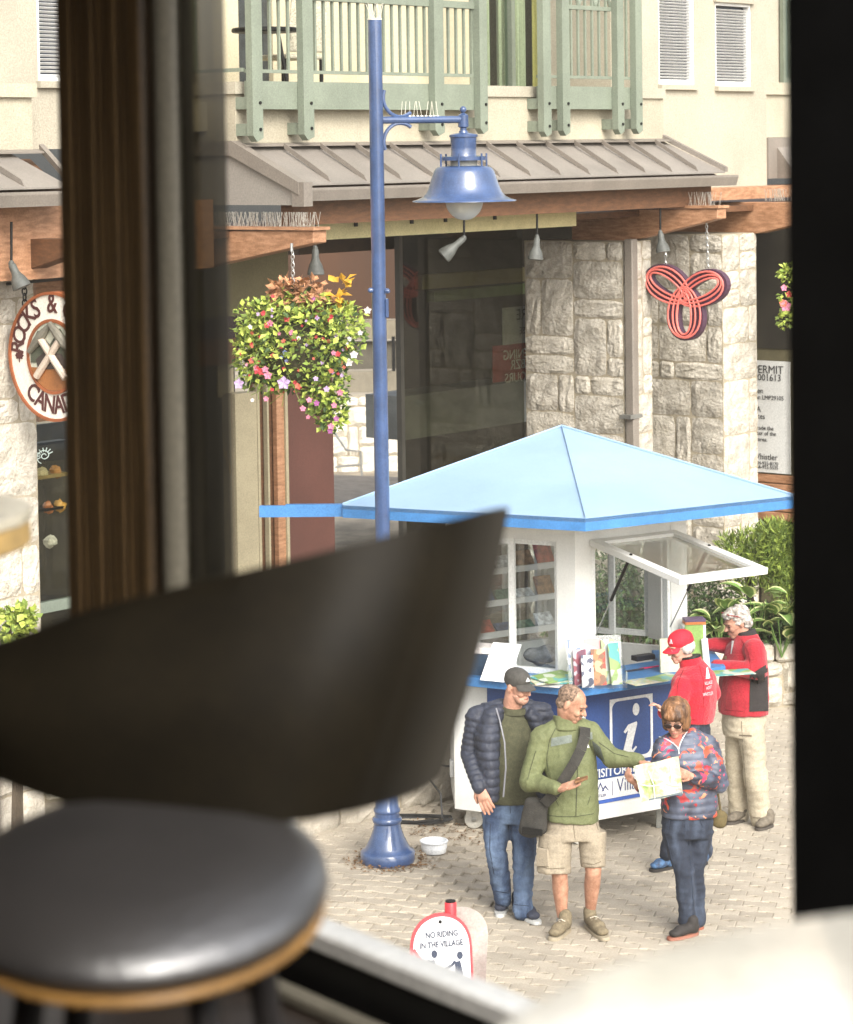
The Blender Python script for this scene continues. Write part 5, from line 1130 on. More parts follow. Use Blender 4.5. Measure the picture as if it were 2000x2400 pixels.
arc_text('ROCKS & GEMS', Rr * 0.68, 97, 13.5, 0.2, True, m_maro); arc_text('CANADA', Rr * 0.87, 270, 16, 0.19, False, m_maro)
mb = MB(); lf = [(0, 1), (0.18, 0.6), (0.42, 0.72), (0.36, 0.3), (0.62, 0.46), (0.7, 0.2), (0.95, 0.16), (0.6, -0.2), (0.66, -0.38), (0.1, -0.34), (0.06, -0.85), (-0.06, -0.85), (-0.1, -0.34), (-0.66, -0.38), (-0.6, -0.2), (-0.95, 0.16), (-0.7, 0.2), (-0.62, 0.46), (-0.36, 0.3), (-0.42, 0.72), (-0.18, 0.6)]
mb.prism(SF, [(-Rr * 0.77 + a * 0.05, -0.02 * Rr + c * 0.055) for a, c in lf], -0.006, -0.001); build('maple_leaf', mb, m_maro, rsign)
mb = MB(); 
for a in (-Rr * 0.72, Rr * 0.72): chain(mb, SF(a, 0.04, Rr * 0.66), SF(a, 0.04, Rr * 1.12), 0.06, 0.006)
build('chain', mb, m_black, rsign)
mb = MB(); mb.tube([SF(-Rr * 1.2, 0.04, Rr * 1.08), SF(0, 0.04, Rr * 1.18), SF(Rr * 1.3, 0.04, Rr * 1.3)], 0.012, 6); build('hanger', mb, m_black, rsign)
# shop window under the round sign
O3 = -0.15
sw2 = flatbar(86, 260, 985, 1560, O3 - 0.6, 0.03, M('dim_shop', srgb(58, 54, 44), 0.5, 0.6, 2.2), 'shop_back', hotel)
t0, t1 = tt(86, O3, 1200), tt(300, O3, 1200)
mb = MB(); mb.quad([FA(t0, O3, 0.4), FA(t1, O3, 0.4), FA(t1, O3, 4.2), FA(t0, O3, 4.2)]); build('shop_window', mb, m_shopglass, hotel)
flatbar(86, 300, 1395, 1420, O3 + 0.02, 0.06, M('teal_sill', srgb(120, 130, 118), 0.6), 'window_sill', hotel)
flatbar(86, 160, 1035, 1041, O3 - 0.2, 0.1, m_black, 'display_shelf', hotel); flatbar(86, 160, 1112, 1120, O3 - 0.25, 0.2, M('shelf_gold', srgb(150, 130, 80), 0.5), 'display_shelf', hotel); flatbar(86, 160, 1190, 1196, O3 - 0.25, 0.2, m_black, 'display_shelf', hotel)
flatbar(88, 160, 620, 985, O3 - 0.3, 0.05, m_beam, 'shop_head', hotel)
t, z = tz(105, 1068, O3 + 0.01); mb = MB()
pts = []; 
for k in range(60):
    th = k * 0.18; r_ = 0.012 * math.exp(0.155 * th) ; pts.append(FA(t + 1.5 * r_ * math.cos(th), O3 + 0.006, z + r_ * math.sin(th)))
mb.tube(pts, 0.004, 5)
for k in range(8):
    th = R(20 + k * 26); mb.tube([FA(t + 1.5 * 0.03 * math.cos(th), O3 + 0.006, z + 0.03 * math.sin(th)), FA(t + 1.5 * 0.064 * math.cos(th), O3 + 0.006, z + 0.064 * math.sin(th))], 0.004, 5)
build('shell_decal', mb, M('decal_pale', srgb(190, 205, 200), 0.6), hotel)
for k, (u, v, c_, lb) in enumerate(((98, 1110, srgb(190, 180, 140), 'pale crystal rock on the upper shelf of the rock shop window'), (132, 1105, srgb(180, 130, 70), 'amber crystal rock on the upper shelf of the rock shop window'), (112, 1188, srgb(190, 120, 70), 'orange crystal rock on the lower shelf of the rock shop window'), (140, 1185, srgb(220, 170, 80), 'golden crystal rock on the lower shelf of the rock shop window'), (118, 1270, srgb(200, 200, 190), 'white crystal rock at the bottom of the rock shop window'))):
    t, z = tz(u, v, O3 - 0.3); c = FA(t, O3 - 0.3, z); mb = MB(); mb.ell(c, (0.055, 0.04, 0.05), n=7, k=5)
    for i, p in enumerate(mb.v): mb.v[i] = c + (p - c) * (0.75 + 0.5 * rng.random())
    tag(build('crystal_rock', mb, M('rock_%d' % k, c_, 0.4, 0.2, 20), loc=c), lb, 'rock', 'rocks in the shop window')

# ================================================================== PERMIT NOTICE (right)
tP = pB[1] + 0.55
def pz(u, v): return oz(u, v, tP)
a0, zt0 = pz(1700, 846); a1, zb0 = pz(1853, 1112)
PF = Frame(FO, FN, FE)
per = thing('permit_notice', 'white printed permit notice board beside the granite pillar', 'notice board', FA(tP, a1, zb0))
mb = MB(); mb.box(PF, a0, a1, tP, tP + 0.02, zb0, pz(1800, 846)[1]); bd = build('board', mb, M('notice_white', srgb(206, 206, 202), 0.5, 0.03), per)
m_tx = M('notice_ink', (0.03, 0.03, 0.03), 0.6)
for body, u, v, s, al in (('DEVELOPMENT PERMIT', 1837, 877, 0.125, 'RIGHT'), ('No. DP001613', 1832, 894, 0.105, 'RIGHT'), ('Alpen Garden', 1790, 922, 0.085, 'RIGHT'), ('Strata Plan LMP29105', 1838, 939, 0.068, 'RIGHT'), ('BRENT MURDOCH + A', 1784, 965, 0.085, 'RIGHT'), ('Associates', 1794, 982, 0.085, 'RIGHT'), ('Proposal to upgrade the', 1814, 1009, 0.066, 'RIGHT'), ('planter on the perimeter of the', 1820, 1022, 0.066, 'RIGHT'), ('patio area.', 1800, 1035, 0.066, 'RIGHT'), ('Resort of Whistler', 1823, 1079, 0.092, 'RIGHT'), ('604-935-8170', 1825, 1092, 0.056, 'RIGHT'), ('866-932-5535', 1825, 1101, 0.056, 'RIGHT')):
    a, z = pz(u, v); mb = MB(); text_mb(mb, body, s, FA(tP - 0.004, a, z), FN, (0, 0, 1), 0.002, al, sx=0.95); build('lettering', mb, m_tx, bd)
for k in range(5):
    a, z1 = pz(1855, 1116 + 22 * k); a, z0 = pz(1855, 1136 + 22 * k); mb = MB(); mb.box(PF, a0, a1 + 0.5, tP + 0.01, tP + 0.08, z0, z1); build('plank', mb, m_beam, hotel, bevel=0.008)
a, z1 = pz(1855, 820); mb = MB(); mb.box(PF, a0 - 0.3, a1 + 0.8, tP + 0.03, tP + 0.08, 0.0, z1); build('side_wall', mb, M('olive_dark', srgb(88, 82, 60), 0.8, 0.1), hotel)
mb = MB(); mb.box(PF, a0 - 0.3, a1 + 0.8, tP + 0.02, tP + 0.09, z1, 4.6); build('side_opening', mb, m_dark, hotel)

# ================================================================== FLOWER BASKETS
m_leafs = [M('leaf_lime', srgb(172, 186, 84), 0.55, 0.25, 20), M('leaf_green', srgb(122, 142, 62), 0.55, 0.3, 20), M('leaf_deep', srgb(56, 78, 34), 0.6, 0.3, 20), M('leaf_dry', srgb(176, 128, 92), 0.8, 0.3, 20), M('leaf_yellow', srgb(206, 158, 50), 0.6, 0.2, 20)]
petal = {k: M('petal_' + k, srgb(*c), 0.6, 0.1, 20) for k, c in dict(red=(176, 52, 58), pink=(196, 118, 142), lilac=(176, 150, 188), white=(200, 192, 190), purple=(144, 74, 128), blue=(110, 124, 168), coral=(190, 96, 76)).items()}
def flower(c, nrm, s, mt, parent, n=5):
    ax, a, b = ortho(nrm); mb = MB()
    for k in range(n):
        th = 2 * math.pi * k / n; d = a * math.cos(th) + b * math.sin(th); q = -a * math.sin(th) + b * math.cos(th)
        mb._add([c, c + d * s * 0.6 + q * s * 0.38 + ax * s * 0.25, c + d * s + ax * s * 0.18, c + d * s * 0.6 - q * s * 0.38 + ax * s * 0.25], [(0, 1, 2), (0, 2, 3)])
    return build('flower', mb, mt, parent)
BD = px(FA(tb1, 1.2, 3.5))[2] - 0.25
bk = thing('flower_basket', 'overflowing hanging basket of flowers between brown post and lamp post', 'flower basket', P(686, 820, BD))
def blob(defs, n, sizes, seed, mats, parent, nm, bias=None):
    r = random.Random(seed); mbs = [MB() for _ in mats]
    for _ in range(n):
        (u, v, ru, rv, rd, wgt) = r.choices(defs, [q[5] for q in defs])[0]
        d = rvec(r); q = r.random() ** 0.35
        x, y, z = d.x * q, d.y * q, d.z * q
        p = P(u + x * ru, v - z * rv, BD + y * rd)
        out = Vector((x * 0.8, y * 0.8 - 0.25, z * 0.5 + 0.15)).normalized()
        L = r.uniform(*sizes); mi = bias(x, y, z, r) if bias else r.randrange(len(mats))
        dr = (out + rvec(r) * 0.9).normalized(); nr = (out * 0.6 + Vector((0, -0.3, 0.9)) + rvec(r) * 0.6).normalized()
        leaf(mbs[mi], p, dr, nr, L, L * r.uniform(0.5, 0.85), 0.15)
    for q, mt, in zip(mbs, mats):
        if q.f:
            o = build(nm, q, mt, parent); o['kind'] = 'stuff'
D = 300 / 6000 * BD / 300
defs = [(690, 805, 125, 110, 0.42, 10), (620, 830, 75, 95, 0.3, 4), (780, 790, 70, 90, 0.3, 3.5), (760, 905, 62, 65, 0.25, 3), (775, 965, 38, 48, 0.15, 1.6), (600, 755, 55, 55, 0.25, 1.5), (815, 760, 45, 50, 0.2, 1.0), (700, 720, 90, 40, 0.28, 1.8)]
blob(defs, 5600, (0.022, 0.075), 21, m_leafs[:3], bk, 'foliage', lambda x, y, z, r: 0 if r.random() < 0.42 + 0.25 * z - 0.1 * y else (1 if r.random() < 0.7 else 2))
blob([(715, 690, 55, 38, 0.22, 2), (668, 685, 30, 28, 0.12, 1), (740, 715, 32, 30, 0.15, 1)], 330, (0.06, 0.1), 22, [m_leafs[3]], bk, 'dry_foliage')
blob([(800, 672, 26, 18, 0.08, 1), (790, 700, 14, 18, 0.06, 1)], 26, (0.08, 0.12), 23, [m_leafs[4]], bk, 'yellow_leaves')
mb = MB(); mb.ell(P(690, 830, BD), (0.30, 0.28, 0.26), n=16, k=10); build('moss_liner', mb, M('moss', srgb(58, 56, 34), 0.95, 0.3, 20, bump=0.6), bk, smooth=True)
mb = MB(); r = random.Random(31)
for k in range(26):
    a = P(690 + r.uniform(-110, 110), 800 + r.uniform(-60, 80), BD - 0.2); th = r.uniform(0, 6.28); b = P(690 + 165 * math.cos(th), 820 + 135 * math.sin(th), BD - r.uniform(0, 0.3)); mb.tube([a, (a + b) / 2 + Vector((0, -0.05, 0.06)), b], 0.0025, 4)
o = build('stems', mb, m_leafs[1], bk); o['kind'] = 'stuff'
for (u, v, s, k) in ((561, 900, 0.075, 'lilac'), (666, 898, 0.095, 'lilac'), (628, 880, 0.06, 'pink'), (604, 868, 0.06, 'red'), (612, 872, 0.05, 'red'), (622, 866, 0.05, 'pink'), (600, 862, 0.045, 'pink'), (589, 846, 0.045, 'coral'), (567, 830, 0.035, 'red'), (627, 762, 0.05, 'red'), (634, 758, 0.05, 'pink'), (618, 734, 0.04, 'red'), (640, 695, 0.03, 'red'), (690, 792, 0.05, 'red'), (684, 780, 0.045, 'pink'), (672, 748, 0.045, 'red'), (728, 797, 0.035, 'red'), (757, 795, 0.03, 'red'), (792, 830, 0.045, 'red'), (782, 828, 0.04, 'pink'), (800, 850, 0.03, 'coral'), (830, 832, 0.06, 'white'), (818, 850, 0.06, 'white'), (862, 728, 0.055, 'white'), (640, 834, 0.045, 'coral'), (776, 870, 0.04, 'coral'), (698, 905, 0.045, 'coral'),
                        (740, 888, 0.04, 'lilac'), (802, 880, 0.03, 'lilac'), (766, 912, 0.045, 'lilac'), (798, 920, 0.05, 'pink'), (725, 938, 0.045, 'pink'), (742, 945, 0.045, 'purple'), (710, 958, 0.045, 'pink'), (723, 978, 0.035, 'pink'), (783, 950, 0.045, 'pink'), (788, 982, 0.045, 'purple'), (776, 1000, 0.05, 'pink'), (774, 1010, 0.045, 'purple'), (668, 826, 0.035, 'blue'), (676, 832, 0.03, 'blue'), (660, 838, 0.03, 'blue'), (672, 846, 0.03, 'blue'), (624, 935, 0.04, 'pink'), (592, 938, 0.03, 'white'), (845, 780, 0.04, 'white'), (770, 800, 0.03, 'red'), (735, 700, 0.03, 'purple'), (655, 782, 0.028, 'pink'), (610, 790, 0.028, 'red')):
    c = P(u, v, BD - 0.33 + 0.12 * abs(u - 690) / 150); flower(c, Vector((rng.uniform(-.4, .4), -1, rng.uniform(0.1, .6))), s * 0.6, petal[k], bk)
rf = random.Random(77)
for k in range(46):
    th, q = rf.uniform(0, 6.28), math.sqrt(rf.random()); u, v = 695 + 135 * q * math.cos(th), 815 + 115 * q * math.sin(th)
    flower(P(u, v, BD - 0.36 + 0.14 * q), Vector((rf.uniform(-.7, .7), -1, rf.uniform(-0.3, .7))), rf.uniform(0.012, 0.022), petal[rf.choice(['red', 'pink', 'white', 'lilac', 'coral', 'red'])], bk, rf.choice([4, 5, 6]))
mb = MB(); chain(mb, P(686, 588, BD), P(687, 665, BD)); build('chain', mb, m_steel, bk)
mb = MB(); mb.tube([P(684, 570, BD), P(684, 590, BD)], 0.012, 6); build('hook', mb, m_steel, bk)
# the basket half behind the black post
bk2 = thing('flower_basket', 'small part of a pink hanging basket by the black post', 'flower basket', P(1850, 700, 26.5))
_BD = BD; BD = 26.5
blob([(1875, 700, 52, 60, 0.25, 2), (1850, 640, 25, 22, 0.12, 1), (1845, 752, 22, 20, 0.1, 0.7)], 420, (0.04, 0.07), 41, m_leafs[:2], bk2, 'foliage')
for (u, v, s, k) in ((1838, 675, 0.06, 'pink'), (1842, 718, 0.1, 'pink'), (1836, 712, 0.07, 'coral'), (1850, 690, 0.06, 'red')): flower(P(u, v, BD - 0.25), Vector((0, -1, 0.3)), s * 0.65, petal[k], bk2)
BD = _BD

# ================================================================== PLANTER WALLS AND PLANTS
m_grey = M('grey_granite', srgb(150, 142, 126), 0.92, 0.3, 3.5, bump=0.9, bscale=16, rnd=0.12, c2=srgb(186, 178, 164))
A = G(600, 2010); B = G(1075, 1882); A.z = B.z = 0
pl = thing('planter_wall', 'rough grey granite planter wall behind the lamp base', 'wall', A)
ex = (B - A).normalized(); PFR = Frame(A, ex, Vector((-ex.y, ex.x, 0))); Lw = (B - A).length
mb = MB(); mb.box(PFR, 0, Lw, 0.0, 0.4, -0.02, 0.62); build('core', mb, m_mortar, pl)
stone_face(pl, PFR, Lw, 0.62, 0.21, 51, m_grey, depth=0.10, big=(4, 3))
mb = MB(); mb.box(PFR, -0.02, Lw + 0.02, 0.06, 0.42, 0.622, 0.7); build('cap_stone', mb, m_grey, pl, bevel=0.02)
# right-hand planter wall
A = G(1640, 1668); B = G(1990, 1648)
pr_ = thing('planter_wall', 'pale granite planter wall with flat cap beneath the hostas', 'wall', A)
ex = (B - A).normalized(); QF = Frame(A, ex, Vector((-ex.y, ex.x, 0))); Lw = (B - A).length; hw_ = P(1820, 1520, (A.y + B.y) / 2).z
mb = MB(); mb.box(QF, 0, Lw, 0.0, 0.5, -0.02, hw_ - 0.17); build('core', mb, m_mortar, pr_)
stone_face(pr_, QF, Lw, hw_ - 0.17, 0.17, 63, m_stone, depth=0.09)
for k in range(4):
    mb = MB(); a = Lw * k / 4; me = stone_mesh(Lw / 4 - 0.01, 0.17, 0.08, 700 + k); 
    mb.box(QF, a + 0.01, a + Lw / 4 - 0.01, -0.05, 0.5, hw_ - 0.168, hw_); build('cap_stone', mb, m_stone, pr_, bevel=0.025)
dW = (A.y + B.y) / 2
# hostas: every large leaf its own piece
m_ho = M('hosta_green', srgb(104, 132, 70), 0.5, 0.2, 12); m_hm = M('hosta_margin', srgb(206, 212, 150), 0.5, 0.1, 12)
def hosta_leaf(parent, base, tipdir, L, wd, seed):
    r = random.Random(seed); d = Vector(tipdir).normalized(); s = d.cross(Vector((0, 0, 1))); s = s.normalized() if s.length > 0.1 else Vector((1, 0, 0)); up = s.cross(d).normalized()
    if up.z < 0: up = -up
    n = 7; mb = MB(); rows = []
    for i in range(n + 1):
        t = i / n; w_ = wd * (math.sin(math.pi * min(1, t ** 0.8)) ** 0.7) * (1 - 0.25 * t) + 0.002; c = Vector(base) + d * L * t - Vector((0, 0, 1)) * (L * 0.45 * t * t)
        rows.append([c + s * (w_ * k) + up * (abs(k) * w_ * 0.35) for k in (-1, -0.72, 0, 0.72, 1)])
    k = 5; mb.v = [p for q in rows for p in q]
    for i in range(n):
        for j in range(4): mb.f.append((i * k + j, i * k + j + 1, (i + 1) * k + j + 1, (i + 1) * k + j)); mb.mi.append(1 if j in (0, 3) else 0)
    return build('leaf', mb, [m_ho, m_hm], parent, smooth=True)
r = random.Random(8)
for q, (u, v, lab) in enumerate(((1690, 1448, 'variegated hosta behind the grey haired woman'), (1770, 1420, 'large variegated hosta above the planter wall'), (1832, 1450, 'variegated hosta at the edge of the black post'))):
    c = P(u, v + 30, dW + 0.15); ho = thing('hosta', lab, 'plant', c, 'hostas on the planter wall')
    for k in range(15):
        th = r.uniform(math.pi * 0.85, math.pi * 2.15); e = r.uniform(0.1, 1.3); d = Vector((math.cos(th), math.sin(th) * 0.7, e)); b = c + Vector((math.cos(th) * 0.1, math.sin(th) * 0.08, r.uniform(-0.08, 0.26)))
        hosta_leaf(ho, b, d, r.uniform(0.26, 0.4), r.uniform(0.075, 0.105), k + 100 * q)
    mb = MB()
    for k in range(8): mb.tube([c + Vector((0, 0, -0.25)), c + Vector((r.uniform(-.15, .15), r.uniform(-.15, .05), r.uniform(0, .2)))], 0.006, 5)
    o = build('stalks', mb, m_ho, ho); o['kind'] = 'stuff'
def shrub(name, label, cat, cells_, d, depth, n, sz, mats, seed, slim=0.6, drop=0.0):
    r = random.Random(seed); c0 = P(cells_[0][0], cells_[0][1], d); t = thing(name, label, cat, Vector((c0.x, c0.y, 0)))
    mbs = [MB() for _ in mats]
    for _ in range(n):
        (u, v, ru, rv) = r.choices(cells_, [q[2] * q[3] for q in cells_])[0]; q = rvec(r) * (r.random() ** 0.4); p = P(u + q.x * ru, v - q.z * rv, d + q.y * depth)
        dr = (q + rvec(r) + Vector((0, -0.4, drop))).normalized(); L = r.uniform(*sz)
        leaf(mbs[r.randrange(len(mats))], p, dr, (Vector((0, -0.5, 0.8)) + rvec(r) * 0.7).normalized(), L, L * slim, 0.1)
    for q, mt in zip(mbs, mats):
        o = build('foliage', q, mt, t); o['kind'] = 'stuff'
    mb = MB()
    for k in range(6): 
        b = P(cells_[0][0] + r.uniform(-1, 1) * cells_[0][2] * 0.6, cells_[0][1] - r.uniform(0, 0.5) * cells_[0][3], d); mb.tube([Vector((c0.x + r.uniform(-.1, .1), c0.y, -0.02)), (Vector((c0.x, c0.y, 0)) + b) / 2, b], [0.02, 0.014, 0.006], 5)
    build('trunk', mb, M('bark', (0.06, 0.045, 0.03), 0.9, 0.3), t)
    return t
m_dk = [M('shrub_dark', srgb(44, 62, 36), 0.6, 0.35, 10), M('shrub_mid', srgb(70, 90, 48), 0.6, 0.3, 10)]
shrub('yew_shrub', 'dense dark evergreen shrub behind the kiosk windows', 'shrub', [(1490, 1430, 150, 110), (1380, 1440, 120, 100), (1600, 1440, 110, 100), (1700, 1420, 90, 90), (1500, 1320, 120, 60)], dW + 1.0, 0.7, 7000, (0.04, 0.08), m_dk, 91, 0.35)
m_fn = [M('fern_bright', srgb(132, 148, 66), 0.55, 0.45, 5), M('fern_mid', srgb(86, 104, 46), 0.55, 0.45, 5)]
shrub('feathery_cedar', 'bright feathery cedar shrub above the hostas', 'shrub', [(1775, 1310, 85, 75), (1835, 1300, 60, 80), (1720, 1290, 40, 40), (1850, 1380, 40, 70), (1815, 1262, 50, 40)], dW + 0.75, 0.5, 5200, (0.06, 0.13), m_fn, 92, 0.16, 0.5)
shrub('ground_shrub', 'dark low shrub between the hostas', 'shrub', [(1770, 1470, 100, 55), (1690, 1480, 60, 50), (1850, 1500, 50, 40)], dW + 0.45, 0.25, 2600, (0.04, 0.08), m_dk, 93, 0.5)
# left edge plants
shrub('ivy_plant', 'green leafy plant at the foot of the pale granite pillar', 'plant', [(30, 1465, 45, 45), (62, 1450, 25, 30)], px(FA(tt(40, 0.9), 0.9, 1.0))[2], 0.12, 260, (0.05, 0.09), m_leafs[:2], 94, 0.7)
A = G(-120, 1930); B = G(150, 1885); lp_ = thing('planter_wall', 'low pale stone planter behind the bar stool', 'wall', A)
ex = (B - A).normalized(); LFr = Frame(A, ex, Vector((-ex.y, ex.x, 0))); Lw = (B - A).length
mb = MB(); mb.box(LFr, 0, Lw, 0, 0.5, -0.02, 0.34); build('core', mb, m_mortar, lp_); stone_face(lp_, LFr, Lw, 0.34, 0.17, 81, m_pale, depth=0.08)
shrub('bedding_plant', 'bright green bedding plant in the low stone planter', 'plant', [(25, 1790, 70, 35), (80, 1800, 45, 25)], px(A)[2] + 0.2, 0.15, 500, (0.05, 0.09), m_leafs[:2], 95, 0.7)

# ================================================================== BALCONY CHAIR AND TABLE
cp = FA(tt(668, -0.5, 150), -0.5, zpar - 0.16)
bc = thing('balcony_chair', 'pale woven chair on the balcony behind the green railing', 'chair', cp)
m_wk = M('woven_pale', srgb(186, 180, 160), 0.8, 0.3, 60); cf = Frame(cp, FE, FN)
mb = MB(); mb.box(cf, -0.25, 0.25, -0.25, 0.25, 0.40, 0.44); build('seat', mb, m_wk, bc, bevel=0.01)
mb = MB(); mb.slab([cf(-0.25, 0.24, 0.46), cf(0.25, 0.24, 0.46), cf(0.23, 0.30, 1.0), cf(-0.23, 0.30, 1.0)], FN * 0.03); build('backrest', mb, m_wk, bc, bevel=0.01)
for a in (-0.23, 0.23):
    for b in (-0.23, 0.23): mb = MB(); mb.cyl(cf(a, b, 0), cf(a, b, 0.4), 0.018, n=8); build('leg', mb, m_black, bc)
bt = FA(tt(632, -0.2, 150), -0.25, zpar - 0.16); tb_ = thing('balcony_table', 'dark round table on the balcony behind the green railing', 'table', bt)
mb = MB(); mb.lathe(bt, [(0.28, 0.62), (0.29, 0.63), (0.29, 0.65), (0.28, 0.66)], 24); build('top', mb, m_black, tb_)
for th in (0.3, 2.4, 4.5): mb = MB(); mb.cyl(bt + Vector((0.22 * math.cos(th), 0.22 * math.sin(th), 0)), bt + Vector((0.12 * math.cos(th), 0.12 * math.sin(th), 0.62)), 0.018, n=8); build('leg', mb, m_black, tb_)

# ================================================================== PEOPLE
m_skin = M('skin', srgb(180, 132, 110), 0.55, 0.14, 14, spec=0.4, c2=srgb(198, 150, 128))
m_skin2 = M('skin_tan', srgb(166, 120, 96), 0.55, 0.14, 14, spec=0.4, c2=srgb(186, 142, 118))
m_lip = M('lip', srgb(150, 84, 76), 0.5, 0.1); m_eye = M('eye_dark', srgb(48, 36, 32), 0.3, 0.1); m_brow = M('brow', srgb(110, 86, 70), 0.8, 0.2)
def V3(*a): return Vector(a)
def head_prims(mb, c, f, up, s=1.0, hd=None):
    """head as overlapping solids: c centre, f facing, up"""
    f = Vector(f).normalized(); r_ = f.cross(Vector(up)).normalized(); u = r_.cross(f).normalized(); fr = (r_, f, u)
    L = lambda x, y, z: Vector(c) + (r_ * x + f * y + u * z) * s
    E = lambda p, rad: mb.ell(L(*p), tuple(q * s for q in rad), fr, 16, 12)
    E((0, -0.012, 0.038), (0.073, 0.095, 0.080)); E((0, 0.028, 0.0), (0.064, 0.066, 0.085)); E((0, 0.030, -0.05), (0.055, 0.058, 0.055)); E((0, 0.066, -0.088), (0.028, 0.024, 0.022))
    E((0, 0.076, 0.028), (0.05, 0.020, 0.013)); E((0.034, 0.064, -0.022), (0.024, 0.026, 0.026)); E((-0.034, 0.064, -0.022), (0.024, 0.026, 0.026)); E((0, 0.083, -0.058), (0.026, 0.016, 0.022))
    mb.cap(L(0, 0.088, 0.014), L(0, 0.112, -0.018), 0.008 * s, 0.0125 * s, n=10); E((0.010, 0.098, -0.022), (0.009, 0.010, 0.008)); E((-0.010, 0.098, -0.022), (0.009, 0.010, 0.008))
    for q in (-1, 1): mb.ell(L(0.074 * q, -0.012, -0.003), (0.010 * s, 0.020 * s, 0.033 * s), fr, 10, 8)
    return L, fr
def face_bits(body, L, fr, s, eyes=True, brow=m_brow, lip=m_lip):
    for q in (-1, 1):
        if eyes:
            mb = MB(); mb.ell(L(0.031 * q, 0.082, 0.006), (0.0135 * s, 0.007 * s, 0.0055 * s), fr, 10, 6); build('eye', mb, m_eye, body, smooth=True)
        mb = MB(); mb.tube([L(0.012 * q, 0.0965, 0.027), L(0.032 * q, 0.0925, 0.032), L(0.05 * q, 0.078, 0.026)], 0.0042 * s, 5); build('eyebrow', mb, brow, body, smooth=True)
    mb = MB(); mb.tube([L(-0.024, 0.089, -0.056), L(0, 0.0995, -0.0535), L(0.024, 0.089, -0.056)], [0.002 * s, 0.0048 * s, 0.002 * s], 6); build('mouth', mb, lip, body, smooth=True)
def hand_prims(mb, wrist, d, palm, s=1.0, curl=0.5, spread=1.0, thumb=1, grip=0.0):
    """palm + five fingers; d hand direction, palm the way the palm faces, thumb side +1/-1"""
    d = Vector(d).normalized(); palm = Vector(palm); palm = (palm - d * palm.dot(d)).normalized(); side = d.cross(palm).normalized() * thumb
    w = Vector(wrist)
    mb.cap(w, w + d * 0.07 * s, 0.026 * s, 0.038 * s, side=side, flat=0.45, n=12)
    for i, (o_, L) in enumerate(((0.028, 0.068), (0.010, 0.078), (-0.008, 0.072), (-0.026, 0.056))):
        b = w + d * 0.082 * s + side * o_ * s * 1.05; dd = (d + side * o_ * 2.2 * spread).normalized(); c1 = curl * (0.8 + 0.1 * i)
        d1 = (dd * math.cos(c1 * 0.6) + palm * math.sin(c1 * 0.6)).normalized(); d2 = (dd * math.cos(c1 * 1.5) + palm * math.sin(c1 * 1.5)).normalized()
        m1 = b + d1 * L * 0.5 * s; m2 = m1 + d2 * L * 0.55 * s
        mb.cap(b - dd * 0.012 * s, m1, 0.0098 * s, 0.0088 * s, n=8); mb.cap(m1, m2, 0.0088 * s, 0.0075 * s, n=8)
    b = w + d * 0.022 * s + side * 0.028 * s; t1 = (d * 0.75 + side * 0.65 + palm * 0.35).normalized(); t2 = (d * 0.95 + side * (0.15 - grip) + palm * (0.45 + grip)).normalized(); m1 = b + t1 * 0.036 * s
    mb.cap(b, m1, 0.0135 * s, 0.0108 * s, n=8); mb.cap(m1, m1 + t2 * 0.032 * s, 0.0105 * s, 0.0085 * s, n=8)
def torso(mb, c0, c1, side, hw, hd, n=20, tw=None):
    """loft of ellipses from c0 to c1 (centres list allowed)"""
    cs = c0 if isinstance(c0, list) else [Vector(c0).lerp(Vector(c1), i / (len(hw) - 1)) for i in range(len(hw))]
    rs = []
    side = Vector(side).normalized()
    for i, c in enumerate(cs):
        ax = (cs[min(i + 1, len(cs) - 1)] - cs[max(i - 1, 0)]).normalized(); s_ = (side - ax * side.dot(ax)).normalized(); dpt = ax.cross(s_).normalized()
        rs.append([c + s_ * (hw[i] * math.copysign(abs(math.cos(t)) ** 0.85, math.cos(t))) + dpt * (hd[i] * math.copysign(abs(math.sin(t)) ** 0.9, math.sin(t))) for t in [2 * math.pi * k / n for k in range(n)]])
    mb.rings(rs)
def shoe(parent, heel, toe, mt, sole, s=1.0, lace=None):
    h, t = Vector(heel), Vector(toe); d = (t - h); d.z = 0; L = d.length; d.normalize(); sd = Vector((-d.y, d.x, 0)); zz_ = Vector((0, 0, 1)); h.z = h.z
    mb = MB(); o = lambda a, b, c: h + d * (a * L) + sd * b * s + zz_ * c * s
    mb.ell(o(0.16, 0, 0.058), (0.05 * s, 0.038 * s, 0.048 * s), (d, sd, zz_)); mb.cap(o(0.18, 0, 0.06), o(0.62, 0.002, 0.052), 0.040 * s, 0.046 * s, side=sd, flat=0.85); mb.cap(o(0.5, 0, 0.045), o(0.83, 0, 0.042), 0.046 * s, 0.04 * s, side=sd, flat=0.62); mb.cap(o(0.2, 0, 0.06), o(0.17, 0, 0.105), 0.042 * s, 0.042 * s)
    me = remesh(mb, 0.007, 3); b = finish('shoe', me, mt, parent)
    mb = MB(); pts = []
    for k in range(24):
        th = 2 * math.pi * k / 24; a = 0.5 + 0.52 * math.cos(th); w_ = 0.044 * (abs(math.sin(th)) ** 0.6) * math.copysign(1, math.sin(th)) * (1.06 if a > 0.55 else 0.92); pts.append((a, w_))
    mb.rings([[o(0.5 + (a - 0.5) * k, w_ * k, z) for a, w_ in pts] for z, k in ((0.002, 0.97), (0.012, 0.97), (0.022, 0.95))]); build('sole', mb, sole, b, smooth=True, ang=50)
    if lace:
        mb = MB()
        for k in range(4): a = 0.38 + 0.09 * k; mb.tube([o(a, -0.025, 0.086 - 0.006 * k), o(a + 0.04, 0.0, 0.098 - 0.008 * k), o(a + 0.02, 0.025, 0.086 - 0.006 * k)], 0.004, 5)
        build('laces', mb, lace, b)
    return b
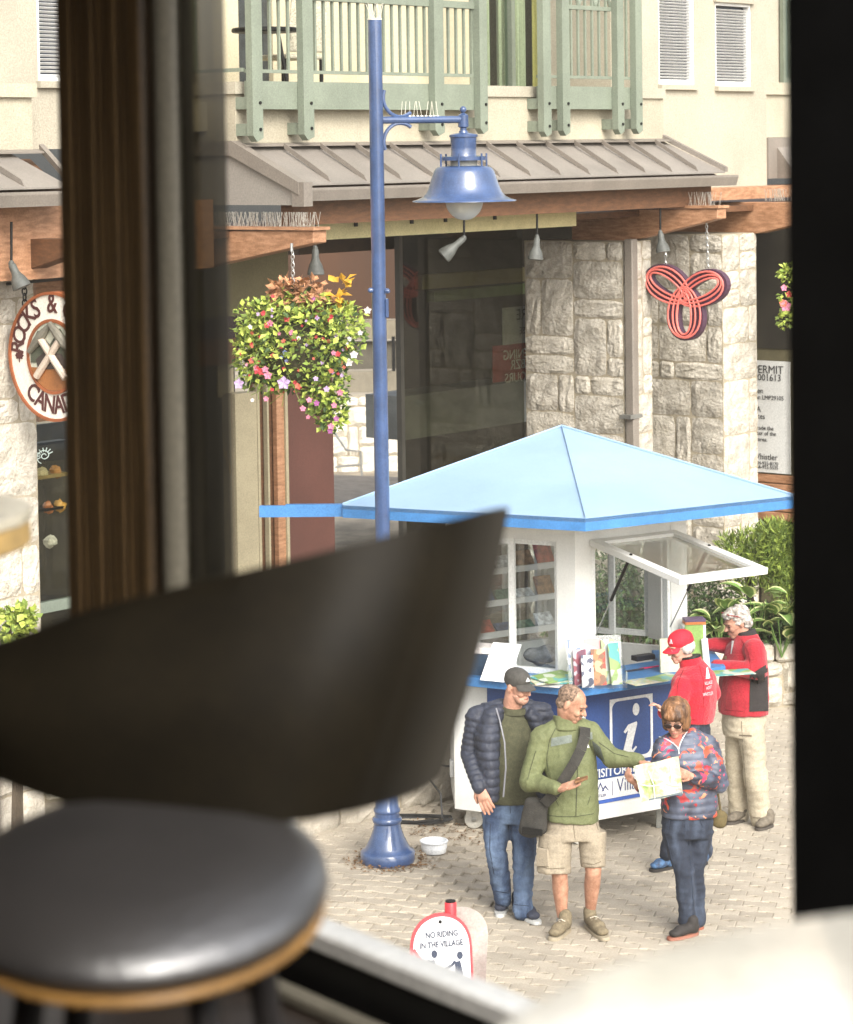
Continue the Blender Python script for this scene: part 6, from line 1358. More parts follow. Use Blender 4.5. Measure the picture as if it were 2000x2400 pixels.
def seg_t(co, a, b):
    a, b = np.array(a, 'f'), np.array(b, 'f'); ab = b - a; L2 = float((ab ** 2).sum()); t = np.clip(((co - a) @ ab) / L2, 0, 1); dist = np.linalg.norm(co - (a + t[:, None] * ab), axis=1); return t * math.sqrt(L2), dist
def folds(amp=0.008, sc=9.0, seed=1.0, st=(1, 1, 1)):
    return lambda c, n: amp * (vnoise(c, sc, seed, st) + 0.5 * vnoise(c, sc * 2.3, seed + 5, st))
def ridged(amp, sc, seed, st=(1, 1, 1)):
    return lambda c, n: amp * (0.5 - np.abs(vnoise(c, sc, seed, st)) * 1.6) + amp * 0.4 * vnoise(c, sc * 2.1, seed + 3, st)
def garment(name, mb, mt, parent, voxel=0.011, disp=None, smooth=3):
    me = remesh(mb, voxel, smooth)
    if disp: displace(me, disp)
    return finish(name, me, mt, parent)
def leg_prims(mb, hip, knee, ank, r0, r1, r2, side, flare=1.0):
    mb.cap(hip, knee, r0, r1, side=side, flat=1.0, n=14); mb.cap(knee, ank, r1, r2, side=side, flat=1.0, n=14)
def person(label, base): return thing('person', label, 'person', base)
def make_head(p, c, f, up, s, neck_to, skin, extra=None, neck_r=0.058, vox=0.0055):
    """body skin: head + neck + whatever 'extra' adds (hands, legs), one continuous surface"""
    mb = MB(); L, fr = head_prims(mb, c, f, up, s)
    mb.cap(L(0, -0.02, -0.04), Vector(neck_to), neck_r * s, neck_r * 1.12 * s, n=14)
    if extra: extra(mb)
    me = remesh(mb, vox, 3, 0.4); b = finish('body', me, skin, p)
    return b, L, fr
Z = Vector((0, 0, 1))
m_denim = M('denim', srgb(50, 68, 98), 0.85, 0.2, 4, bump=0.3, bscale=200, c2=srgb(104, 124, 152), lo=0.42, hi=0.72, stretch=(2.2, 2.2, 0.7))
m_denim2 = M('denim_dark', srgb(38, 46, 62), 0.85, 0.2, 4, bump=0.3, bscale=200, c2=srgb(80, 92, 112), lo=0.45, hi=0.78, stretch=(2.2, 2.2, 0.7))
m_sole = M('sole_white', (0.7, 0.7, 0.68), 0.5, 0.05)

# ------------------------------------------------ man with dark cap and quilted jacket
D1 = 17.85; J = lambda u, v, dd=0.0: P(u, v, D1 + dd)
fa1, ta1, fa2, ta2 = G(1186, 2098), G(1174, 2146), G(1205, 2132), G(1256, 2166)
p1 = person('bearded man in dark cap and navy quilted jacket with jeans', (G(1200, 2140)))
sL, sR = J(1119, 1678), J(1268, 1672, 0.08); eL_, eR_ = J(1101, 1765, -0.02), J(1290, 1760, 0.12); wL, wR = J(1124, 1846, -0.2), J(1262, 1846, 0.0)
side1 = (sR - sL).normalized(); hipc = J(1193, 1872, 0.04); shc = J(1194, 1676, 0.04)
hc = J(1214, 1610, -0.04); hf_ = Vector((0.80, -0.78, -0.22))
def ex1(mb):
    hand_prims(mb, wL + Vector((0, 0, 0.01)), J(1142, 1895, -0.24) - wL, Vector((0.3, 0.9, 0)), 1.25, 0.35, 1.0, -1)
    mb.cap(eL_.lerp(wL, 0.4), wL, 0.035, 0.028)
b1_, L_, fr_ = make_head(p1, hc, hf_, Z, 1.0, J(1200, 1668, 0.03), m_skin, ex1, 0.066)
face_bits(b1_, L_, fr_, 1.0)
mb = MB(); mb.ell(L_(0, 0.052, -0.070), (0.050, 0.048, 0.040), fr_, 14, 10); mb.ell(L_(0, 0.03, -0.05), (0.0615, 0.052, 0.042), fr_, 14, 10)
garment('beard_stubble', mb, M('stubble', srgb(186, 138, 116), 0.9, 0.12, 90, c2=srgb(200, 156, 136)), p1, 0.006)
mb = MB(); mb.ell(L_(0, -0.014, 0.062), (0.0815, 0.102, 0.072), fr_, 18, 12); mb.ell(L_(0, -0.02, 0.035), (0.080, 0.1, 0.045), fr_, 18, 10)
cp1 = garment('cap', mb, M('cap_charcoal', srgb(66, 64, 60), 0.85, 0.15, 40), p1, 0.007, smooth=3)
def brim(cap_, L_, fr_, mt, z=0.028, ln=0.08, w_=0.072):
    mb = MB(); top_ = []; n = 12
    for i in range(n + 1):
        a = -1 + 2 * i / n; top_.append(((w_ * a, 0.072 - 0.03 * a * a, z - 0.014 * a * a), (w_ * 1.02 * a, 0.072 + ln * (1 - abs(a) ** 2.6), z - 0.024 - 0.016 * a * a)))
    vs = [L_(*q) for t_ in top_ for q in t_]; nn = fr_[2] * 0.007; k = len(vs); fs = []
    for i in range(n): fs += [(2 * i, 2 * i + 1, 2 * i + 3, 2 * i + 2), (k + 2 * i, k + 2 * i + 2, k + 2 * i + 3, k + 2 * i + 1), (2 * i + 1, k + 2 * i + 1, k + 2 * i + 3, 2 * i + 3), (2 * i, 2 * i + 2, k + 2 * i + 2, k + 2 * i)]
    fs += [(0, k, k + 1, 1), (2 * n, 2 * n + 1, k + 2 * n + 1, k + 2 * n)]
    mb._add(vs + [v + nn for v in vs], fs); return build('brim', mb, mt, cap_, smooth=True, ang=50)
brim(cp1, L_, fr_, MATS['cap_charcoal'], 0.044, 0.076)
mb = MB(); tri = [L_(-0.012, 0.0905, 0.072), L_(0.026, 0.0865, 0.072), L_(0.008, 0.083, 0.098)]; mb.slab(tri, fr_[1] * 0.006); build('cap_badge', mb, m_sole, cp1)
mb = MB(); torso(mb, J(1193, 1880, 0.03), J(1198, 1662, 0.03), side1, [0.205, 0.225, 0.228, 0.225, 0.21, 0.16, 0.085], [0.135, 0.155, 0.155, 0.14, 0.125, 0.10, 0.07])
me = remesh(mb, 0.012, 3); displace(me, folds(0.007, 7, 3)); finish('jumper', me, M('jumper_olive', srgb(74, 74, 54), 0.95, 0.15, 30, bump=0.4, bscale=180), p1)
# quilted jacket: two fronts, back and sleeves, ribbed
m_quilt = M('quilted_navy', srgb(48, 52, 64), 0.55, 0.2, 12, spec=0.35, bump=0.3, bscale=50)
mb = MB(); q_ = lambda u, v, dd: J(u, v, dd)
torso(mb, [J(1141, 1868, -0.02), J(1140, 1820, -0.03), J(1139, 1770, -0.03), J(1139, 1720, -0.02), J(1150, 1680, 0.0), J(1168, 1658, 0.02)], None, side1, [0.075, 0.085, 0.09, 0.095, 0.085, 0.05], [0.19, 0.20, 0.19, 0.175, 0.14, 0.10])
torso(mb, [J(1262, 1868, 0.12), J(1265, 1800, 0.12), J(1262, 1730, 0.10), J(1250, 1682, 0.07), J(1233, 1658, 0.05)], None, side1, [0.05, 0.055, 0.06, 0.06, 0.045], [0.18, 0.18, 0.17, 0.14, 0.10])
torso(mb, [J(1200, 1868, 0.16), J(1200, 1740, 0.15), J(1198, 1670, 0.11)], None, side1, [0.2, 0.21, 0.17], [0.07, 0.07, 0.06])
mb.cap(sL, eL_, 0.078, 0.066, n=14); mb.cap(eL_, wL, 0.066, 0.052, n=14); mb.cap(sR, eR_, 0.085, 0.07); mb.cap(eR_, wR, 0.07, 0.055); mb.cap(sL, J(1175, 1660, 0.05), 0.085, 0.07); mb.cap(sR, J(1225, 1658, 0.05), 0.08, 0.07)
def quilt(c, n):
    ta, da = seg_t(c, sL, eL_); tb, db = seg_t(c, eL_, wL); La = (eL_ - sL).length
    arm = np.minimum(da, db) < 0.098
    armt = np.where(da < db, ta, La + tb)
    arm &= (c[:, 0] < float(J(1136, 1750).x) + 0.0 * c[:, 0])
    t = np.where(arm, armt / 0.042, (c[:, 2] + 0.03 * (c[:, 0] - float(J(1140, 1750).x))) / 0.06)
    ph = t - np.floor(t); rib = np.sqrt(np.clip(np.sin(np.pi * ph), 0, 1))
    return np.where(arm, 0.011, 0.013) * (rib - 0.75) + 0.005 * vnoise(c, 16, 2, (1.2, 1.2, 0.5))
jk1 = garment('quilted_jacket', mb, m_quilt, p1, 0.009, quilt, 3)
mb = MB(); mb.tube([J(1180, 1868, -0.20), J(1186, 1800, -0.21), J(1183, 1740, -0.19), J(1172, 1690, -0.15), J(1163, 1660, -0.09)], 0.006, 6); build('zip', mb, M('zip_grey', (0.2, 0.2, 0.22), 0.4), jk1)
mb = MB(); cl = [J(1152 + 7 * i, 1650 - 6 * math.sin(i), 0.09 - 0.03 * abs(i - 5)) for i in range(2)]
torso(mb, [J(1200, 1672, 0.07), J(1200, 1655, 0.075), J(1198, 1637, 0.085)], None, side1, [0.125, 0.112, 0.10], [0.11, 0.095, 0.075]); me = remesh(mb, 0.008, 2)
finish('collar', me, M('collar_dark', srgb(40, 42, 50), 0.8, 0.15), jk1)
mb = MB(); torso(mb, [J(1204, 1666, 0.02), J(1205, 1654, 0.01)], None, side1, [0.098, 0.086], [0.085, 0.075]); build('neckband', mb, MATS['jumper_olive'], p1, smooth=True)
k1, k2, a1_, a2_ = J(1163, 1998, -0.03), J(1228, 2006, -0.02), J(1180, 2106, 0.10), J(1226, 2136, -0.05)
h1_, h2_ = J(1163, 1905, 0.03), J(1226, 1905, 0.05)
mb = MB(); torso(mb, J(1194, 1925, 0.05), J(1193, 1858, 0.05), side1, [0.165, 0.185, 0.19, 0.185], [0.13, 0.14, 0.14, 0.13]); leg_prims(mb, h1_, k1, a1_, 0.102, 0.076, 0.062, side1); leg_prims(mb, h2_, k2, a2_, 0.102, 0.078, 0.066, side1)
def denimfold(seed):
    return lambda c, n: 0.012 * vnoise(c, 5, seed, (1, 1, 1.5)) + 0.012 * (0.35 - np.abs(vnoise(c, 9, seed + 4, (0.8, 0.8, 1.9)))) + 0.005 * vnoise(c, 24, seed + 1, (0.8, 0.8, 1.6))
jn1 = garment('jeans', mb, m_denim, p1, 0.011, denimfold(4))
m_navysh = M('shoe_navy', srgb(46, 50, 64), 0.8, 0.2, 60)
shoe(p1, fa1, ta1 + Vector((-0.01, -0.06, 0)), m_navysh, M('sole_pale', (0.5, 0.5, 0.48), 0.5, 0.1), 1.12, M('lace_tan', srgb(150, 120, 100), 0.8)); shoe(p1, fa2, ta2 + Vector((0.02, -0.03, 0)), m_navysh, MATS['sole_pale'], 1.12, MATS['lace_tan'])

# ------------------------------------------------ man in green jacket and shorts
D2 = 17.5; J = lambda u, v, dd=0.0: P(u, v, D2 + dd)
p2 = person('balding man in green windbreaker and khaki shorts pointing at a map', G(1355, 2190))
sL, sR = J(1270, 1732, 0.02), J(1384, 1718, 0.02); eL_, wL = J(1241, 1832, -0.02), J(1308, 1848, -0.24); eR_, wR = J(1432, 1776, -0.05), J(1500, 1783, -0.16)
side2 = (sR - sL).normalized()
hc = J(1340, 1650, -0.04); hf_ = Vector((0.90, -0.34, -0.50))
kL, kR, aL_, aR_ = J(1312, 2050, -0.03), J(1391, 2042, -0.03), J(1318, 2158, 0.04), J(1384, 2145, 0.10)
def ex2(mb):
    hand_prims(mb, wL + (wL - eL_).normalized() * -0.005, J(1352, 1838, -0.28) - wL, Vector((0.1, -0.4, 0.9)), 1.15, 0.25, 0.6, 1)
    hand_prims(mb, wR, J(1530, 1796, -0.22) - wR, Vector((0.0, -0.2, -1)), 1.1, 0.5, 0.7, -1)
    mb.cap(eL_.lerp(wL, 0.5), wL, 0.034, 0.028); mb.cap(eR_.lerp(wR, 0.5), wR, 0.034, 0.028)
    for k, a, hp in ((kL, aL_, J(1305, 1960, 0)), (kR, aR_, J(1385, 1960, 0))):
        mb.cap(hp, k, 0.075, 0.056, n=14); mid = k.lerp(a, 0.32); mb.cap(k, mid + Vector((0, 0.018, 0)), 0.055, 0.056, n=14); mb.cap(mid + Vector((0, 0.018, 0)), a + Vector((0, 0, 0.02)), 0.056, 0.034, n=14); mb.cap(a + Vector((0, 0, 0.02)), a + Vector((0, 0, -0.05)), 0.034, 0.036)
b2_, L_, fr_ = make_head(p2, hc, hf_, Z, 1.04, J(1332, 1708, 0.04), m_skin2, ex2, 0.062)
face_bits(b2_, L_, fr_, 1.04)
mb = MB(); mb.ell(L_(0, -0.026, 0.044), (0.080, 0.0935, 0.0805), fr_, 18, 12); mb.ell(L_(0, -0.045, -0.02), (0.070, 0.062, 0.05), fr_, 16, 10)
garment('hair', mb, M('hair_cropped', srgb(84, 68, 56), 0.9, 0.3, 60, c2=srgb(150, 124, 104)), p2, 0.006, folds(0.003, 40, 2))
mb = MB(); mb.ell(L_(0, 0.093, -0.043), (0.03, 0.010, 0.006), fr_, 10, 6); build('moustache', mb, m_brow, p2, smooth=True)
m_wind = M('windbreaker_green', srgb(102, 107, 74), 0.68, 0.12, 4, spec=0.25, bump=0.12, bscale=40)
mb = MB(); torso(mb, [J(1340, 1922, 0.03), J(1342, 1885, 0.03), J(1342, 1830, 0.02), J(1335, 1780, 0.02), J(1330, 1738, 0.03), J(1328, 1712, 0.03), J(1328, 1698, 0.03)], None, side2, [0.184, 0.186, 0.174, 0.180, 0.176, 0.13, 0.085], [0.15, 0.148, 0.13, 0.122, 0.108, 0.092, 0.08])
mb.cap(sL, eL_, 0.080, 0.068, n=14); mb.cap(eL_, eL_.lerp(wL, 0.55), 0.070, 0.056, n=14); mb.cap(eL_.lerp(wL, 0.5), wL - (wL - eL_).normalized() * 0.02, 0.058, 0.044, n=14)
mb.cap(sR, eR_, 0.077, 0.062, n=14); mb.cap(eR_, wR - (wR - eR_).normalized() * 0.01, 0.068, 0.046, n=14); mb.cap(sL, J(1310, 1708, 0.03), 0.085, 0.07); mb.cap(sR, J(1350, 1704, 0.03), 0.08, 0.07)
jk2 = garment('windbreaker', mb, m_wind, p2, 0.0085, lambda c, n: 0.012 * (0.4 - 1.5 * np.abs(vnoise(c, 5.0, 6, (1.6, 1.2, 0.55)))) + 0.006 * (0.35 - 1.4 * np.abs(vnoise(c, 9.5, 9, (1, 1, 1.5)))) + 0.005 * (0.3 - np.abs(vnoise(c, 22, 4, (1.4, 1, 0.8)))), 2)
mb = MB(); torso(mb, [J(1328, 1708, 0.03), J(1328, 1690, 0.03), J(1329, 1680, 0.035)], None, side2, [0.10, 0.092, 0.098], [0.10, 0.095, 0.10]); garment('collar', mb, m_wind, jk2, 0.007, folds(0.004, 20, 3), 2)
# strap and bag
mb = MB(); st = [J(1372, 1704, -0.06), J(1371, 1726, -0.15), J(1362, 1756, -0.19), J(1345, 1790, -0.205), J(1320, 1830, -0.20), J(1298, 1862, -0.175), J(1275, 1884, -0.12)]
sd_ = Vector((0.6, 0, -0.35)).normalized()
for i in range(len(st) - 1):
    a, b = st[i], st[i + 1]; d = (b - a).normalized(); q = d.cross(Vector((0, -1, 0.1))).normalized() * 0.036
    mb.slab([a - q - Vector((0, 0.012, 0)), a + q - Vector((0, 0.012, 0)), b + q - Vector((0, 0.012, 0)), b - q - Vector((0, 0.012, 0))], Vector((0, 0.008, 0)))
m_bag = M('bag_black', srgb(46, 44, 40), 0.85, 0.2, 20)
bag = thing('shoulder_bag', 'black shoulder bag slung on the man in green', 'bag', J(1255, 1900, -0.05)); build('strap', mb, m_bag, bag)
mb = MB(); mb.cap(J(1240, 1950, -0.03), J(1252, 1880, -0.05), 0.078, 0.07, side=(1, 0, 0), flat=0.55); mb.cap(J(1262, 1945, -0.06), J(1268, 1885, -0.06), 0.06, 0.055, side=(1, 0, 0), flat=0.6); garment('pouch', mb, m_bag, bag, 0.009, folds(0.006, 9, 2))
mb = MB(); mb.slab([J(1222, 1955, -0.10), J(1271, 1960, -0.12), J(1272, 1945, -0.125), J(1224, 1938, -0.11)], (0, 0.01, 0)); build('flap', mb, m_black, bag)
# chest band, logo
mb = MB(); 
def on_chest(u, v, dd=-0.148): return J(u, v, dd)
# shorts
mb = MB(); torso(mb, [J(1344, 1965, 0.02), J(1342, 1930, 0.02), J(1341, 1905, 0.02)], None, side2, [0.2, 0.18, 0.15], [0.14, 0.13, 0.11])
for hp, kn, w0, w1 in ((J(1302, 1950, 0), J(1298, 2045, -0.02), 0.112, 0.115), (J(1388, 1948, 0), J(1391, 2030, -0.02), 0.098, 0.084)):
    mb.tube([hp, hp.lerp(kn, 0.5), kn], [w0, (w0 + w1) / 2, w1], 16, flat=1.0, side=Vector((1, 0, 0)))
sh_ = garment('shorts', mb, M('khaki_cotton', srgb(146, 135, 117), 0.9, 0.12, 8, bump=0.3, bscale=90), p2, 0.010, lambda c, n: 0.012 * (0.3 - np.abs(vnoise(c, 7, 8, (1.4, 1.4, 0.5)))) + 0.009 * (0.35 - np.abs(vnoise(c, 13, 3, (0.7, 0.7, 1.6)))), 2)
mb = MB(); mb.slab([J(1262, 1985, -0.06), J(1288, 1990, -0.115), J(1290, 2030, -0.12), J(1260, 2030, -0.06)], Vector((-0.012, -0.016, 0))); build('cargo_pocket', mb, MATS['khaki_cotton'], sh_, bevel=0.006)
m_tan = M('shoe_sand', srgb(112, 101, 80), 0.85, 0.2, 50); m_tsole = M('sole_sand', srgb(150, 139, 118), 0.7, 0.1)
shoe(p2, G(1333, 2180), G(1292, 2207), m_tan, m_tsole, 1.1, M('lace_pale', srgb(190, 182, 165), 0.8)); shoe(p2, G(1375, 2168), G(1422, 2207), m_tan, m_tsole, 1.1, MATS['lace_pale'])
mb = MB(); 
for a in (aL_, aR_): mb.cap(a + Vector((0, 0, 0.01)), a + Vector((0, 0, -0.05)), 0.04, 0.042)
build('socks', mb, M('sock_grey', srgb(140, 138, 134), 0.9), p2, smooth=True)['kind'] = 'stuff'
wal = J(1362, 1828, -0.30); mb = MB(); mb.box(Frame(wal, (0.93, -0.1, 0.32), (0.1, 0.99, 0), (-0.32, 0, 0.93)), -0.045, 0.05, -0.035, 0.035, -0.006, 0.010); o = build('wallet', mb, M('wallet_tan', srgb(120, 84, 54), 0.6, 0.15, 30), bevel=0.004); tag(o, 'tan wallet held by the man in green', 'wallet')
def proj_patch(target, uvs, mt, name, off=0.004, steps=10, d=None):
    """a flat print laid on a garment: shoot the quad onto the surface"""
    dg = bpy.context.evaluated_depsgraph_get(); inv = target.matrix_world.inverted(); mb = MB(); (a, b, c, e) = uvs; g = []
    for j in range(steps + 1):
        row = []
        for i in range(steps + 1):
            s, t = i / steps, j / steps; u = (a[0] * (1 - s) + b[0] * s) * (1 - t) + (e[0] * (1 - s) + c[0] * s) * t; v = (a[1] * (1 - s) + b[1] * s) * (1 - t) + (e[1] * (1 - s) + c[1] * s) * t
            dr = ray(u, v).normalized(); o_ = CAM + dr * 10; L0_ = wloc(target)
            ok, loc, nr, _ = target.ray_cast(o_ - L0_, dr, distance=30)
            row.append(loc + L0_ + nr * off if ok else None)
        g.append(row)
    for j in range(steps):
        for i in range(steps):
            q = [g[j][i], g[j][i + 1], g[j + 1][i + 1], g[j + 1][i]]
            if all(x is not None for x in q) and max((q[0] - q[2]).length, (q[1] - q[3]).length) < 0.2: mb.quad(q)
    if mb.f: return build(name, mb, mt, target, smooth=True)
bpy.context.view_layer.update()
proj_patch(jk2, [(1292, 1730), (1340, 1722), (1341, 1740), (1292, 1750)], M('band_grey', srgb(104, 112, 104), 0.6, 0.1), 'chest_band'); proj_patch(jk2, [(1358, 1722), (1388, 1716), (1390, 1732), (1358, 1740)], MATS['band_grey'], 'chest_band'); proj_patch(jk2, [(1366, 1747), (1378, 1742), (1381, 1752), (1367, 1754)], m_sole, 'logo', 0.006, 4)
proj_patch(jk2, [(1388, 1735), (1408, 1752), (1418, 1785), (1396, 1775)], M('panel_dark', srgb(60, 66, 58), 0.6, 0.1), 'sleeve_panel', 0.003)

# ------------------------------------------------ woman in floral jacket
D3 = 17.45; J = lambda u, v, dd=0.0: P(u, v, D3 + dd)
p3 = person('woman with brown bob, sunglasses and floral quilted jacket reading a map', G(1612, 2195))
sL, sR = J(1556, 1752, 0.0), J(1660, 1748, 0.06); eL_, wL = J(1540, 1828, -0.05), J(1494, 1842, -0.22); eR_, wR = J(1686, 1836, 0.0), J(1622, 1820, -0.22)
side3 = (sR - sL).normalized(); hc = J(1584, 1686, -0.03); hf_ = Vector((-0.30, -0.90, -0.34))
def ex3(mb):
    hand_prims(mb, wR, J(1596, 1812, -0.26) - wR, Vector((-0.3, 0.9, 0.1)), 0.95, 0.7, 0.6, 1, 0.2)
    hand_prims(mb, wL + Vector((0.0, 0.02, 0)), J(1478, 1828, -0.25) - wL, Vector((0.6, 0.7, 0.3)), 0.95, 0.8, 0.6, -1, 0.2)
    mb.cap(eL_.lerp(wL, 0.5), wL, 0.03, 0.025); mb.cap(eR_.lerp(wR, 0.5), wR, 0.03, 0.025)
b3_, L_, fr_ = make_head(p3, hc, hf_, Z, 0.97, J(1600, 1742, 0.04), m_skin, ex3, 0.054)
face_bits(b3_, L_, fr_, 0.97, eyes=False)
gl = MB()
for q in (-1, 1): gl.ell(L_(0.033 * q, 0.099, 0.004), (0.029, 0.007, 0.019), fr_, 14, 8)
gl.tube([L_(-0.01, 0.102, 0.008), L_(0.01, 0.102, 0.008)], 0.003, 5); gl.tube([L_(0.056, 0.098, 0.008), L_(0.078, 0.01, 0.008)], 0.003, 5); gl.tube([L_(-0.056, 0.098, 0.008), L_(-0.078, 0.01, 0.008)], 0.003, 5)
sgl = build('sunglasses', gl, M('lens_dark', srgb(40, 26, 22), 0.1, 0.1), p3, smooth=True)
m_hb = M('hair_brown', srgb(84, 56, 36), 0.55, 0.35, 22, stretch=(1, 1, 0.25), c2=srgb(140, 98, 62), bump=0.5, bscale=60)
mb = MB(); mb.ell(L_(0, -0.022, 0.055), (0.098, 0.112, 0.094), fr_, 20, 14); mb.ell(L_(0.062, -0.01, -0.012), (0.036, 0.07, 0.075), fr_); mb.ell(L_(-0.062, -0.01, -0.012), (0.036, 0.07, 0.075), fr_); mb.ell(L_(0, -0.06, -0.02), (0.085, 0.055, 0.085), fr_); mb.ell(L_(0, 0.062, 0.066), (0.07, 0.042, 0.032), fr_)
def strands(amp, seed):
    return lambda c, n: amp * (0.5 - np.abs(vnoise(c, 26, seed, (1.4, 1.4, 0.28)))) + amp * 0.6 * vnoise(c, 60, seed + 2, (1.3, 1.3, 0.3))
garment('hair', mb, m_hb, p3, 0.006, strands(0.010, 3), 2)
m_fl = bpy.data.materials.new('floral_quilt'); m_fl.use_nodes = True; t = m_fl.node_tree; b = t.nodes['Principled BSDF']; tc = t.nodes.new('ShaderNodeTexCoord')
last = None
for i, (sc_n, th, cA, off_) in enumerate(((11, 0.63, srgb(190, 76, 52), 0), (12, 0.64, srgb(180, 52, 86), 7), (14, 0.66, srgb(208, 130, 96), 13), (12.5, 0.65, srgb(150, 44, 48), 21))):
    mp = t.nodes.new('ShaderNodeMapping'); mp.inputs['Location'].default_value = (off_, off_ * 0.7, 3 * i); t.links.new(tc.outputs['Object'], mp.inputs[0])
    n = t.nodes.new('ShaderNodeTexNoise'); n.inputs['Scale'].default_value = sc_n; n.inputs['Detail'].default_value = 2.5; n.inputs['Distortion'].default_value = 0.8; t.links.new(mp.outputs[0], n.inputs['Vector'])
    r_ = t.nodes.new('ShaderNodeValToRGB'); r_.color_ramp.elements[0].position = th - 0.012; r_.color_ramp.elements[1].position = th + 0.012; t.links.new(n.outputs['Fac'], r_.inputs[0])
    mx = t.nodes.new('ShaderNodeMix'); mx.data_type = 'RGBA'; mx.inputs[7].default_value = (*cA, 1); t.links.new(r_.outputs[0], mx.inputs[0])
    if last is None:
        n0 = t.nodes.new('ShaderNodeTexNoise'); n0.inputs['Scale'].default_value = 9; r0 = t.nodes.new('ShaderNodeValToRGB'); r0.color_ramp.elements[0].color = (*srgb(46, 48, 62), 1); r0.color_ramp.elements[1].color = (*srgb(92, 100, 118), 1); r0.color_ramp.elements[0].position = 0.35; r0.color_ramp.elements[1].position = 0.7
        t.links.new(tc.outputs['Object'], n0.inputs['Vector']); t.links.new(n0.outputs['Fac'], r0.inputs[0]); t.links.new(r0.outputs[0], mx.inputs[6])
    else: t.links.new(last, mx.inputs[6])
    last = mx.outputs[2]
t.links.new(last, b.inputs['Base Color']); b.inputs['Roughness'].default_value = 0.5
mb = MB(); torso(mb, [J(1616, 1912, 0.03), J(1616, 1880, 0.03), J(1614, 1830, 0.03), J(1610, 1785, 0.03), J(1608, 1750, 0.03), J(1604, 1728, 0.04), J(1602, 1716, 0.04)], None, side3, [0.19, 0.195, 0.18, 0.182, 0.16, 0.12, 0.075], [0.15, 0.155, 0.145, 0.15, 0.12, 0.095, 0.075])
mb.cap(sL, eL_, 0.076, 0.064, n=14); mb.cap(eL_, wL.lerp(eL_, 0.15), 0.064, 0.046); mb.cap(sR, eR_, 0.078, 0.066, n=14); mb.cap(eR_, wR.lerp(eR_, 0.1), 0.066, 0.046, n=14); mb.cap(sL, J(1590, 1726, 0.03), 0.075, 0.06); mb.cap(sR, J(1620, 1724, 0.04), 0.075, 0.06)
jk3 = garment('floral_jacket', mb, m_fl, p3, 0.009, lambda c, n: 0.008 * (np.sqrt(np.clip(np.sin(np.pi * ((c[:, 2] / 0.052) % 1)), 0, 1)) - 0.7) + 0.006 * vnoise(c, 14, 5), 3)
mb = MB(); torso(mb, [J(1610, 1738, 0.06), J(1616, 1722, 0.075), J(1620, 1708, 0.085)], None, side3, [0.115, 0.105, 0.10], [0.085, 0.075, 0.06]); garment('hood', mb, M('hood_navy', srgb(46, 58, 78), 0.7, 0.15, 10), jk3, 0.008, folds(0.008, 14, 2), 2)
bpy.context.view_layer.update()
proj_patch(jk3, [(1567, 1728), (1600, 1722), (1594, 1748), (1588, 1752)], M('blouse_red', srgb(190, 96, 86), 0.8, 0.1), 'neckline', 0.004, 8)
for pts in ([(1611, 1716), (1602, 1728), (1595, 1742), (1591, 1756), (1592, 1768)], [(1546, 1728), (1562, 1733), (1578, 1742), (1588, 1752), (1591, 1758)]):
    pp = []
    for (u, v) in pts:
        dr = ray(u, v).normalized(); ok, loc, nr, _ = jk3.ray_cast(CAM + dr * 10 - wloc(jk3), dr, distance=30)
        if ok: pp.append(loc + wloc(jk3) + nr * 0.004)
    if len(pp) > 2: mb = MB(); mb.tube(pp, 0.0042, 5); build('zip', mb, M('zip_silver', (0.6, 0.6, 0.6), 0.4), jk3)
mb = MB(); torso(mb, [J(1612, 1960, 0.03), J(1613, 1925, 0.03), J(1614, 1895, 0.03)], None, side3, [0.165, 0.175, 0.165], [0.135, 0.14, 0.13])
leg_prims(mb, J(1582, 1950, 0.0), J(1603, 2040, -0.06), J(1612, 2160, -0.02), 0.09, 0.066, 0.058, side3); leg_prims(mb, J(1642, 1950, 0.04), J(1628, 2036, 0.02), J(1632, 2155, 0.08), 0.09, 0.068, 0.06, side3)
jn3 = garment('jeans', mb, m_denim2, p3, 0.011, denimfold(9))
m_bsh = M('shoe_black', srgb(42, 38, 36), 0.8, 0.2, 40); m_os = M('sole_orange', srgb(140, 84, 64), 0.6, 0.2)
shoe(p3, G(1636, 2190), G(1566, 2205), m_bsh, m_os, 0.98); shoe(p3, G(1648, 2176), G(1592, 2186), m_bsh, m_os, 0.98)
hb3 = thing('handbag', 'olive handbag at the hip of the woman in the floral jacket', 'bag', J(1686, 1920, 0.1)); mb = MB(); mb.cap(J(1684, 1930, 0.12), J(1690, 1908, 0.12), 0.055, 0.05, side=(1, 0, 0), flat=0.6); garment('pouch', mb, M('bag_olive', srgb(92, 80, 48), 0.8, 0.2, 14), hb3, 0.009, folds(0.005, 12, 2)); mb = MB(); mb.tube([J(1690, 1905, 0.12), J(1680, 1840, 0.15), J(1640, 1735, 0.14)], 0.008, 6); build('strap', mb, MATS['bag_olive'], hb3)
mpq = [P(1485, 1796, D3 - 0.29), P(1591, 1773, D3 - 0.30), P(1601, 1860, D3 - 0.33), P(1504, 1880, D3 - 0.32)]
mb = MB(); n = 10; g = [[(mpq[0].lerp(mpq[1], i / n)).lerp(mpq[3].lerp(mpq[2], i / n), j / n) + Vector((0, 0.012 * math.sin(i * 0.9), 0)) for i in range(n + 1)] for j in range(n + 1)]
mb.v = [p for q in g for p in q]; mb.f = [(j * 11 + i, j * 11 + i + 1, j * 11 + 12 + i, j * 11 + 11 + i) for j in range(n) for i in range(n)]; mb.mi = [0] * len(mb.f)
me = mb.mesh('map'); 
mp3 = build('village_map', mb, print_mat('print_village_map', [srgb(150, 182, 92), srgb(196, 210, 140), srgb(240, 236, 210), srgb(216, 224, 180), srgb(190, 206, 214), srgb(232, 170, 110)], 11, 'noise')); tag(mp3, 'unfolded village map held by the woman in the floral jacket', 'map')
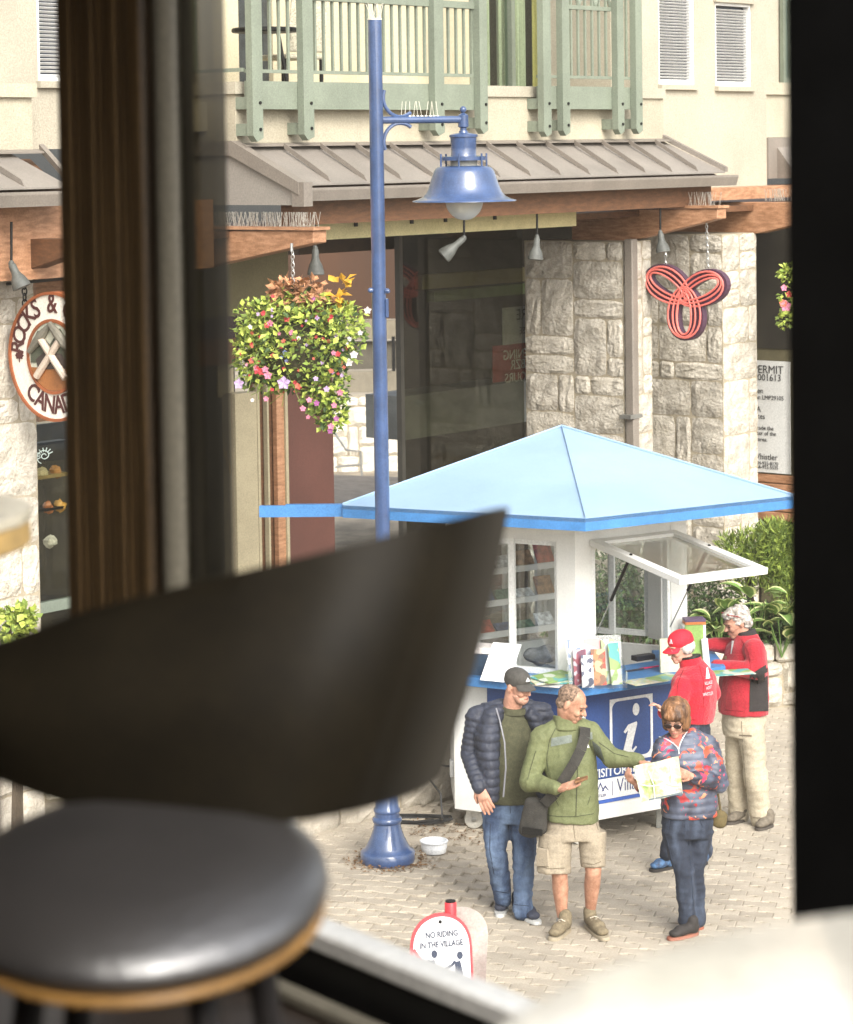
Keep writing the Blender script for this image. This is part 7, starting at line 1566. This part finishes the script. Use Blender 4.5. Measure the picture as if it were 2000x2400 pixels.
md = mp3.modifiers.new('thickness', 'SOLIDIFY'); md.thickness = 0.003
mb = MB()
for (x0, y0, x1, y1) in ((0.05, 0.5, 0.35, 0.62), (0.35, 0.62, 0.6, 0.6), (0.6, 0.6, 0.95, 0.75), (0.35, 0.62, 0.32, 0.95), (0.6, 0.6, 0.62, 0.9), (0.3, 0.2, 0.36, 0.6), (0.8, 0.1, 0.78, 0.66)):
    f2m = lambda x, y: mpq[0].lerp(mpq[1], x).lerp(mpq[3].lerp(mpq[2], x), y) + Vector((0, -0.016, 0))
    mb.tube([f2m(x0, y0), f2m((x0 + x1) / 2, (y0 + y1) / 2 + 0.02), f2m(x1, y1)], 0.003, 4)
build('road_lines', mb, M('road_white', (0.8, 0.8, 0.78), 0.5), mp3)['kind'] = 'stuff'
mb = MB(); f2m = lambda x, y: mpq[0].lerp(mpq[1], x).lerp(mpq[3].lerp(mpq[2], x), y) + Vector((0, -0.015, 0)); mb.slab([f2m(0.18, 0.94), f2m(0.98, 0.94), f2m(0.98, 0.985), f2m(0.18, 0.985)], (0, 0.002, 0)); build('footer_band', mb, M('map_grey', srgb(90, 100, 104), 0.5, 0.2), mp3)

# ------------------------------------------------ woman with red cap and red fleece
D4 = 19.0; J = lambda u, v, dd=0.0: P(u, v, D4 + dd)
p4 = person('woman in red cap and bright red fleece standing at the counter', G(1600, 2038))
m_red = M('fleece_red', srgb(182, 22, 42), 0.95, 0.12, 14, bump=0.5, bscale=70, sheen=0.2)
hc = J(1596, 1518, 0.0); hf_ = Vector((-0.90, -0.42, -0.25)); bf = Vector((-0.86, 0.42, 0)).normalized(); side4 = Vector((bf.y, -bf.x, 0))
sN, sFa = J(1600, 1610, -0.15), J(1652, 1590, 0.12); eN, wN = J(1580, 1668, -0.24), J(1553, 1672, -0.30); eF = J(1668, 1625, 0.16)
def ex4(mb):
    hand_prims(mb, wN, J(1540, 1650, -0.33) - wN, Vector((-0.6, -0.2, -0.6)), 0.95, 0.9, 0.5, 1); mb.cap(eN.lerp(wN, 0.5), wN, 0.03, 0.025)
b4_, L_, fr_ = make_head(p4, hc, hf_, Z, 0.96, J(1618, 1572, 0.02), M('skin_fair', srgb(190, 146, 128), 0.55, 0.12, 14, spec=0.4), ex4, 0.052)
face_bits(b4_, L_, fr_, 0.96)
mb = MB(); mb.tube([L_(0.05 + 0.0 + 0.024 * math.cos(q * 0.5236) - 0.02, 0.104, 0.004 + 0.02 * math.sin(q * 0.5236)) for q in range(13)], 0.0022, 4); mb.tube([L_(-0.03 + 0.024 * math.cos(q * 0.5236), 0.104, 0.004 + 0.02 * math.sin(q * 0.5236)) for q in range(13)], 0.0022, 4); mb.tube([L_(-0.053, 0.1, 0.008), L_(-0.077, 0.0, 0.01)], 0.0022, 4); mb.tube([L_(0.053, 0.1, 0.008), L_(0.077, 0.0, 0.01)], 0.0022, 4); build('glasses', mb, M('wire_frame', (0.2, 0.17, 0.15), 0.4), p4)
m_hg = M('hair_silver', srgb(176, 170, 162), 0.7, 0.25, 30, c2=srgb(206, 202, 196), bump=0.5, bscale=60)
mb = MB(); mb.ell(L_(0, -0.05, 0.0), (0.082, 0.062, 0.062), fr_); mb.ell(L_(-0.06, -0.025, 0.0), (0.026, 0.05, 0.045), fr_); mb.ell(L_(0.06, -0.025, 0.0), (0.026, 0.05, 0.045), fr_); garment('hair', mb, m_hg, p4, 0.006, strands(0.008, 5), 2)
mb = MB(); mb.ell(L_(0, -0.012, 0.064), (0.082, 0.104, 0.074), fr_, 18, 12); mb.ell(L_(0, -0.018, 0.040), (0.081, 0.102, 0.040), fr_, 18, 10); cp4 = garment('cap', mb, M('cap_red', srgb(206, 28, 48), 0.8, 0.1, 30), p4, 0.007)
brim(cp4, L_, fr_, MATS['cap_red'], 0.032, 0.085)
mb = MB(); mb.slab([L_(-0.042, 0.078, 0.068), L_(-0.012, 0.090, 0.070), L_(-0.026, 0.078, 0.104)], fr_[1] * 0.006); build('cap_badge', mb, M('badge_pink', srgb(236, 180, 186), 0.6), cp4)
mb = MB(); torso(mb, [J(1622, 1690, 0.0), J(1624, 1660, 0.0), J(1626, 1625, 0.0), J(1627, 1590, 0.0), J(1624, 1566, 0.01), J(1621, 1554, 0.01)], None, side4, [0.185, 0.20, 0.21, 0.20, 0.13, 0.08], [0.15, 0.16, 0.165, 0.155, 0.11, 0.085])
mb.cap(sN, eN, 0.082, 0.068, n=14); mb.cap(eN, wN.lerp(eN, 0.15), 0.066, 0.048); mb.cap(sFa, eF, 0.085, 0.07); mb.cap(eF, J(1650, 1640, 0.25), 0.07, 0.055)
jk4 = garment('fleece_jacket', mb, m_red, p4, 0.010, folds(0.008, 8, 7), 3)
mb = MB(); torso(mb, [J(1621, 1560, 0.01), J(1617, 1540, 0.01)], None, side4, [0.088, 0.080], [0.088, 0.08]); cl = garment('collar', mb, m_red, jk4, 0.007, None, 2)
mb = MB(); torso(mb, [J(1617, 1541, 0.01), J(1616.4, 1537, 0.01)], None, side4, [0.084, 0.082], [0.084, 0.082]); build('collar_trim', mb, m_black, cl)
bpy.context.view_layer.update()
def proj_text(target, body, u, v, wpx, hpx, mt, name='lettering', slant=0.0, sk=0.0):
    mb0 = MB(); text_mb(mb0, body, 1.0, (0, 0, 0), (1, 0, 0), (0, 1, 0), 0.0); xs = [p.x for p in mb0.v]; W = max(xs) - min(xs); mb = MB(); ok_all = []
    for p in mb0.v:
        uu = u + p.x / W * wpx; vv = v - (p.y * hpx) + p.x / W * slant; dr = ray(uu, vv).normalized(); ok, loc, nr, _ = target.ray_cast(CAM + dr * 10 - wloc(target), dr, distance=30)
        mb.v.append(loc + wloc(target) - dr * 0.006 if ok else None)
    for f in mb0.f:
        if all(mb.v[i] is not None for i in f): mb.f.append(f); mb.mi.append(0)
    mb.v = [q if q is not None else Vector((0, 30, -1)) for q in mb.v]
    if mb.f:
        used_ = sorted({i for f in mb.f for i in f}); mp_ = {i: k for k, i in enumerate(used_)}; m2 = MB(); m2._add([mb.v[i] for i in used_], [tuple(mp_[i] for i in f) for f in mb.f]); build(name, m2, mt, target)
m_pr = M('print_pale', srgb(238, 208, 212), 0.7, 0.05)
for body, u, v, wp, hp in (('VILLAGE', 1661, 1604, 18, 11), ('HOST', 1662, 1615, 12, 10), ('WHISTLER', 1660, 1630, 24, 11)): proj_text(jk4, body, u, v, wp, hp, m_pr, slant=-4)
proj_patch(jk4, [(1655, 1566), (1658, 1564), (1664, 1590), (1654, 1592)], m_pr, 'mountain_mark', 0.005, 4)
mb = MB(); torso(mb, [J(1616, 1760, 0.0), J(1618, 1720, 0.0), J(1621, 1680, 0.0)], None, side4, [0.16, 0.175, 0.16], [0.13, 0.14, 0.13]); leg_prims(mb, J(1600, 1740, -0.08), J(1588, 1880, -0.08), J(1566, 2000, -0.04), 0.095, 0.072, 0.06, side4); leg_prims(mb, J(1632, 1740, 0.08), J(1640, 1880, 0.1), J(1650, 1996, 0.14), 0.095, 0.072, 0.06, side4)
garment('jeans', mb, m_denim2, p4, 0.011, denimfold(14))
m_hik = M('shoe_hiking', srgb(52, 66, 92), 0.7, 0.25, 30, c2=srgb(74, 110, 150)); shoe(p4, G(1578, 2034), G(1524, 2044), m_hik, m_bsh, 1.0); shoe(p4, G(1656, 2024), G(1622, 2034), m_hik, m_bsh, 1.0)

# ------------------------------------------------ grey-haired woman at the end of the counter
D5 = 20.25; J = lambda u, v, dd=0.0: P(u, v, D5 + dd)
p5 = person('grey haired woman in dark red fleece leaning on the counter end', G(1765, 1940))
bf = Vector((-0.95, -0.32, 0)).normalized(); side5 = Vector((-bf.y, bf.x, 0)); hc = J(1726, 1460, 0.0); hf_ = Vector((-0.88, -0.30, -0.36))
sN, eN, wN = J(1768, 1522, -0.18), J(1776, 1572, -0.25), J(1672, 1558, -0.22); sF, wF = J(1725, 1515, 0.16), J(1655, 1510, 0.1)
def ex5(mb):
    hand_prims(mb, wN, J(1650, 1560, -0.2) - wN, Vector((0, 0, -1)), 0.95, 0.4, 0.6, 1); mb.cap(eN.lerp(wN, 0.5), wN, 0.03, 0.025)
    hand_prims(mb, wF, J(1640, 1515, 0.05) - wF, Vector((0, 0, -1)), 0.95, 0.4, 0.6, -1)
b5_, L_, fr_ = make_head(p5, hc, hf_, Z, 0.98, J(1752, 1510, 0.02), M('skin_warm', srgb(172, 128, 108), 0.55, 0.14, 14, spec=0.4), ex5, 0.054)
face_bits(b5_, L_, fr_, 0.98)
mb = MB(); mb.ell(L_(0, -0.035, 0.052), (0.092, 0.100, 0.086), fr_, 18, 12); mb.ell(L_(0, -0.07, 0.0), (0.084, 0.058, 0.09), fr_); mb.ell(L_(0, 0.045, 0.088), (0.066, 0.045, 0.032), fr_)
garment('hair', mb, M('hair_grey', srgb(150, 142, 134), 0.75, 0.3, 26, c2=srgb(196, 190, 182), bump=0.5, bscale=60), p5, 0.006, lambda c, n: 0.014 * vnoise(c, 30, 3) + 0.008 * vnoise(c, 62, 4), 2)
mb = MB(); mb.tube([L_(0.085, -0.03, 0.05), L_(0.088, 0.02, 0.085), L_(0.05, 0.07, 0.115)], 0.005, 5); mb.tube([L_(-0.085, -0.03, 0.05), L_(-0.088, 0.02, 0.085), L_(-0.05, 0.07, 0.115)], 0.005, 5); build('glasses', mb, M('frame_red', srgb(130, 50, 50), 0.4), p5)
m_mar = M('fleece_maroon', srgb(158, 30, 44), 0.95, 0.12, 14, bump=0.5, bscale=70, sheen=0.2); m_blk = M('fleece_black', srgb(44, 40, 40), 0.95, 0.12, 14)
mb = MB(); torso(mb, [J(1742, 1672, 0.0), J(1743, 1640, 0.0), J(1744, 1600, 0.0), J(1746, 1555, 0.0), J(1750, 1520, 0.0), J(1752, 1498, 0.0), J(1752, 1486, 0.0)], None, side5, [0.19, 0.195, 0.195, 0.19, 0.18, 0.11, 0.075], [0.195, 0.20, 0.19, 0.175, 0.145, 0.10, 0.08])
mb.cap(sN, eN, 0.088, 0.075, n=14); mb.cap(eN, wN.lerp(eN, 0.06), 0.074, 0.05, n=14); mb.cap(sF, wF, 0.08, 0.05)
jk5 = garment('fleece_jacket', mb, m_mar, p5, 0.010, folds(0.008, 8, 11), 3)
mb = MB(); torso(mb, [J(1752, 1496, 0.0), J(1748, 1478, 0.0)], None, side5, [0.078, 0.074], [0.082, 0.078]); garment('collar', mb, m_blk, jk5, 0.007, None, 2)
bpy.context.view_layer.update()
proj_patch(jk5, [(1758, 1582), (1798, 1556), (1800, 1666), (1756, 1668)], m_blk, 'side_panel', 0.005, 12); proj_patch(jk5, [(1690, 1536), (1705, 1538), (1705, 1545), (1690, 1543)], M('name_tag', srgb(170, 140, 96), 0.5), 'name_tag', 0.006, 3)
proj_patch(jk5, [(1717, 1502), (1722, 1503), (1716, 1533), (1714, 1533)], M('zip_silver', (0.6, 0.6, 0.6), 0.4), 'zip', 0.006, 6)
mb = MB(); torso(mb, [J(1745, 1720, 0.0), J(1744, 1690, 0.0), J(1743, 1660, 0.0)], None, side5, [0.165, 0.175, 0.165], [0.165, 0.17, 0.16]); leg_prims(mb, J(1730, 1710, 0.08), J(1728, 1810, 0.08), J(1732, 1908, 0.1), 0.105, 0.09, 0.085, side5); leg_prims(mb, J(1762, 1712, -0.08), J(1772, 1815, -0.1), J(1785, 1918, -0.08), 0.11, 0.092, 0.088, side5)
tr5 = garment('trousers', mb, M('trouser_stone', srgb(168, 158, 138), 0.9, 0.08, 6, bump=0.2, bscale=120), p5, 0.011, denimfold(19))
bpy.context.view_layer.update()
proj_patch(tr5, [(1733, 1722), (1762, 1723), (1762, 1726), (1733, 1725)], M('pocket_dark', srgb(96, 84, 70), 0.8), 'pocket_seam', 0.004, 5)
m_gsh = M('shoe_grey', srgb(104, 96, 84), 0.85, 0.2, 40); shoe(p5, G(1810, 1936), G(1774, 1948), m_gsh, M('sole_dark', srgb(70, 64, 58), 0.8), 1.0); shoe(p5, G(1748, 1922), G(1704, 1934), m_gsh, MATS['sole_dark'], 1.0)
# ------------------------------------------------ seams, zips and pocket edges on the clothes
bpy.context.view_layer.update()
def seam(target, pts, mt, name='seam', r=0.0026):
    pp = []
    for k in range(len(pts) - 1):
        for j in range(6):
            f = j / 6; u, v = pts[k][0] * (1 - f) + pts[k + 1][0] * f, pts[k][1] * (1 - f) + pts[k + 1][1] * f
            dr = ray(u, v).normalized(); ok, loc, nr, _ = target.ray_cast(CAM + dr * 10 - wloc(target), dr, distance=30)
            if ok and (not pp or (loc + wloc(target) - pp[-1]).length < 0.09): pp.append(loc + wloc(target) + nr * 0.001)
    if len(pp) > 3:
        mb = MB(); mb.tube(pp, r, 5); build(name, mb, mt, target)
m_s1 = M('seam_olive', srgb(62, 66, 44), 0.8); m_s2 = M('seam_denim', srgb(34, 44, 62), 0.8); m_s3 = M('seam_khaki', srgb(104, 94, 78), 0.8); m_s4 = M('seam_red', srgb(112, 12, 26), 0.9)
seam(jk2, [(1358, 1702), (1355, 1760), (1353, 1820), (1351, 1880), (1350, 1918)], m_s1, 'zip', 0.0035)
for pts in ([(1303, 1706), (1288, 1735), (1282, 1775), (1286, 1815)], [(1372, 1704), (1384, 1730), (1388, 1765)], [(1274, 1908), (1310, 1914), (1350, 1914), (1400, 1906)], [(1256, 1760), (1244, 1800), (1236, 1832)], [(1404, 1740), (1440, 1766), (1480, 1776)], [(1300, 1870), (1312, 1892)], [(1384, 1866), (1376, 1890)]): seam(jk2, pts, m_s1)
for pts in ([(1344, 1925), (1346, 1950), (1349, 1972)], [(1262, 2030), (1290, 2036), (1330, 2034)], [(1368, 2022), (1392, 2026), (1412, 2018)], [(1290, 1926), (1282, 1950)], [(1396, 1924), (1404, 1950)], [(1268, 1985), (1288, 1992)]): seam(sh_, pts, m_s3)
for pts in ([(1195, 1876), (1197, 1912)], [(1164, 1878), (1158, 1895), (1148, 1904)], [(1224, 1878), (1232, 1895), (1240, 1902)], [(1150, 1930), (1148, 1990), (1160, 2060)], [(1192, 1935), (1196, 2000), (1200, 2080)], [(1160, 2088), (1196, 2094)], [(1206, 2120), (1246, 2124)]): seam(jn1, pts, m_s2)
for pts in ([(1606, 1920), (1606, 1952)], [(1570, 1922), (1566, 1945)], [(1640, 1920), (1650, 1944)], [(1562, 1960), (1582, 2040), (1592, 2140)], [(1614, 1970), (1620, 2040), (1626, 2140)]): seam(jn3, pts, m_s2)
for pts in ([(1602, 1570), (1590, 1600), (1586, 1640)], [(1640, 1562), (1650, 1600), (1648, 1670)], [(1600, 1686), (1640, 1688)]): seam(jk4, pts, m_s4)
for pts in ([(1738, 1500), (1756, 1530), (1760, 1575)], [(1700, 1664), (1750, 1668)], [(1690, 1560), (1688, 1572)]): seam(jk5, pts, m_s4)
for pts in ([(1738, 1690), (1742, 1760), (1748, 1830), (1752, 1900)], [(1712, 1906), (1750, 1910)], [(1765, 1916), (1806, 1918)]): seam(tr5, pts, m_s3)

# ================================================================== CAFÉ FURNITURE
m_leather = M('black_leather', (0.024, 0.021, 0.020), 0.42, 0.25, 5, bump=0.15, bscale=60, ior=2.7)
m_shell = M('dark_shell', (0.012, 0.009, 0.0045), 0.62, 0.2, 6, spec=0.2)
m_oak = M('amber_wood', (0.28, 0.15, 0.045), 0.4, 0.25, 6, stretch=(1, 1, 6))
SC = P(330, 2070, 3.2); SC.z = 4.462
stool = thing('bar_stool', 'black leather tub bar stool with amber wooden seat rim', 'bar stool', Vector((SC.x, SC.y, FLZ)))
SX, SY, TILT = 0.236, 0.29, 0.10
def seat_ring(k, z, n=64):
    return [SC + Vector((SX * k * math.cos(2 * math.pi * i / n), SY * k * math.sin(2 * math.pi * i / n) * (1.0 if i < n / 2 else 1.0), z + TILT * SY * k * math.sin(2 * math.pi * i / n))) for i in range(n)]
mb = MB(); mb.rings([seat_ring(k, z) for k, z in ((0.05, -0.035), (0.9, -0.035), (0.975, -0.030), (1.0, -0.018), (0.985, -0.004), (0.93, 0.010), (0.8, 0.026), (0.6, 0.038), (0.3, 0.044), (0.05, 0.046))]); build('seat', mb, m_leather, stool, smooth=True, ang=75)
mb = MB(); mb.rings([seat_ring(k, z) for k, z in ((0.6, -0.05), (0.95, -0.05), (0.98, -0.047), (0.985, -0.042), (0.97, -0.037), (0.6, -0.0365))]); build('seat_rim', mb, m_oak, stool, smooth=True)
top = [(-120, 1536), (0, 1502), (200, 1432), (420, 1375), (640, 1322), (860, 1268), (1040, 1222), (1130, 1200), (1165, 1196)]
bot = [(-120, 1790), (0, 1832), (150, 1884), (330, 1914), (520, 1928), (700, 1925), (850, 1897), (950, 1868), (1005, 1830)]
dep = [3.47, 3.42, 3.37, 3.33, 3.30, 3.30, 3.37, 3.57, 3.88]
def cat(p, t):
    n = len(p) - 1; i = min(int(t * n), n - 1); f = t * n - i
    a, b, c, d = p[max(i - 1, 0)], p[i], p[i + 1], p[min(i + 2, n)]
    g = lambda w0, w1, w2, w3: 0.5 * ((2 * w1) + (-w0 + w2) * f + (2 * w0 - 5 * w1 + 4 * w2 - w3) * f * f + (-w0 + 3 * w1 - 3 * w2 + w3) * f ** 3)
    return tuple(g(*q) for q in zip(a, b, c, d)) if isinstance(a, tuple) else g(a, b, c, d)
NU, NV = 40, 10; outer = []; 
for i in range(NU + 1):
    t = i / NU; (u0, v0), (u1, v1), d = cat(bot, t), cat(top, t), cat(dep, t)
    row = []
    for j in range(NV + 1):
        s = j / NV; bulge = math.sin(math.pi * s) * 14
        row.append(P(u0 + (u1 - u0) * s + bulge * (2 * t - 1), v0 + (v1 - v0) * s, d + 0.05 * s - 0.04 * math.sin(math.pi * s)))
    outer.append(row)
back_ = Vector((0.02, 0.034, 0)); mb = MB(); N = NV + 1
for lay in (0, 1):
    for row in outer:
        for p in row: mb.v.append(p + back_ * lay)
K = (NU + 1) * N
for i in range(NU):
    for j in range(NV):
        a = i * N + j; mb.f += [(a, a + N, a + N + 1, a + 1), (K + a, K + a + 1, K + a + N + 1, K + a + N)]
for i in range(NU):
    a = i * N; mb.f += [(a, K + a, K + a + N, a + N)]; a += NV; mb.f += [(a, a + N, K + a + N, K + a)]
for j in range(NV):
    mb.f += [(j, j + 1, K + j + 1, K + j)]; a = NU * N + j; mb.f += [(a, K + a, K + a + 1, a + 1)]
mb.mi = [0] * len(mb.f); build('backrest', mb, m_shell, stool, smooth=True, ang=60)
for th in (0.5, 2.2, 3.8, 5.3):
    mb = MB(); mb.cyl(SC + Vector((0.15 * math.cos(th), 0.15 * math.sin(th), -0.05)), SC + Vector((0.24 * math.cos(th), 0.24 * math.sin(th), FLZ - SC.z)), 0.02, 0.014, n=10); build('leg', mb, M('dark_leg', (0.012, 0.009, 0.008), 0.6), stool)
mb = MB(); mb.tube([SC + Vector((0.2 * math.cos(q * 0.2618), 0.2 * math.sin(q * 0.2618), -0.42)) for q in range(25)], 0.01, 8); build('footrest', mb, m_steel, stool)
# white table, lower right
m_table = M('pale_table_top', (0.93, 0.88, 0.76), 0.15, 0.03, 2, ior=2.2)
TC = Vector((0.552, 1.858, 4.637)); tab = thing('white_table', 'pale glossy round table top in the near corner', 'table', Vector((TC.x, TC.y, FLZ)))
mb = MB(); mb.lathe(TC, [(0.1, -0.03), (0.535, -0.03), (0.547, -0.022), (0.55, -0.012), (0.547, -0.003), (0.54, 0.0), (0.02, 0.0)], 96); build('table_top', mb, m_table, tab, smooth=True)
mb = MB(); mb.cyl(TC + Vector((0, 0, -0.93)), TC + Vector((0, 0, -0.03)), 0.05, n=16); build('pedestal', mb, m_black, tab)
mb = MB(); mb.lathe(Vector((TC.x, TC.y, FLZ)), [(0.28, 0.0), (0.28, 0.015), (0.06, 0.03)], 32); build('foot', mb, m_black, tab)
# small wooden table at the left edge
tc2 = P(70, 1195, 4.6); r2_ = 0.34; T2 = Vector((tc2.x - r2_, tc2.y, tc2.z)); t2 = thing('wooden_table', 'cream topped round wooden table at the left edge', 'table', Vector((T2.x, T2.y, FLZ)))
mb = MB(); mb.lathe(T2, [(0.02, 0.0), (r2_ - 0.004, 0.0), (r2_, -0.004), (r2_, -0.018), (r2_ - 0.004, -0.02)], 64); build('table_top', mb, M('cream_top', (0.66, 0.6, 0.46), 0.25, 0.05), t2, smooth=True)
mb = MB(); mb.lathe(T2, [(0.05, -0.021), (r2_ - 0.003, -0.021), (r2_ - 0.002, -0.06), (r2_ - 0.01, -0.066), (0.05, -0.066)], 64); build('wooden_edge', mb, M('golden_wood', (0.55, 0.36, 0.13), 0.4, 0.2, 8), t2, smooth=True)
mb = MB(); mb.cyl(T2 + Vector((0, 0, FLZ - T2.z)), T2 + Vector((0, 0, -0.067)), 0.04, n=14); build('pedestal', mb, m_black, t2)
scene.cycles.use_denoising = True
